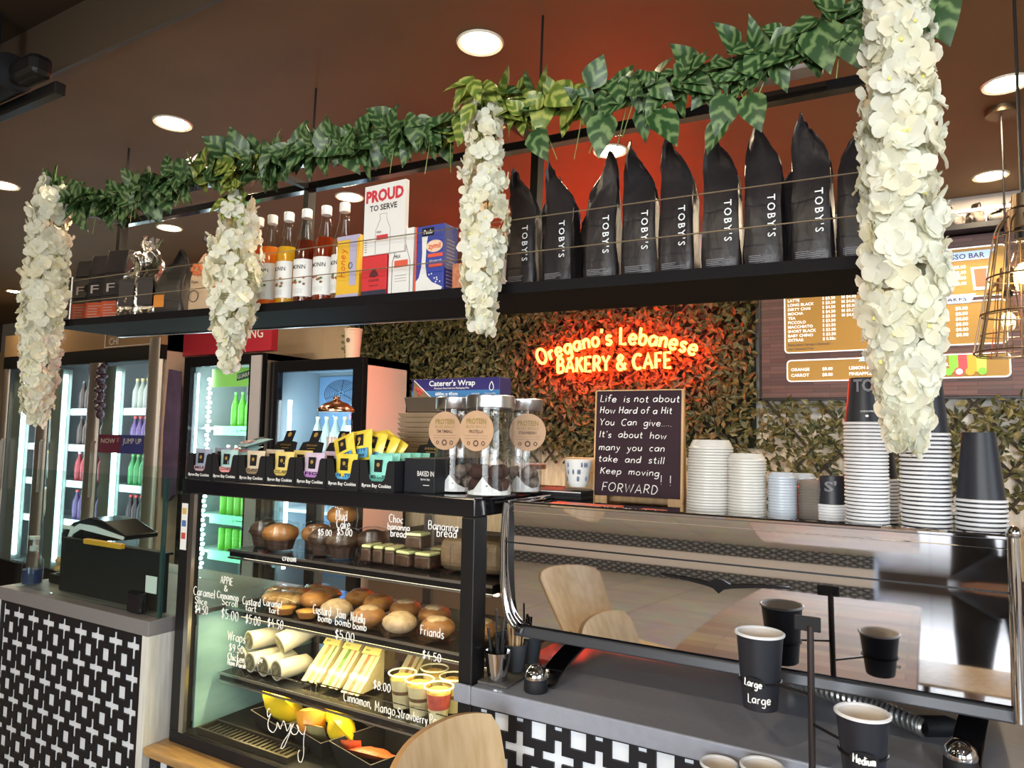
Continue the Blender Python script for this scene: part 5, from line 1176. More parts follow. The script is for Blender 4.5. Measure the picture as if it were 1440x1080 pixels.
# low bench and boxes behind the machine
obj_ = thing('back_bench', 'dark work bench along the back wall under the ivy screen', 'bench', (0, 0, 0))
obj('bench_top', MB().box(-3.15, 3.9, 3.55, 4.165, .88, .92), M['matteblack'], obj_); obj('carcass', MB().box(-3.15, 3.9, 3.6, 4.165, 0, .88), mat('bench_brown', (.12, .08, .06), .6), obj_)
fg = MB(); fc = Matrix.Translation((-3.70, 3.86, 1.86)) @ Matrix.Rotation(math.radians(24), 4, 'Y') @ Matrix.Rotation(math.radians(55), 4, 'X')
for q in range(9):
    r = .03 + q * .014; fg.tube([tuple(fc @ Vector((r * math.cos(k * PI / 14), r * math.sin(k * PI / 14) * .8, 0))) for k in range(28)], .0022, 4, 0, None, True)
for q in range(6): fg.tube([tuple(fc @ Vector((0, 0, 0))), tuple(fc @ Vector((.145 * math.cos(q * PI / 3), .116 * math.sin(q * PI / 3), 0)))], .002, 4)
obj('fan_guard', fg, M['matteblack'], p)

# ------------------------------------------------------------------ food in the cake case
def lumpy(rx, ry, rz, n=18, jit=.04, flat=.0):
    mb = MB(); mb.ball((0, 0, rz), rx, ry, rz, n, 0, jit); return mb
choc = mat('chocolate_cake', (.055, .028, .018), .45, var=.35, scale=40, bump=.4)
chocw = mat('dark_muffin_wrap', (.05, .03, .025), .3)
golden = mat('golden_crust', (.52, .24, .06), .38, col2=(.30, .11, .03), scale=22, bump=.2)
brownb = mat('brown_crust', (.26, .11, .035), .4, col2=(.42, .20, .07), scale=20, bump=.2)
icing = mat('pale_green_icing', (.62, .66, .34), .5, var=.15, scale=40)
sug = mat('sugared_base', (.50, .36, .22), .6, var=.2, scale=60)
def muffin(x, y, z, lab, top, r=.048, grp='wrapped muffins on the top shelf'):
    t = thing('muffin', lab, 'muffin', (x, y, z), U(0, 3), grp)
    mb = MB(); pr = []
    n = 24; vs = []
    for z_, r_ in ((0, .68), (.035, .86), (.055, .98)):
        for k in range(n): a = 2 * PI * k / n; q = r * r_ * (1 + .03 * (-1) ** k); vs.append((q * math.cos(a), q * math.sin(a), z_))
    mb.add(vs, [(i * n + k, i * n + (k + 1) % n, (i + 1) * n + (k + 1) % n, (i + 1) * n + k) for i in range(2) for k in range(n)] + [tuple(range(n - 1, -1, -1))])
    obj('paper_case', mb, chocw, t)
    cr = MB(); cr.ball((0, 0, .052), r * 1.06, r * 1.06, .034, 16, 0, .05); obj('crown', cr, top, t)
    fl_ = MB(); fl_.lathe([(r * .98, .002), (r * 1.12, .05), (r * 1.0, .085), (r * .4, .094)], 16, 0, None, False, False); obj('wrapper', fl_, M['film'], t)
    return t
muffin(-2.005, 1.74, 1.166, 'dark wrapped muffin at the left end of the top shelf', choc, .047)
muffin(-1.895, 1.715, 1.166, 'wide brown wrapped muffin, second from the left on the top shelf', brownb, .058)
muffin(-1.79, 1.78, 1.166, 'brown wrapped muffin behind the wide one on the top shelf', brownb, .05)
muffin(-1.70, 1.72, 1.166, 'dark based muffin under the orange topped one on the top shelf', choc, .048)
muffin(-1.70, 1.80, 1.232, 'golden orange topped muffin highest in the muffin pile', golden, .048)
muffin(-1.615, 1.715, 1.166, 'dark mud cake muffin below the mud cake lettering', choc, .052)
muffin(-1.545, 1.775, 1.166, 'dark mud cake muffin with shiny wrap left of the green topped slices', choc, .05)
def slab(name, x, y, z, sx, sy, sz, m, lab, cat, topm=None, rz=0.1, grp=None):
    t = thing(name, lab, cat, (x, y, z), rz, grp)
    mb = MB().box(-sx / 2, sx / 2, -sy / 2, sy / 2, 0, sz); obj('cake', mb, m, t, bevel=.006)
    if topm: obj('icing', MB().box(-sx / 2 + .002, sx / 2 - .002, -sy / 2 + .002, sy / 2 - .002, sz + .0002, sz + .009), topm, t, bevel=.003)
    obj('wrapper', MB().box(-sx / 2 - .003, sx / 2 + .003, -sy / 2 - .003, sy / 2 + .003, -.0005, sz + .0115), M['film'], t, bevel=.006)
    return t
for i, x in enumerate((-1.500, -1.453, -1.407)): slab('cake_slice', x, 1.725, 1.1665, .036, .075, .042, choc, 'dark cake slice with pale green icing, ' + ('left', 'middle', 'right')[i] + ' one of three on the top shelf', 'cake slice', icing, .15, 'green iced cake slices')
for i, (x, y, z) in enumerate(((-1.352, 1.72, 1.1665), (-1.285, 1.725, 1.1665), (-1.33, 1.735, 1.2195), (-1.31, 1.83, 1.1665))):
    slab('brownie', x, y, z, .058, .06, .036, choc, 'dark brownie square with pale nut topping, ' + ('front left of the pile', 'front right of the pile beside the loaf', 'on top of the pile', 'behind the pile')[i], 'brownie', icing, .1 * i - .1, 'wrapped brownies')
t = thing('banana_bread', 'large dark wrapped banana loaf at the right end of the top shelf', 'loaf', (-1.135, 1.78, 1.1665), .05)
mb = MB().box(-.105, .105, -.07, .07, 0, .095); obj('loaf', mb, mat('banana_loaf', (.085, .055, .03), .5, col2=(.17, .11, .06), scale=16, bump=.3), t, bevel=.028, seg=4)
for i in range(4): obj('slice_line', MB().tube([(-.06 + .04 * i, -.0705, .02), (-.06 + .04 * i, -.0705, .078)], .0012, 4), choc, t)

def disc_bun(x, y, z, lab, m, r=.052, h=.030, hole=False, cat='bun', grp='sugared buns on the middle shelf', name='filled_bun'):
    t = thing(name, lab, cat, (x, y, z), U(0, 3), grp)
    mb = MB(); mb.ball((0, 0, h), r, r, h, 18, 0, .02); obj('dough', mb, m, t)
    tp = MB(); tp.ball((0, 0, h * 1.75), r * .62, r * .62, h * .30, 14, 0, .06); obj('topping', tp, brownb if m is golden else sug, t)
    obj('tray', MB().lathe([(r * .8, .0), (r * 1.08, .004), (r * 1.16, .022)], 20, 0, None, True, False), M['film'], t)
B2 = [(-1.765, 1.76, 'golden bun behind the custard lettering', golden), (-1.66, 1.86, 'golden bun farthest back on the middle shelf', golden), (-1.615, 1.70, 'sugared bun above the jam bomb lettering', sug), (-1.475, 1.69, 'brown bun at the front, above the five dollar lettering', brownb),
      (-1.555, 1.83, 'custard topped bun in the back row, left of the two glossy ones', golden), (-1.435, 1.82, 'glossy brown bun in the back row, middle', brownb), (-1.315, 1.81, 'glossy brown bun in the back row, right', brownb),
      (-1.35, 1.685, 'sugared bun at the front left of the friands lettering', sug), (-1.225, 1.70, 'brown bun behind the friands lettering', brownb), (-1.105, 1.75, 'dark bun at the right end of the middle shelf', brownb)]
for x, y, l, m in B2: disc_bun(x, y, .9765, l, m)
pas = mat('flaky_pastry', (.40, .22, .08), .4, col2=(.62, .40, .18), scale=18, stretch=(1, 3, 1), bump=.4)
for i, (x, y, rz, lab) in enumerate(((-1.945, 1.80, .3, 'long wrapped pastry at the left end of the middle shelf'), (-1.885, 1.73, .2, 'wide wrapped scroll pastry on the middle shelf'), (-1.86, 1.88, -.3, 'flat wrapped pastry behind the scroll'))):
    t = thing('pastry', lab, 'pastry', (x, y, .9765), rz, 'wrapped pastries on the middle shelf')
    mb = MB()
    for q in range(5): mb.ball((-.055 + q * .0275, .006 * (-1) ** q, .022), .024, .042, .020, 12, 0, .06)
    obj('dough', mb, pas, t); fl_ = MB(); fl_.ball((0, 0, .0245), .098, .056, .0245, 14, 0, .05); obj('wrapper', fl_, M['film'], t)
for i, (x, y, lab) in enumerate(((-1.80, 1.66, 'small custard tart at the front of the middle shelf, left one'), (-1.705, 1.665, 'small custard tart at the front of the middle shelf, right one'))):
    t = thing('custard_tart', lab, 'tart', (x, y, .9765), 0, 'custard tarts')
    obj('shell', MB().lathe([(.0, 0), (.026, 0), (.036, .02), (.034, .021), (.0, .016)], 20), golden, t); obj('custard', MB().lathe([(.033, .0175), (.02, .022), (0, .023)], 20), mat('custard', (.72, .46, .10), .3) if i == 0 else bpy.data.materials['custard'], t)

paper = mat('wrap_paper', (.58, .55, .44), .5, var=.06, scale=30, bump=.15)
fill = mat('wrap_filling', (.10, .085, .05), .5, col2=(.32, .28, .16), scale=70, bump=.3)
def wrap(x, y, z, yaw, pitch, lab, L_=.13, r=.030):
    t = thing('wrap', lab, 'wrap', (x, y, z), 0, 'paper wrapped wraps on the lower shelf')
    t.rotation_euler = (0, pitch, yaw)
    RM = Matrix.Rotation(PI / 2, 4, 'Y')
    obj('paper', MB().lathe([(r, -.0), (r * 1.02, L_ * .5), (r * .96, L_ * .85), (r * .5, L_ * .98), (0, L_)], 18, 0, RM, False), paper, t)
    ff = MB(); ff.lathe([(0, -.004), (r * .86, -.003), (r * .95, .001)], 18, 0, RM, False, False); obj('filling', ff, fill, t)
    obj('rim', MB().tube([(0, r * math.cos(k * PI / 10), r * math.sin(k * PI / 10)) for k in range(20)], .0022, 5, 0, None, True), paper, t)
wrap(-2.02, 1.68, .797, 1.35, 0, 'paper wrap at the left end of the bottom layer of wraps')
wrap(-1.952, 1.66, .797, 1.42, 0, 'paper wrap second from the left in the bottom layer of wraps')
wrap(-1.884, 1.655, .797, 1.45, 0, 'paper wrap third from the left in the bottom layer of wraps')
wrap(-1.816, 1.65, .797, 1.40, 0, 'paper wrap nearest the sandwiches in the bottom layer of wraps')
wrap(-1.985, 1.68, .858, 1.35, 0, 'paper wrap lying on top of the two left wraps')
wrap(-1.86, 1.70, .862, 1.2, -.35, 'paper wrap leaning on top with its far end raised', .15, .034)

bread = mat('white_bread', (.82, .70, .38), .6, var=.06, scale=60)
lab_y = mat('sandwich_label', (.80, .66, .20), .5)
filn = [mat('filling_%d' % i, c, .5, var=.3, scale=60) for i, c in enumerate(((.50, .30, .10), (.15, .30, .06), (.55, .18, .08), (.60, .45, .14), (.45, .20, .10)))]
def sandwich(x, y, z, lab, i, rz=.04):
    # triangular pack lying with its long cut side leaning up towards the back
    t = thing('sandwich_pack', lab, 'sandwich', (x, y, z), rz, 'triangular sandwich packs on the lower shelf')
    RX = Matrix(((0, 1, 0, 0), (1, 0, 0, 0), (0, 0, 1, 0), (0, 0, 0, 1)))      # prism profile (y,z) swept along x
    tri = lambda g: [(.0 + g, .004 + g), (.135 - g * 2, .004 + g), (.135 - g * 2, .128 - g * 3)]
    for k, (xa, d, m, g) in enumerate(((-.034, .020, bread, .004), (-.013, .012, filn[i], .006), (.000, .014, bread, .004), (.0145, .006, filn[(i + 1) % 5], .006), (.021, .012, bread, .004))):
        obj(('bread', 'filling', 'bread', 'filling', 'bread')[k], MB().prism(tri(g), d, 0, Matrix.Translation((xa, 0, 0)) @ RX), m, t)
    obj('clear_pack', MB().prism([(-.004, 0), (.137, 0), (.137, .133)], .076, 0, Matrix.Translation((-.038, 0, 0)) @ RX), M['film'], t)
    lb = MB(); sl = math.atan2(.133, .141)
    Ms = Matrix.Translation((0, .118, .1165)) @ Matrix.Rotation(sl, 4, 'X')
    lb.box(-.034, .034, -.026, .022, .002, .0032, 0, Ms); l_ = obj('label', lb, lab_y, t)
    tx = MB()
    for q in range(3): ptext(tx, ('SANDWICH', 'fresh', '$8.00')[q], Ms @ Matrix.Translation((-.024, .008 - q * .012, .0038)), .006, .04 - q * .012)
    obj('lettering', tx, M['matteblack'], l_)
sandwich(-1.70, 1.675, .766, 'triangular sandwich pack leaning beside the wraps', 0)
sandwich(-1.612, 1.672, .766, 'triangular sandwich pack with green filling, second from the wraps', 1)
sandwich(-1.522, 1.665, .766, 'triangular sandwich pack with pink filling, third from the wraps', 2)
sandwich(-1.615, 1.832, .766, 'triangular sandwich pack standing in the back row, left', 3)
sandwich(-1.435, 1.80, .766, 'triangular sandwich pack standing in the back row beside the dessert cups', 4)
cupc = clear('dessert_cup_plastic', (.98, .97, .93), 1.2)
pud = mat('vanilla_cream', (.72, .66, .42), .4, var=.06, scale=30); pud2 = mat('brown_layer', (.18, .10, .05), .5, var=.3, scale=60); ptop = mat('crumble_top', (.62, .42, .10), .5, col2=(.30, .15, .04), scale=80, bump=.4); red_ = mat('strawberry_layer', (.55, .10, .08), .4, var=.2, scale=40)
for i, (x, y, lab) in enumerate(((-1.338, 1.690, 'layered dessert cup at the front left of the cup group'), (-1.262, 1.672, 'layered dessert cup at the front, second from the left'), (-1.285, 1.775, 'layered dessert cup behind the two front ones'), (-1.195, 1.745, 'layered dessert cup at the back right of the cup group'), (-1.182, 1.655, 'red strawberry dessert cup at the right end of the lower shelf'))):
    t = thing('dessert_cup', lab, 'dessert cup', (x, y, .7658), 0, 'layered dessert cups'); R2 = i == 4
    r_at = lambda z: .026 + .012 * z / .095
    obj('cup', MB().lathe([(0, 0.0005), (.026, .0005), (.038, .095), (.0405, .097)], 24, 0, None, False, False), cupc, t)
    for nm, z0, z1, m in (('cream', .003, .042, pud), ('layer', .0425, .052, red_ if R2 else pud2), ('cream', .0525, .082, red_ if R2 else pud)):
        obj(nm, MB().lathe([(r_at(z0) - .002, z0), (r_at(z1) - .002, z1)], 22), m, t)
    obj('crumble', MB().lathe([(.034, .0825), (.03, .089), (.0, .092)], 20), ptop, t)
    obj('lid_rim', MB().tube([(.0405 * math.cos(k * PI / 12), .0405 * math.sin(k * PI / 12), .098) for k in range(24)], .0026, 6, 0, None, True), mat('clear_rim', (.80, .76, .55), .25) if i == 0 else bpy.data.materials['clear_rim'], t)

yb = mat('yellow_crisp_bag', (.85, .62, .02), .3, var=.1, scale=12, bump=.4); yb2 = mat('orange_yellow_bag', (.88, .50, .03), .3, col2=(.85, .20, .03), scale=12, bump=.4); rb = mat('orange_red_bag', (.85, .16, .05), .35, var=.1, scale=14, bump=.3)
def pillow(w, h, d, seed):
    r = random.Random(seed); mb = MB(); nx, nz = 8, 8; vs = []
    for s_ in (-1, 1):
        for i in range(nx + 1):
            for j in range(nz + 1):
                u, v = i / nx * 2 - 1, j / nz * 2 - 1
                b_ = (1 - abs(u) ** 3) * (1 - abs(v) ** 3)
                vs.append((u * w / 2 * (1 - .06 * (1 - abs(v))), s_ * (d / 2 * b_ + .0006) + (r.uniform(-.002, .002) if b_ > .1 else 0), v * h / 2))
    fs = []; n = (nx + 1) * (nz + 1)
    for i in range(nx):
        for j in range(nz):
            a = i * (nz + 1) + j; b_ = a + nz + 1
            fs.append((a, b_, b_ + 1, a + 1)); fs.append((n + a, n + a + 1, n + b_ + 1, n + b_))
    mb.add(vs, fs, 0, True); return mb
def tray(x, y, w, d, h, rz, lab):
    t = thing('paper_tray', lab, 'tray', (x, y, .6005), rz, 'black open paper trays on the case floor')
    mb = MB(); b0, b1 = .5, .62
    lo = [(-w * b0, -d * b0, 0), (w * b0, -d * b0, 0), (w * b0, d * b0, 0), (-w * b0, d * b0, 0)]; hi = [(-w * b1, -d * b1, h), (w * b1, -d * b1, h), (w * b1, d * b1, h), (-w * b1, d * b1, h)]
    mb.add(lo + hi, [(3, 2, 1, 0), (0, 1, 5, 4), (1, 2, 6, 5), (2, 3, 7, 6), (3, 0, 4, 7)]); o = obj('tray', mb, M['matteblack'], t)
    obj('edge', MB().tube(hi, .0012, 4, 0, None, True), mat('tray_edge', (.30, .26, .18), .6) if 'tray_edge' not in bpy.data.materials else bpy.data.materials['tray_edge'], t)
tray(-1.82, 1.70, .15, .12, .052, -.25, 'black paper tray holding the flat yellow packet at the left')
tray(-1.615, 1.69, .15, .14, .055, -.25, 'black paper tray holding the heap of yellow and orange packets')
tray(-1.395, 1.66, .17, .16, .065, -.25, 'black paper tray with an orange red packet at the right')
def pk(x, y, z, w, h, d, m, rx, rz, lab, grp):
    o = tag(obj('crisp_packet', pillow(w, h, d, int(x * -1000)), m, None, (x, y, z)), lab, 'packet', grp); o.rotation_euler = (rx, 0, rz); return o
pk(-1.822, 1.69, .676, .15, .13, .085, yb, .75, -.2, 'bright yellow crisp packet lying alone in the left black tray', 'yellow packets')
pk(-1.66, 1.655, .668, .095, .095, .075, yb2, .5, .5, 'orange and yellow packet at the left of the heap', 'yellow packets')
pk(-1.59, 1.70, .690, .095, .095, .075, yb, .6, -.3, 'bright yellow packet on top of the heap', 'yellow packets')
pk(-1.545, 1.665, .668, .095, .09, .075, yb, .7, -.5, 'yellow packet at the right of the heap', 'yellow packets')
pk(-1.62, 1.64, .648, .07, .07, .03, mat('dim_olive_bag', (.30, .27, .12), .4, bump=.3), .6, .2, 'dull olive packet at the bottom of the heap', 'yellow packets')
pk(-1.395, 1.64, .640, .13, .09, .03, rb, 1.2, .1, 'orange red packet lying low in the right black tray', 'red packets')
pk(-1.465, 1.625, .650, .06, .06, .02, rb, .6, .5, 'small orange red packet corner at the left of the right tray', 'red packets')

# ------------------------------------------------------------------ on top of the case: cookie boxes, jars, trays
PCOL = [((.30, .34, .45), (.55, .35, .40), 'blue grey'), ((.40, .62, .62), (.85, .35, .35), 'pale aqua and pink'), ((.66, .55, .40), (.30, .22, .14), 'cream and brown'), ((.78, .62, .20), (.60, .45, .12), 'golden yellow'), ((.62, .50, .64), (.42, .20, .50), 'lilac and purple'), ((.82, .62, .06), (.10, .36, .62), 'yellow and blue'), ((.25, .68, .58), (.10, .35, .30), 'mint green')]
gold = mat('gold_print', (.60, .38, .10), .4, .5)
bxw = .1262
def packet_src(i):
    c1, c2, nm = PCOL[i]
    ms = [mat('packet_%d' % i, c1, .3, var=.08, scale=30, bump=.15), mat('packet_print_%d' % i, c2, .4), M['matteblack'], gold]
    return ms
ord_ = ('at the left end of the row', 'second from the left', 'third from the left', 'middle one of seven', 'third from the right', 'second from the right', 'at the right end of the row')
for i in range(7):
    xc = -2.064 + i * bxw
    t = thing('cookie_box', 'black cookie display box with %s packets, %s' % (PCOL[i][2], ord_[i]), 'display box', (xc, 1.512, 1.4005), 0, 'black cookie display boxes')
    w = bxw - .003; h = .083
    fr = MB(); c0 = .030
    pts = [(-w / 2, 0), (w / 2, 0), (w / 2, h), (c0 + .012, h), (c0 + .006, h - .006), (c0 - .002, .034), (c0 - .012, .026), (-c0 + .012, .026), (-c0 + .002, .034), (-c0 - .006, h - .006), (-c0 - .012, h), (-w / 2, h)]
    fr.prism(pts, .0015)
    obj('front', fr, M['matteblack'], t)
    obj('body', MB().box(-w / 2, w / 2, .0016, .27, 0, .0015).box(-w / 2, -w / 2 + .0015, .0016, .27, .0015, h).box(w / 2 - .0015, w / 2, .0016, .27, .0015, h).box(-w / 2 + .0015, w / 2 - .0015, .2685, .27, .0015, h), mat('cookie_box_side', (.014, .015, .019), .45, spec=.3) if i == 0 else bpy.data.materials['cookie_box_side'], t)
    tx = MB(); ptext(tx, 'Byron Bay Cookies', FR(0, -.0006, .010), .0095, .104, 'c', .015); obj('lettering', tx, M['chalk'], t)
    if i in (1, 2, 3, 4, 6):
        hd = MB(); tl_ = -.42
        Mh = Matrix.Translation((0, .235, h)) @ Matrix.Rotation(tl_, 4, 'X')
        pts = [(-w / 2 + .004, 0), (w / 2 - .004, 0), (w / 2 - .012, .045), (.022, .050), (.022, .09), (-.022, .09), (-.022, .050), (-w / 2 + .012, .045)]
        hd.prism(pts, .0015, 0, Mh); ho = obj('header_flap', hd, M['matteblack'], t)
        em_ = MB(); em_.lathe([(0, 0), (.009, 0)], 14, 0, Mh @ FR(0, -.0008, .074), False, False); em_.box(-.018, .018, -.0012, -.0004, .022, .0235, 0, Mh); ptext(em_, 'BYRON BAY', Mh @ FR(0, -.0008, .031), .007, .05, 'c')
        obj('gold_print', em_, gold, ho)
    ms = packet_src(i)
    def packet(y, z, rx, rz, lab, dx=0, first=False, rot=0):
        pt = thing('cookie_packet', lab, 'packet', (xc + dx, y, z), rz, 'cookie packets in the %s box' % ord_[i].split(',')[0])
        pt.rotation_euler = (rx, rot, rz)
        obj('pouch', pillow(.082, .094, .018, i * 17 + int(y * 500)), ms, pt)
        pr_ = MB(); pr_.box(-.014, .014, -.0108, -.0100, .0, .034, 1); pr_.lathe([(0, 0), (.006, 0)], 10, 2, FR(0, -.0112, .020) , False, False); pr_.box(-.032, .032, -.0102, -.0094, -.036, -.008, 0)
        ptext(pr_, ('MILK', 'COOKIE', 'CHOC', 'COCONUT', 'FIG', 'FATTY', 'MILK CHOC')[i], FR(0, -.0108, -.018), .009, .05, 'c', .02, 1); ptext(pr_, ('CHUNK', 'BITE', 'CHUNK', 'MACADAMIA', 'PECAN', 'COOKIE', 'CHUNK')[i], FR(0, -.0108, -.031), .007, .04, 'c', .02, 1)
        obj('print', pr_, [ms[1], M['matteblack'], gold], pt)
    nm = PCOL[i][2]
    packet(1.527, 1.4515, -.04, 0, 'front %s cookie packet showing in the box cutout' % nm)
    if i == 5:
        for k, (dx, y, z, rot) in enumerate(((-.03, 1.553, 1.505, -.35), (.012, 1.575, 1.520, -.15), (.035, 1.60, 1.515, .15), (.055, 1.625, 1.510, .32), (.06, 1.65, 1.505, .5), (-.01, 1.675, 1.52, -.1))):
            packet(y, z, -.15, 0, 'yellow and blue cookie packet sticking up, %s' % ('frontmost, leaning left', 'second from the front', 'third from the front', 'fourth from the front', 'fifth, leaning right', 'at the back')[k], dx, rot=rot)
    elif i == 1:
        packet(1.585, 1.4945, -1.25, .15, 'pale aqua and pink packet lying flat on top of its box', .0, rot=0)
        packet(1.60, 1.522, -1.3, -.3, 'pale aqua and pink packet lying uppermost across the boxes', .03)
    elif i == 6:
        for k in range(4): packet(1.56 + .045 * k, 1.456, -.05, 0, 'mint green packet in the row behind the front one, %s' % ('second', 'third', 'fourth', 'last')[k])
    else:
        packet(1.60, 1.455, -.05, 0, '%s cookie packet behind the front one' % nm)
t = thing('cookie_carton', 'plain black carton side with white lettering next to the mint cookie box', 'carton', (-1.18, 1.545, 1.4005), 0)
obj('box', MB().box(-.002 - .055, .045, .0, .24, 0, .092), bpy.data.materials['cookie_box_side'], t, bevel=.001)
tx = MB(); ptext(tx, 'BAKED IN', FR(-.012, -.0008, .045), .014, .055); ptext(tx, 'byron bay', FR(.0, -.0008, .034), .006, .03); tx.box(.008, .028, -.001, -.0003, .020, .0215); obj('lettering', tx, M['chalk'], t)

ballm = mat('cocoa_ball', (.055, .022, .016), .85, var=.35, scale=60, bump=.5); ballg = mat('coconut_ball', (.22, .17, .14), .85, var=.4, scale=90, bump=.5)
kraft = mat('kraft_tag', (.52, .33, .20), .6, var=.05, scale=40); ink = mat('tag_ink', (.12, .06, .04), .7); inkg = mat('tag_gold_ink', (.30, .20, .05), .5)
jarg = clear('jar_plastic', (.965, .975, .98), .9, .03)
BALLS = {}
def jar(x, y, r, h, lab, flavour, tang, bm, nb, ind):
    t = thing('treat_jar', lab, 'jar', (x, y, 1.4005), 0, 'protein ball jars')
    obj('jar', MB().lathe([(0, .002), (r * .93, .002), (r, .010), (r, h - .035), (r * .96, h - .03)], 36, 0, None, False, False).lathe([(r * .94, h - .03), (r * .96, .012)], 36, 0, None, False, False), jarg, t)
    obj('lid', MB().lathe([(r * .99, h - .034), (r * 1.02, h - .032), (r * 1.02, h - .002), (r * .97, h), (0, h)], 36, 0, None, False, False), M['steel'], t)
    ta = Matrix.Rotation(tang, 4, 'Z')
    R_ = .052
    tg = MB(); tg.lathe([(0, -.0006), (R_, -.0006), (R_, .0006), (0, .0006)], 36, 0, ta @ FR(0, -r - .003, h - .094), False, False, False)
    to = obj('kraft_tag', tg, kraft, t)
    tx = MB(); F_ = lambda z: ta @ FR(0, -r - .0042, h - .094 + z)
    ptext(tx, 'PROTEIN', F_(.018), .014, .060, 'c', .03, 1); ptext(tx, 'BLISS BALLS', F_(.007), .0075, .060, 'c', .0, 1); ptext(tx, flavour, F_(-.006), .0085, .052, 'c', .02)
    for z in (-.013, -.020): tx.box(-.036, .036, -r - .0044, -r - .0040, h - .094 + z, h - .0934 + z, 0, ta)
    for dx, rr in ((-.022, .005), (0, .0085), (.022, .006)): tx.lathe([(rr * .55, 0), (rr, 0)], 16, 0, ta @ FR(dx, -r - .0042, h - .094 - .032), False, False)
    obj('lettering', tx, [ink, inkg], to)
    obj('string', MB().tube([tuple(ta @ Vector((0, -r - .002, h - .045))), tuple(ta @ Vector((0, -r - .001, h - .01)))], .0008, 4), M['white'], to)
    ti = MB(); n = 14
    for k in range(n):
        a0, a1 = 2 * PI * k / n, 2 * PI * (k + 1) / n; q = r * .90
        hz_ = (.012, .03, .052, .02, .008, .008, .01, .03, .012, .008, .014, .045, .02, .01); z0, z1 = hz_[k], hz_[(k + 1) % n]
        ti.quad((q * math.cos(a0), q * math.sin(a0), .004), (q * math.cos(a1), q * math.sin(a1), .004), (q * .97 * math.cos(a1), q * .97 * math.sin(a1), .004 + z1), (q * .97 * math.cos(a0), q * .97 * math.sin(a0), .004 + z0))
    obj('tissue', ti, M['white'], t)
    br = r * .31; k = 0
    for lay in range(2):
        for q in range(4):
            a = q * PI / 2 + lay * .6 - 1.2; rr = r * .90 - br - .002
            p_ = (x + rr * math.cos(a), y + rr * math.sin(a), 1.4005 + .008 + br + lay * br * 1.72)
            key = ('ball', bm.name, round(br, 4))
            lb = 'round cocoa ball in the %s jar' % ind
            if key not in BALLS:
                mb = MB(); mb.ball((0, 0, 0), br, br, br, 14, 0, .04); o = obj('protein_ball', mb, bm, None, p_); BALLS[key] = o; tag(o, lb, 'treat', 'balls in the %s jar' % ind)
            else: dup(BALLS[key], p_, None, lb, 'balls in the %s jar' % ind)
jar(-1.135, 1.645, .060, .262, 'tall clear jar with steel lid and darker kraft tag, left of the three', 'TIM TIMBALL', .05, ballg, 9, 'left')
jar(-.998, 1.600, .064, .262, 'tall clear jar with steel lid and protella tag, front middle of the three', '· PROTELLA ·', .0, ballm, 10, 'front middle')
jar(-.992, 1.765, .056, .262, 'tall clear jar with steel lid and turned tag, right of the three', 'STRAWBERRY', .75, ballg, 8, 'right')
kf = mat('kraft_tray', (.34, .24, .15), .6, var=.08, scale=12); kd = mat('dark_kraft_lid', (.085, .06, .04), .6)
def traybox(z, w, d, h, m, lab , x=-1.427, y=1.98, grp='stacked kraft food trays'):
    mb = MB(); a, b_ = .5, .46
    mb.add([(-w * b_, -d * b_, 0), (w * b_, -d * b_, 0), (w * b_, d * b_, 0), (-w * b_, d * b_, 0), (-w * a, -d * a, h), (w * a, -d * a, h), (w * a, d * a, h), (-w * a, d * a, h)], [(3, 2, 1, 0), (4, 5, 6, 7), (0, 1, 5, 4), (1, 2, 6, 5), (2, 3, 7, 6), (3, 0, 4, 7)])
    return tag(obj('food_tray', mb, m, None, (x, y, z), bevel=.002), lab, 'tray', grp)
for k in range(14): traybox(1.4005 + k * .0165, .22, .22, .015, kf, 'brown kraft food tray in the stack behind the jars, under the film box')
traybox(1.6325, .20, .19, .05, kd, 'dark upturned kraft lid on top of the tray stack', -1.42, 1.98)
t = thing('film_box', 'blue catering film box lying on the tray stack behind the jars', 'box', (-1.33, 1.92, 1.683), 0.0)
obj('box', MB().box(-.185, .165, 0, .07, 0, .062), mat('film_box_blue', (.035, .025, .16), .4), t, bevel=.001)
pn = MB().box(-.185, .166, -.0012, -.0002, .0, .022, 0); pn.poly([(-.18, -.0014, .0), (-.105, -.0014, .0), (-.175, -.0014, .055)], 1); pn.tube([(-.103, -.0016, .0), (-.175, -.0016, .058)], .0012, 4, 2)
for q in range(6): pn.ball((-.165 + U(0, .03), -.0014, U(.006, .035)), .007, .002, .007, 8, 3)
obj('print', pn, [mat('film_box_light', (.05, .20, .45), .4), mat('film_box_photo', (.25, .16, .08), .5), M['chalk'], mat('tomato_print', (.5, .06, .05), .5)], t)
tx = MB(); ptext(tx, "Caterer's Wrap", FR(-.112, -.0016, .038), .018, .185, 'l', .02); ptext(tx, 'Premium Food Service Packaging Film', FR(-.09, -.0016, .027), .006, .14, 'l', .01); ptext(tx, '600m x 45cm', FR(-.085, -.0016, .006), .011, .09, 'l', .02)
dr = [(.135 + .010 * math.sin(a) * math.sin(a / 2), .034 + .014 * math.cos(a)) for a in [k * PI / 10 for k in range(20)]]
tx.tube([(d[0], -.0016, d[1]) for d in dr], .0014, 4, 0, None, True); ptext(tx, 'strong', FR(.06, -.0016, .008), .006, .03); ptext(tx, 'Catering film', FR(.11, -.0016, .008), .005, .04)
obj('lettering', tx, M['chalk'], t)
t = thing('lidded_jar', 'clear jar with shiny copper lid behind the cookie boxes', 'jar', (-1.895, 1.955, 1.4005))
obj('jar', MB().lathe([(0, .002), (.058, .002), (.062, .02), (.062, .20), (.052, .235)], 30, 0, None, False, False), jarg, t)
obj('lid', MB().lathe([(.066, .236), (.068, .244), (.064, .252), (.045, .268), (.018, .277), (.012, .285), (.013, .293), (0, .297)], 30, 0, None, True, False), M['copper'], t)
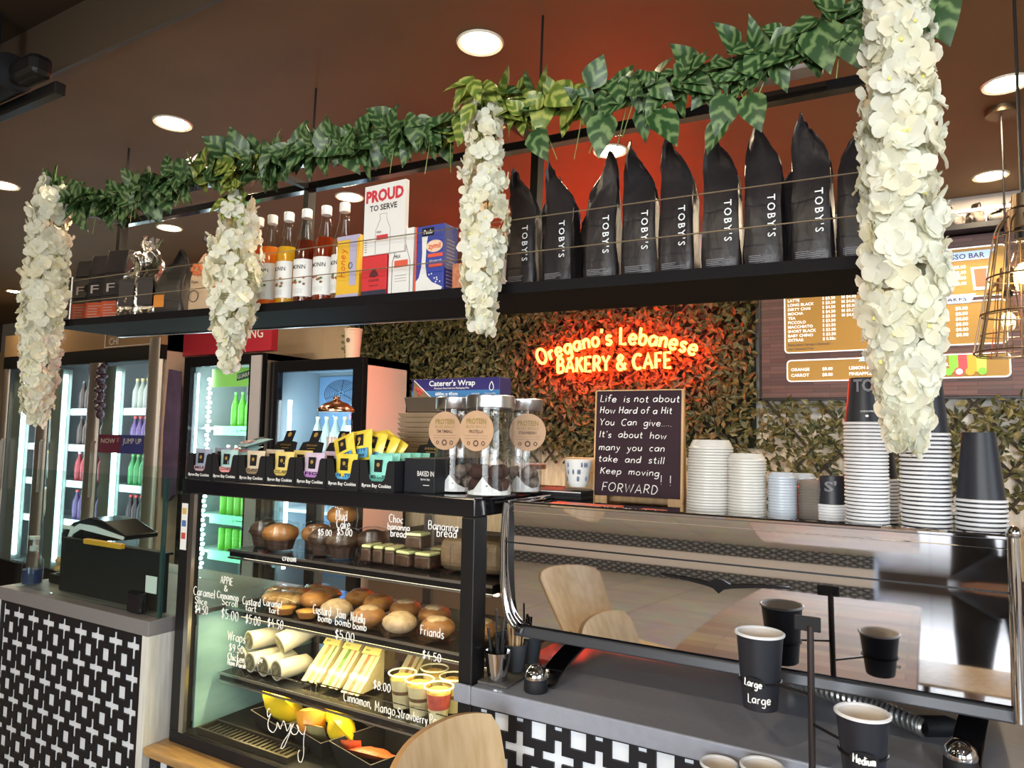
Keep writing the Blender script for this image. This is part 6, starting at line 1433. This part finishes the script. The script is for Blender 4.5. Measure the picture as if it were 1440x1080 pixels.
for q in range(3): tag(obj('wrapped_sweet', pillow(.07, .05, .03, 300 + q), [M['pink'], M['white'], M['pink']][q], None, (-1.895, 1.955, 1.43 + q * .045), .6 * q), 'wrapped sweet in the copper lidded jar, %s' % ('lowest', 'middle', 'uppermost')[q], 'sweet', 'sweets in the copper lidded jar')
# ------------------------------------------------------------------ on top of the coffee machine
ZT = 1.3785
cb = thing('chalkboard', 'handwritten chalkboard in a pine frame standing on the coffee machine', 'chalkboard', (-.722, 1.95, ZT))
cb.rotation_euler = (-.06, 0, .06)
obj('board', MB().box(-.126, .126, 0, .006, .012, .318), mat('chalkboard_face', (.026, .009, .016), .6, spec=.2), cb, bevel=.001)
obj('frame', MB().box(-.131, -.1265, .0, .014, .0, .318).box(.1265, .133, .0, .016, 0, .318).box(-.131, .133, .006, .016, .312, .322).box(-.131, -.09, .0075, .016, 0, .011).box(.09, .133, .0075, .016, 0, .011), M['frame_wood'], cb)
bk = MB().box(-.13, .13, 0, .008, 0, .31, 0, Matrix.Translation((0, .06, 0)) @ Matrix.Rotation(.14, 4, 'X')); obj('back_leg', bk, M['frame_wood'], cb)
CH = [('Life  is not about', .118 * 2, .286, .020), ('How Hard of a Hit', .215, .252, .019), ('You  Can  give.....', .215, .217, .019), ("It's  about  how", .200, .181, .019), ('many  you  can', .195, .144, .019), ('take  and  still', .195, .110, .019), ('Keep  moving', .175, .075, .018), ('FORWARD', .165, .025, .024)]
for s, w, z, c in CH:
    tx = MB(); hand(tx, s, FR(-.116 + (.012 if s[0] == 'F' else 0) + (.006 if s[0] == 'K' else 0), -.0008, z, 0, -.01), c, .00125, w, jit=.4, slant=.12); obj('handwriting', tx, M['chalk'], cb)
tx = MB(); hand(tx, '!', FR(.070, -.0008, .050), .026, .0013); hand(tx, '!', FR(.096, -.0008, .048), .028, .0013)
obj('handwriting', tx, M['chalk'], cb)
t = thing('ceramic_cup', 'small white cup with blue grey pattern standing left of the chalkboard', 'cup', (-.880, 1.90, ZT + .036))
obj('cup', MB().lathe([(0, .0), (.024, 0), (.030, .012), (.040, .078), (.0375, .078), (.026, .010), (0, .008)], 28, 0, None, False, False), M['white'], t)
pt = MB()
for q in range(14):
    a = -PI / 2 + U(-1.2, 1.2); z0 = .02 + .02 * (q % 3); r0 = .031 + (z0 - .012) * .151
    pt.ball((r0 * math.cos(a), r0 * math.sin(a), z0 + .004), .003, .003, .008, 6)
obj('pattern', pt, mat('blue_grey_glaze', (.16, .20, .30), .4), t)
tag(obj('dark_tray', MB().box(-.10, .085, -.075, .075, 0, .012), M['matteblack'], None, (-.935, 1.93, ZT), bevel=.002), 'thin dark tray under the patterned cup on the coffee machine', 'tray')
tag(obj('dark_tray', MB().box(-.10, .08, -.07, .07, 0, .012).box(-.10, .08, -.0712, -.0702, .008, .0105, 1), [M['matteblack'], M['white']], None, (-.930, 1.925, ZT + .0125), bevel=.002), 'upper dark tray with pale edge, directly carrying the patterned cup', 'tray')
kb = thing('kraft_box', 'plain beige box with small dark print left of the chalkboard', 'box', (-.945, 2.06, ZT + .0005), 0)
obj('box', MB().box(-.055, .10, 0, .04, 0, .115), mat('beige_box', (.62, .44, .25), .55), kb, bevel=.001)
tx = MB(); ptext(tx, 'B', FR(.025, -.0008, .066), .008, None, 'l', .02); ptext(tx, 'coffee', FR(.036, -.0008, .067), .006, .026); obj('lettering', tx, ink, kb)
tag(obj('jar_cover', MB().lathe([(.0, 0), (.036, 0), (.036, .014), (0, .014)], 24), mat('brown_lid', (.25, .09, .05), .4), None, (-1.055, 1.955, ZT + .08)), 'small reddish brown lid on a jar behind the kraft tagged jars', 'lid')
tag(obj('clear_canister', MB().lathe([(0, .001), (.033, .001), (.034, .078), (0, .0785)], 24), jarg, None, (-1.055, 1.955, 1.4005)), 'small clear canister under the reddish brown lid', 'canister')
tag(obj('orange_folder', MB().box(-.095, .09, -.03, .05, 0, .008), mat('orange_plastic', (.60, .08, .02), .4), None, (-.755, 1.66, ZT)), 'flat orange folder lying on the machine top left of the chalkboard foot', 'folder')
tag(obj('orange_strip', MB().box(-.03, .03, -.02, .03, 0, .007), bpy.data.materials['orange_plastic'], None, (-.575, 1.66, ZT)), 'short orange strip lying on the machine top in front of the chalkboard', 'strip')

CUPS = {}
blk = mat('black_paper_cup', (.017, .019, .027), .42, spec=.4); rimw = mat('white_cup_rim', (.82, .82, .84), .4); grl = mat('grey_cup_print', (.20, .20, .22), .6)
def cup_mesh(rr, rt, h):        # mouth down: rolled rim at z=0, closed end on top
    mb = MB(); mb.lathe([(rr * .965, .0062), (rt, h), (rt * .93, h - .0005), (rt * .9, h - .006), (0, h - .006)], 28, 0, None, False, False)
    mb.tube([(rr * .985 * math.cos(k * PI / 16), rr * .985 * math.sin(k * PI / 16), .0030) for k in range(32)], .0030, 6, 1, None, True)
    return mb
def stack(key, x, y, n, dz, rr, rt, h, where, lean=0.0, z0=ZT):
    for i in range(n):
        p_ = (x + lean * i * .001 + U(-.0006, .0006), y, z0 + .001 + i * dz)
        top = i == n - 1
        lb = ('black white rimmed cup, uppermost of ' if top else 'black white rimmed cup nested in ') + where
        g_ = 'cups in ' + where
        if key not in CUPS:
            o = obj('paper_cup', cup_mesh(rr, rt, h), [blk, rimw], None, p_); CUPS[key] = o; tag(o, lb, 'cup', g_)
        else: o = dup(CUPS[key], p_, None, lb, g_)
        if top: return o
A = stack('A', -.1125, 1.69, 29, .0076, .0415, .0300, .100, 'the tall stack behind the flower tip')
B = stack('B', -.0045, 1.70, 23, .0087, .0455, .0345, .112, 'the wide tall stack, second from the right end')
Cc = stack('C', .0890, 1.69, 8, .0090, .0435, .0285, .136, 'the short stack at the machine right end')
D = stack('A2', -.098, 1.80, 13, .0076, .0415, .0300, .100, 'the stack hidden behind the tall one')
E_ = stack('E', -.188, 1.77, 6, .0062, .0345, .0262, .068, 'the small stack beside the clear lids')
def cupbend(r): return lambda p: (r * math.sin(p[0] / r), p[1], r * math.cos(p[0] / r))
tx = MB(); ptext(tx, "TO", FR(0, 0, .070), .026, .040, 'c', .03, 0, 1.0, cupbend(.0360)); ptext(tx, 'COFFEE ROASTERS', FR(.006, 0, .026), .0035, .026, 'c', 0, 1, 1, cupbend(.0402)); tx.ball((.006, -.0398, .018), .0035, .001, .0028, 8, 1); obj('lettering', tx, [grl, M['chalk']], A)
tx = MB(); tx.poly([cupbend(.0372)((a, b_, 0)) for a, b_ in ((.010, .07), (.032, .07), (.032, .105), (.010, .105))], 0, FR(0, 0, 0)); obj('sticker', tx, mat('pale_sticker', (.55, .55, .56), .5), B)
tx = MB(); ptext(tx, "S'", FR(0, 0, .035), .022, .026, 'c', .03, 0, 1, cupbend(.0320)); obj('lettering', tx, grl, E_)

lidw = mat('white_lid', (.62, .60, .56), .35); lidb = mat('frosty_lid', (.50, .55, .62), .25); lidc = liquid('clear_lid', (.55, .50, .45), .5)
LIDS = {}
def lidstack(key, x, y, n, dz, r, dome, m, where, lean=0.0):
    for i in range(n):
        p_ = (x + lean * i * .001, y, ZT + .001 + i * dz)
        top = i == n - 1
        lb = ('uppermost lid of ' if top else 'nested cup lid in ') + where; g_ = 'lids in ' + where
        if key not in LIDS:
            mb = MB(); mb.lathe([(r * .97, .0), (r, .001), (r, .0045), (r * .94, .006), (r * .90, .006 + dome * .4), (r * .80, .006 + dome), (r * .78, .006 + dome * .85), (0, .006 + dome * .8)], 30, 0, None, False, False)
            o = obj('cup_cover', mb, m, None, p_); LIDS[key] = o; tag(o, lb, 'lid', g_)
        else: dup(LIDS[key], p_, None, lb, g_)
lidstack('a', -.463, 1.75, 24, .0067, .053, .016, lidw, 'the tallest white stack beside the chalkboard', .3)
lidstack('b', -.372, 1.75, 20, .0067, .045, .012, lidw, 'the second white lid stack from the chalkboard')
lidstack('c', -.292, 1.75, 15, .0064, .032, .008, lidb, 'the bluish white lid stack, third from the chalkboard')
lidstack('d', -.262, 1.83, 14, .0066, .034, .008, lidb, 'the half hidden bluish lid stack behind the third one')
lidstack('e', -.232, 1.77, 11, .0066, .030, .016, lidc, 'the clear brownish lid stack beside the small cup stack')

# right of the machine and on the back bench
t = thing('paper_bag', 'brown paper bag standing right of the coffee machine', 'bag', (.30, 1.82, .951), .2)
obj('bag', MB().box(-.10, .10, -.06, .06, 0, .22), mat('brown_paper', (.42, .26, .14), .6, bump=.3, var=.1, scale=14), t, bevel=.004)
tag(obj('side_shelf', MB().box(.20, .85, 2.0, 2.25, 1.14, 1.20).box(.22, .26, 2.02, 2.23, .951, 1.14).box(.79, .83, 2.02, 2.23, .951, 1.14), M['matteblack']), 'low black stand beside the right end of the coffee machine', 'stand')
tag(obj('beige_crate', MB().box(-.13, .13, -.1, .1, 0, .26), bpy.data.materials['beige_box'], None, (.50, 3.9, .921), bevel=.004), 'beige box on the back bench right of the machine', 'box')
for i, x in enumerate((-2.2, -1.95)):
    tag(obj('storage_box', MB().box(-.11, .11, -.09, .09, 0, .30 - .06 * i), mat('pale_box_%d' % i, (.66, .56, .44), .5), None, (x, 3.95, .921), bevel=.003), ('taller pale box on the back bench behind the patterned cup', 'lower pale box on the back bench behind the patterned cup')[i], 'box')

# ------------------------------------------------------------------ till counter things behind the glass
t = thing('till_printer', 'black and white till printer behind the glass screen on the till counter', 'till printer', (-2.70, 1.60, .949))
obj('stand', MB().box(-.20, .18, .0, .06, 0, .165), M['matteblack'], t, bevel=.004)
pp = [(-.23, .166), (.19, .210), (.19, .226), (.05, .268), (-.05, .274), (-.15, .25), (-.23, .205)]
obj('housing', MB().prism(pp, .13, 0, Matrix.Translation((0, -.05, 0))), M['blackgloss'], t, bevel=.005)
obj('side_trim', MB().prism([(-.225, .169), (-.17, .171), (-.14, .207), (-.09, .229), (-.04, .226), (.186, .212), (.188, .223), (.0, .248), (-.10, .249), (-.16, .222), (-.18, .182)], .004, 0, Matrix.Translation((0, -.055, 0))), M['whiteplastic'], t)
obj('button_panel', MB().box(-.215, -.145, -.0535, -.0505, .222, .236), M['white'], t)
tag(obj('yellow_strip', MB().box(-.115, .115, -.01, .01, 0, .018), mat('yellow_plastic', (.75, .38, .04), .4), None, (-2.56, 1.503, 1.140), bevel=.003), 'yellow strip fixed on the dark shelf below the till printer', 'strip')
t = thing('till_shelf', 'dark shelf box below the till printer behind the glass screen', 'shelf', (0, 0, 0))
obj('panel', MB().box(-2.86, -2.22, 1.517, 1.53, .949, 1.137), M['matteblack'], t); obj('top', MB().box(-2.86, -2.22, 1.517, 1.545, 1.1375, 1.145), M['matteblack'], t)
t = thing('pump_bottle', 'clear pump bottle at the left end of the till counter', 'bottle', (-3.04, 1.51, .949))
obj('bottle', MB().lathe([(0, .001), (.034, .001), (.036, .01), (.036, .09), (.016, .12), (.014, .13)], 22, 0, None, False, False), jarg, t)
obj('gel', MB().lathe([(0, .004), (.033, .006), (.034, .06), (0, .06)], 20), liquid('blue_gel', (.10, .14, .35), .4), t)
obj('pump', MB().lathe([(.015, .13), (.015, .148), (.006, .15), (.006, .172), (.018, .174), (.018, .186), (0, .188)], 14).box(-.04, .0, -.006, .006, .176, .184), mat('frosted_plastic', (.55, .60, .60), .4), t)
t = thing('bread_basket', 'tray of brown baked bread behind the pump bottle on the till counter', 'basket', (-2.95, 1.60, .949))
obj('basket', MB().box(-.08, .08, -.035, .035, 0, .035), M['black'], t, bevel=.004)
for q in range(6): tag(obj('bread_piece', lumpy(.03, .022, .016, 12, .08), pas, None, (-3.015 + .05 * (q % 3) + .008 * (q // 3), 1.60, .985 + .03 * (q // 3))), 'brown bread piece in the basket on the till counter, %s layer, %s' % (('lower', 'upper')[q // 3], ('left', 'middle', 'right')[q % 3]), 'bread', 'bread pieces in the basket')

# ------------------------------------------------------------------ foreground: table, chair, cup stand
tblm = brickmat('table_planks', (.25, .12, .05), (.42, .24, .11), (.06, .03, .015), 1.0, .55, .06, .6, .4, .001)
t = thing('cafe_table', 'dark plank topped cafe table pushed against the coffee counter', 'table', (-.40, .45, 0))
obj('table_top', MB().box(-.33, .36, -1.0, 1.02, .722, .75), tblm, t, bevel=.003)
obj('edge_band', MB().box(-.332, .362, -1.002, 1.022, .715, .7215), M['black'], t)
for sx in (-.26, .29):
    for sy in (-.9, .85): obj('leg', MB().box(sx - .025, sx + .025, sy - .025, sy + .025, 0, .714), M['black'], t)
seatm = M['wood']
def chair(x, y, rz, lab, top=.965):
    t = thing('plywood_chair', lab, 'chair', (x, y, 0), rz, 'light plywood chairs')
    # faces +x before turning; back leans to -x
    bmesh_ = MB(); n = 14; rows_ = 9; vs = []
    for s_ in (0, 1):
        for j in range(rows_ + 1):
            v = j / rows_; z = .50 + v * (top - .50)
            half = .165 + .028 * v - (.05 * max(0, v - .88) / .12) * .5
            for i in range(n + 1):
                u = i / n * 2 - 1
                zz = z - (.022 * max(0, v - .85) / .15) * abs(u) ** 3
                xx = .03 - .105 * v + .035 * u * u * 1.0 + (.012 * s_ * -1)
                vs.append((xx, u * half, zz))
    m = n + 1; k0 = m * (rows_ + 1); fs = []; 
    for j in range(rows_):
        for i in range(n):
            a = j * m + i; fs.append((a, a + 1, a + m + 1, a + m)); b_ = a + k0; fs.append((b_, b_ + m, b_ + m + 1, b_ + 1))
    bmesh_.add(vs, fs, 0, True)
    eg = []
    ring = [i for i in range(n + 1)] + [j * m + n for j in range(1, rows_ + 1)] + [rows_ * m + i for i in range(n - 1, -1, -1)] + [j * m for j in range(rows_ - 1, 0, -1)]
    for q in range(len(ring)):
        a, b_ = ring[q], ring[(q + 1) % len(ring)]; eg.append((a, a + k0, b_ + k0, b_))
    bmesh_.add(vs, eg, 1, False)
    obj('backrest', bmesh_, [M['wood'], M['woodedge']], t)
    obj('seat', MB().box(.0, .40, -.20, .20, .440, .455), M['wood'], t, bevel=.006)
    for sx, sy in ((.03, -.18), (.03, .18), (.37, -.18), (.37, .18)):
        obj('leg', MB().tube([(sx, sy, .0), (sx + (.02 if sx < .1 else -.02), sy * .95, .4395)], .011, 8), M['black'], t)
    obj('back_support', MB().tube([(.03, -.12, .4555), (.036, -.12, .56)], .009, 8).tube([(.03, .12, .4555), (.036, .12, .56)], .009, 8), M['black'], t)
    return t
ch = chair(-.805, 1.215, 0, 'light plywood chair with curved back at the bottom of the frame by the coffee counter')
t2 = dup(ch, (.33, .05, 0), PI, 'light plywood chair across the table, seen only in the machine reflection')
for c in t2.children: pass
t3 = dup(ch, (-1.30, .42, 0), .30, 'light plywood chair away from the table, seen only in the machine reflection')

st = thing('cup_size_stand', 'black metal stand holding sample paper cups in front of the coffee machine', 'stand', (-.194, 1.44, .7505))
obj('base', MB().box(-.10, .10, -.09, .035, 0, .008), M['black'], st, bevel=.003)
obj('post', MB().tube([(0, 0, .008), (0, 0, .465)], .0062, 12), mat('brown_black_post', (.045, .035, .035), .35, .5), st)
obj('top_clip', MB().box(-.028, .018, -.003, .003, .455, .482), M['matteblack'], st, bevel=.002)
samplec = []
def sample(x, y, zr, rt, h, lab, words, ring_z, tagtxt, tag_dx=0.0):
    t = thing('sample_cup', lab, 'cup', (x, y, zr - h), 0, 'sample cups on the stand')
    rb_ = rt * .70
    obj('body', MB().lathe([(0, .003), (rb_, .003), (rb_, .0), (rb_ + .0005, .0), (rt * .965, h - .003), (rt * .955, h - .003), (rb_ - .001, .004), (0, .004)], 32, 0, None, False, False), blk, t)
    obj('inside', MB().lathe([(0, .0055), (rb_ - .002, .0055), (rt * .945, h - .003)], 32, 0, None, False, False), mat('cup_lining', (.78, .72, .66), .5) if not samplec else bpy.data.materials['cup_lining'], t)
    obj('rim', MB().tube([(rt * .975 * math.cos(k * PI / 18), rt * .975 * math.sin(k * PI / 18), h - .0015) for k in range(36)], .0031, 6, 0, None, True), rimw, t)
    r_at = lambda z: rb_ + (rt * .965 - rb_) * z / h
    tx = MB()
    for s, dx, z, c, w in words:
        hand(tx, s, Matrix.Rotation(.12, 4, 'Z') @ FR(dx, 0, z), c, .0013, w, 'c', 0, 4, cupbend(r_at(z) + .0012), .3)
    obj('handwriting', tx, M['chalk'], t)
    # holding ring and oval name tag belong to the stand
    zl = ring_z - .7505; rr = r_at(ring_z - zr + h) + .0025
    cx_, cy_ = x + .194, y - 1.44
    rg = MB().tube([(cx_ + rr * math.cos(k * PI / 14), cy_ + rr * math.sin(k * PI / 14), zl) for k in range(28)], .0022, 6, 0, None, True)
    d = Vector((-cx_, -cy_, 0)); L_ = d.length; d.normalize()
    rg.tube([(cx_ + d.x * rr, cy_ + d.y * rr, zl), (-d.x * .004, -d.y * .004, zl)], .0028, 6)
    ro = obj('holding_ring', rg, M['black'], st)
    tg = MB(); bn = cupbend(rr + .003)
    pts = [bn((tag_dx + .0235 * math.cos(a), .0135 * math.sin(a), 0)) for a in [k * PI / 12 for k in range(24)]]
    tg.poly(pts, 0, Matrix.Translation((cx_, cy_, zl)) @ FR(0, 0, 0))
    to = obj('name_tag', tg, M['matteblack'], ro)
    th = MB(); hand(th, tagtxt, Matrix.Translation((cx_, cy_, zl)) @ FR(0, 0, -.005, 0, -.05), .013, .0014, .034, 'c', 0, 4, lambda p: bn((p[0] + tag_dx, p[1], 0))[:2] + (bn((p[0] + tag_dx, p[1], 0))[2] + .0008,), .3)
    obj('tag_handwriting', th, M['chalk'], to)
    samplec.append(t)
sample(-.292, 1.48, 1.181, .0455, .142, 'large black sample paper cup on the stand, highest one, marked large twice', [('Large', .000, .016, .016, .044)], 1.092, 'Large', -.006)
sample(-.104, 1.36, 1.105, .0425, .115, 'medium black sample paper cup right of the stand post, marked medium', [('Regular', .016, .012, .013, .050)], 1.041, 'Medium', .004)
sample(-.281, 1.435, .949, .0385, .095, 'small black sample paper cup low on the stand left of the post', [], .895, 'Small', .0)
t = thing('cup_lid', 'white lid lying on the counter edge at the bottom of the frame', 'lid', (-.352, 1.475, .9))
bpy.data.objects.remove(t)
sample(-.362, 1.44, .932, .0345, .072, 'smallest sample paper cup beside the small one, only its white rim showing', [], .892, 'Piccolo', .0)

# ------------------------------------------------------------------ behind the viewer, mirrored in the machine
t = thing('opposite_counter', 'long lattice fronted counter with white top band across the room, mirrored in the machine', 'counter', (-.42, -3.7, 0), PI)
f = MB(); fret(f, 0.0, 8.0, .0, .25, 0, .1035, .016, 0, .05); obj('lattice_front', f, M['fret'], t)
obj('carcass', MB().box(0, 8.0, .0165, .62, 0, .80), M['fretwhite'], t)
obj('white_band', MB().box(0, 8.0, -.004, .016, .255, .80), mat('warm_white_band', (.70, .64, .60), .5), t)

tag(obj('red_reflection_block', MB().box(-.50, -.36, 2.16, 2.20, .951, 1.02), mat('red_plastic', (.30, .02, .05), .4), bevel=.004), 'red tray edge on the counter behind the coffee machine', 'tray')  # red block added for the red reflection on the counter under the machine
# photographer, standing just behind the viewpoint and mirrored in the machine
def skin_body(name, V, E, m, parent, loc=(0, 0, 0), sub=2):
    me = bpy.data.meshes.new(name); me.from_pydata([v[0] for v in V], E, []); me.update()
    o = bpy.data.objects.new(name, me); COL.objects.link(o); me.materials.append(m); o.parent = parent; o.location = loc
    sk = o.modifiers.new('skin', 'SKIN'); sk.use_smooth_shade = True
    for i, v in enumerate(V): me.skin_vertices[0].data[i].radius = v[1]
    me.skin_vertices[0].data[0].use_root = True
    su = o.modifiers.new('subsurf', 'SUBSURF'); su.levels = sub; su.render_levels = sub
    return o
skinm = mat('skin', (.55, .33, .24), .5); navy = mat('navy_jacket', (.02, .028, .045), .7); trou = mat('dark_trousers', (.02, .02, .024), .7)
pr = thing('person', 'person in dark navy jacket raising a phone, seen only mirrored in the coffee machine', 'person', (.26, -.48, 0))
V = [((0, 0, .95), (.15, .11)), ((0, .01, 1.12), (.145, .105)), ((0, .015, 1.30), (.165, .115)), ((0, .01, 1.42), (.12, .09)), ((0, .02, 1.50), (.052, .052)), ((0, .035, 1.57), (.06, .065)), ((0, .04, 1.655), (.078, .092)), ((0, .035, 1.72), (.062, .075)),
     ((-.17, .01, 1.405), (.058, .058)), ((-.21, .06, 1.17), (.046, .046)), ((-.22, .30, 1.36), (.034, .034)), ((-.225, .36, 1.43), (.026, .03)),
     ((.17, .01, 1.405), (.058, .058)), ((.20, .07, 1.17), (.046, .046)), ((.0, .30, 1.37), (.034, .034)), ((-.10, .37, 1.44), (.026, .03)),
     ((-.09, .0, .86), (.088, .09)), ((-.10, .01, .50), (.062, .065)), ((-.105, -.01, .09), (.042, .045)), ((-.11, .12, .035), (.038, .03)),
     ((.09, .0, .86), (.088, .09)), ((.10, .01, .50), (.062, .065)), ((.105, -.01, .09), (.042, .045)), ((.11, .12, .035), (.038, .03))]
Ed = [(0, 1), (1, 2), (2, 3), (3, 4), (4, 5), (5, 6), (6, 7), (2, 8), (8, 9), (9, 10), (10, 11), (2, 12), (12, 13), (13, 14), (14, 15), (0, 16), (16, 17), (17, 18), (18, 19), (0, 20), (20, 21), (21, 22), (22, 23)]
skin_body('body', V, Ed, skinm, pr)
g_ = lambda ids, k, kk: ([(V[i][0], (V[i][1][0] * k + kk, V[i][1][1] * k + kk)) for i in ids])
skin_body('jacket', g_([0, 1, 2, 3, 8, 9, 10, 12, 13, 14], 1.08, .012), [(0, 1), (1, 2), (2, 3), (2, 4), (4, 5), (5, 6), (2, 7), (7, 8), (8, 9)], navy, pr)
skin_body('trousers', g_([0, 16, 17, 18, 20, 21, 22], 1.08, .010), [(0, 1), (1, 2), (2, 3), (0, 4), (4, 5), (5, 6)], trou, pr)
for sx in (-.108, .108): obj('shoe', MB().ball((sx, .07, .042), .052, .135, .040, 14), M['matteblack'], pr)
hr = MB(); hr.ball((0, .022, 1.70), .098, .108, .085, 18, 0, .03); hr.ball((0, -.03, 1.64), .088, .075, .09, 16, 0, .03); obj('hair', hr, mat('dark_hair', (.02, .014, .010), .5), pr)
fcz = MB().ball((0, .135, 1.635), .013, .020, .022, 8); obj('nose', fcz, skinm, pr)
ey = MB()
for sx in (-.032, .032): ey.ball((sx, .122, 1.662), .013, .010, .008, 10); ey.ball((sx, .130, 1.662), .006, .005, .006, 8, 1)
obj('eyes', ey, [M['white'], M['matteblack']], pr)
obj('mouth', MB().ball((0, .122, 1.595), .022, .008, .006, 10), mat('lips', (.45, .18, .15), .5), pr)
obj('ears', MB().ball((-.088, .035, 1.645), .010, .022, .032, 8).ball((.088, .035, 1.645), .010, .022, .032, 8), skinm, pr)
for sx, px_ in ((-1, -.225), (1, -.10)):
    hv = [((px_, .36, 1.43), (.030, .018)), ((px_ + .005 * sx, .395, 1.47), (.036, .016))]; he = [(0, 1)]
    for q in range(4):
        b0 = len(hv); xo = (q - 1.5) * .018
        hv += [((px_ + xo, .418, 1.490 + .004 * (1.5 - abs(q - 1.5))), (.0095, .009)), ((px_ + xo * 1.1, .436, 1.512 + .006 * (1.5 - abs(q - 1.5))), (.0085, .008)), ((px_ + xo * 1.1, .438, 1.535 + .008 * (1.5 - abs(q - 1.5))), (.007, .007))]
        he += [(1, b0), (b0, b0 + 1), (b0 + 1, b0 + 2)]
    b0 = len(hv); hv += [((px_ - .034 * sx, .395, 1.475), (.011, .010)), ((px_ - .046 * sx, .415, 1.50), (.009, .009))]; he += [(0, b0), (b0, b0 + 1)]
    skin_body('hand', hv, he, skinm, pr)
tag(obj('phone', MB().box(-.08, .08, -.004, .004, -.038, .038), M['blackgloss'], None, (.09, -.032, 1.535), bevel=.003), 'black phone held up by the mirrored person in the navy jacket', 'phone')
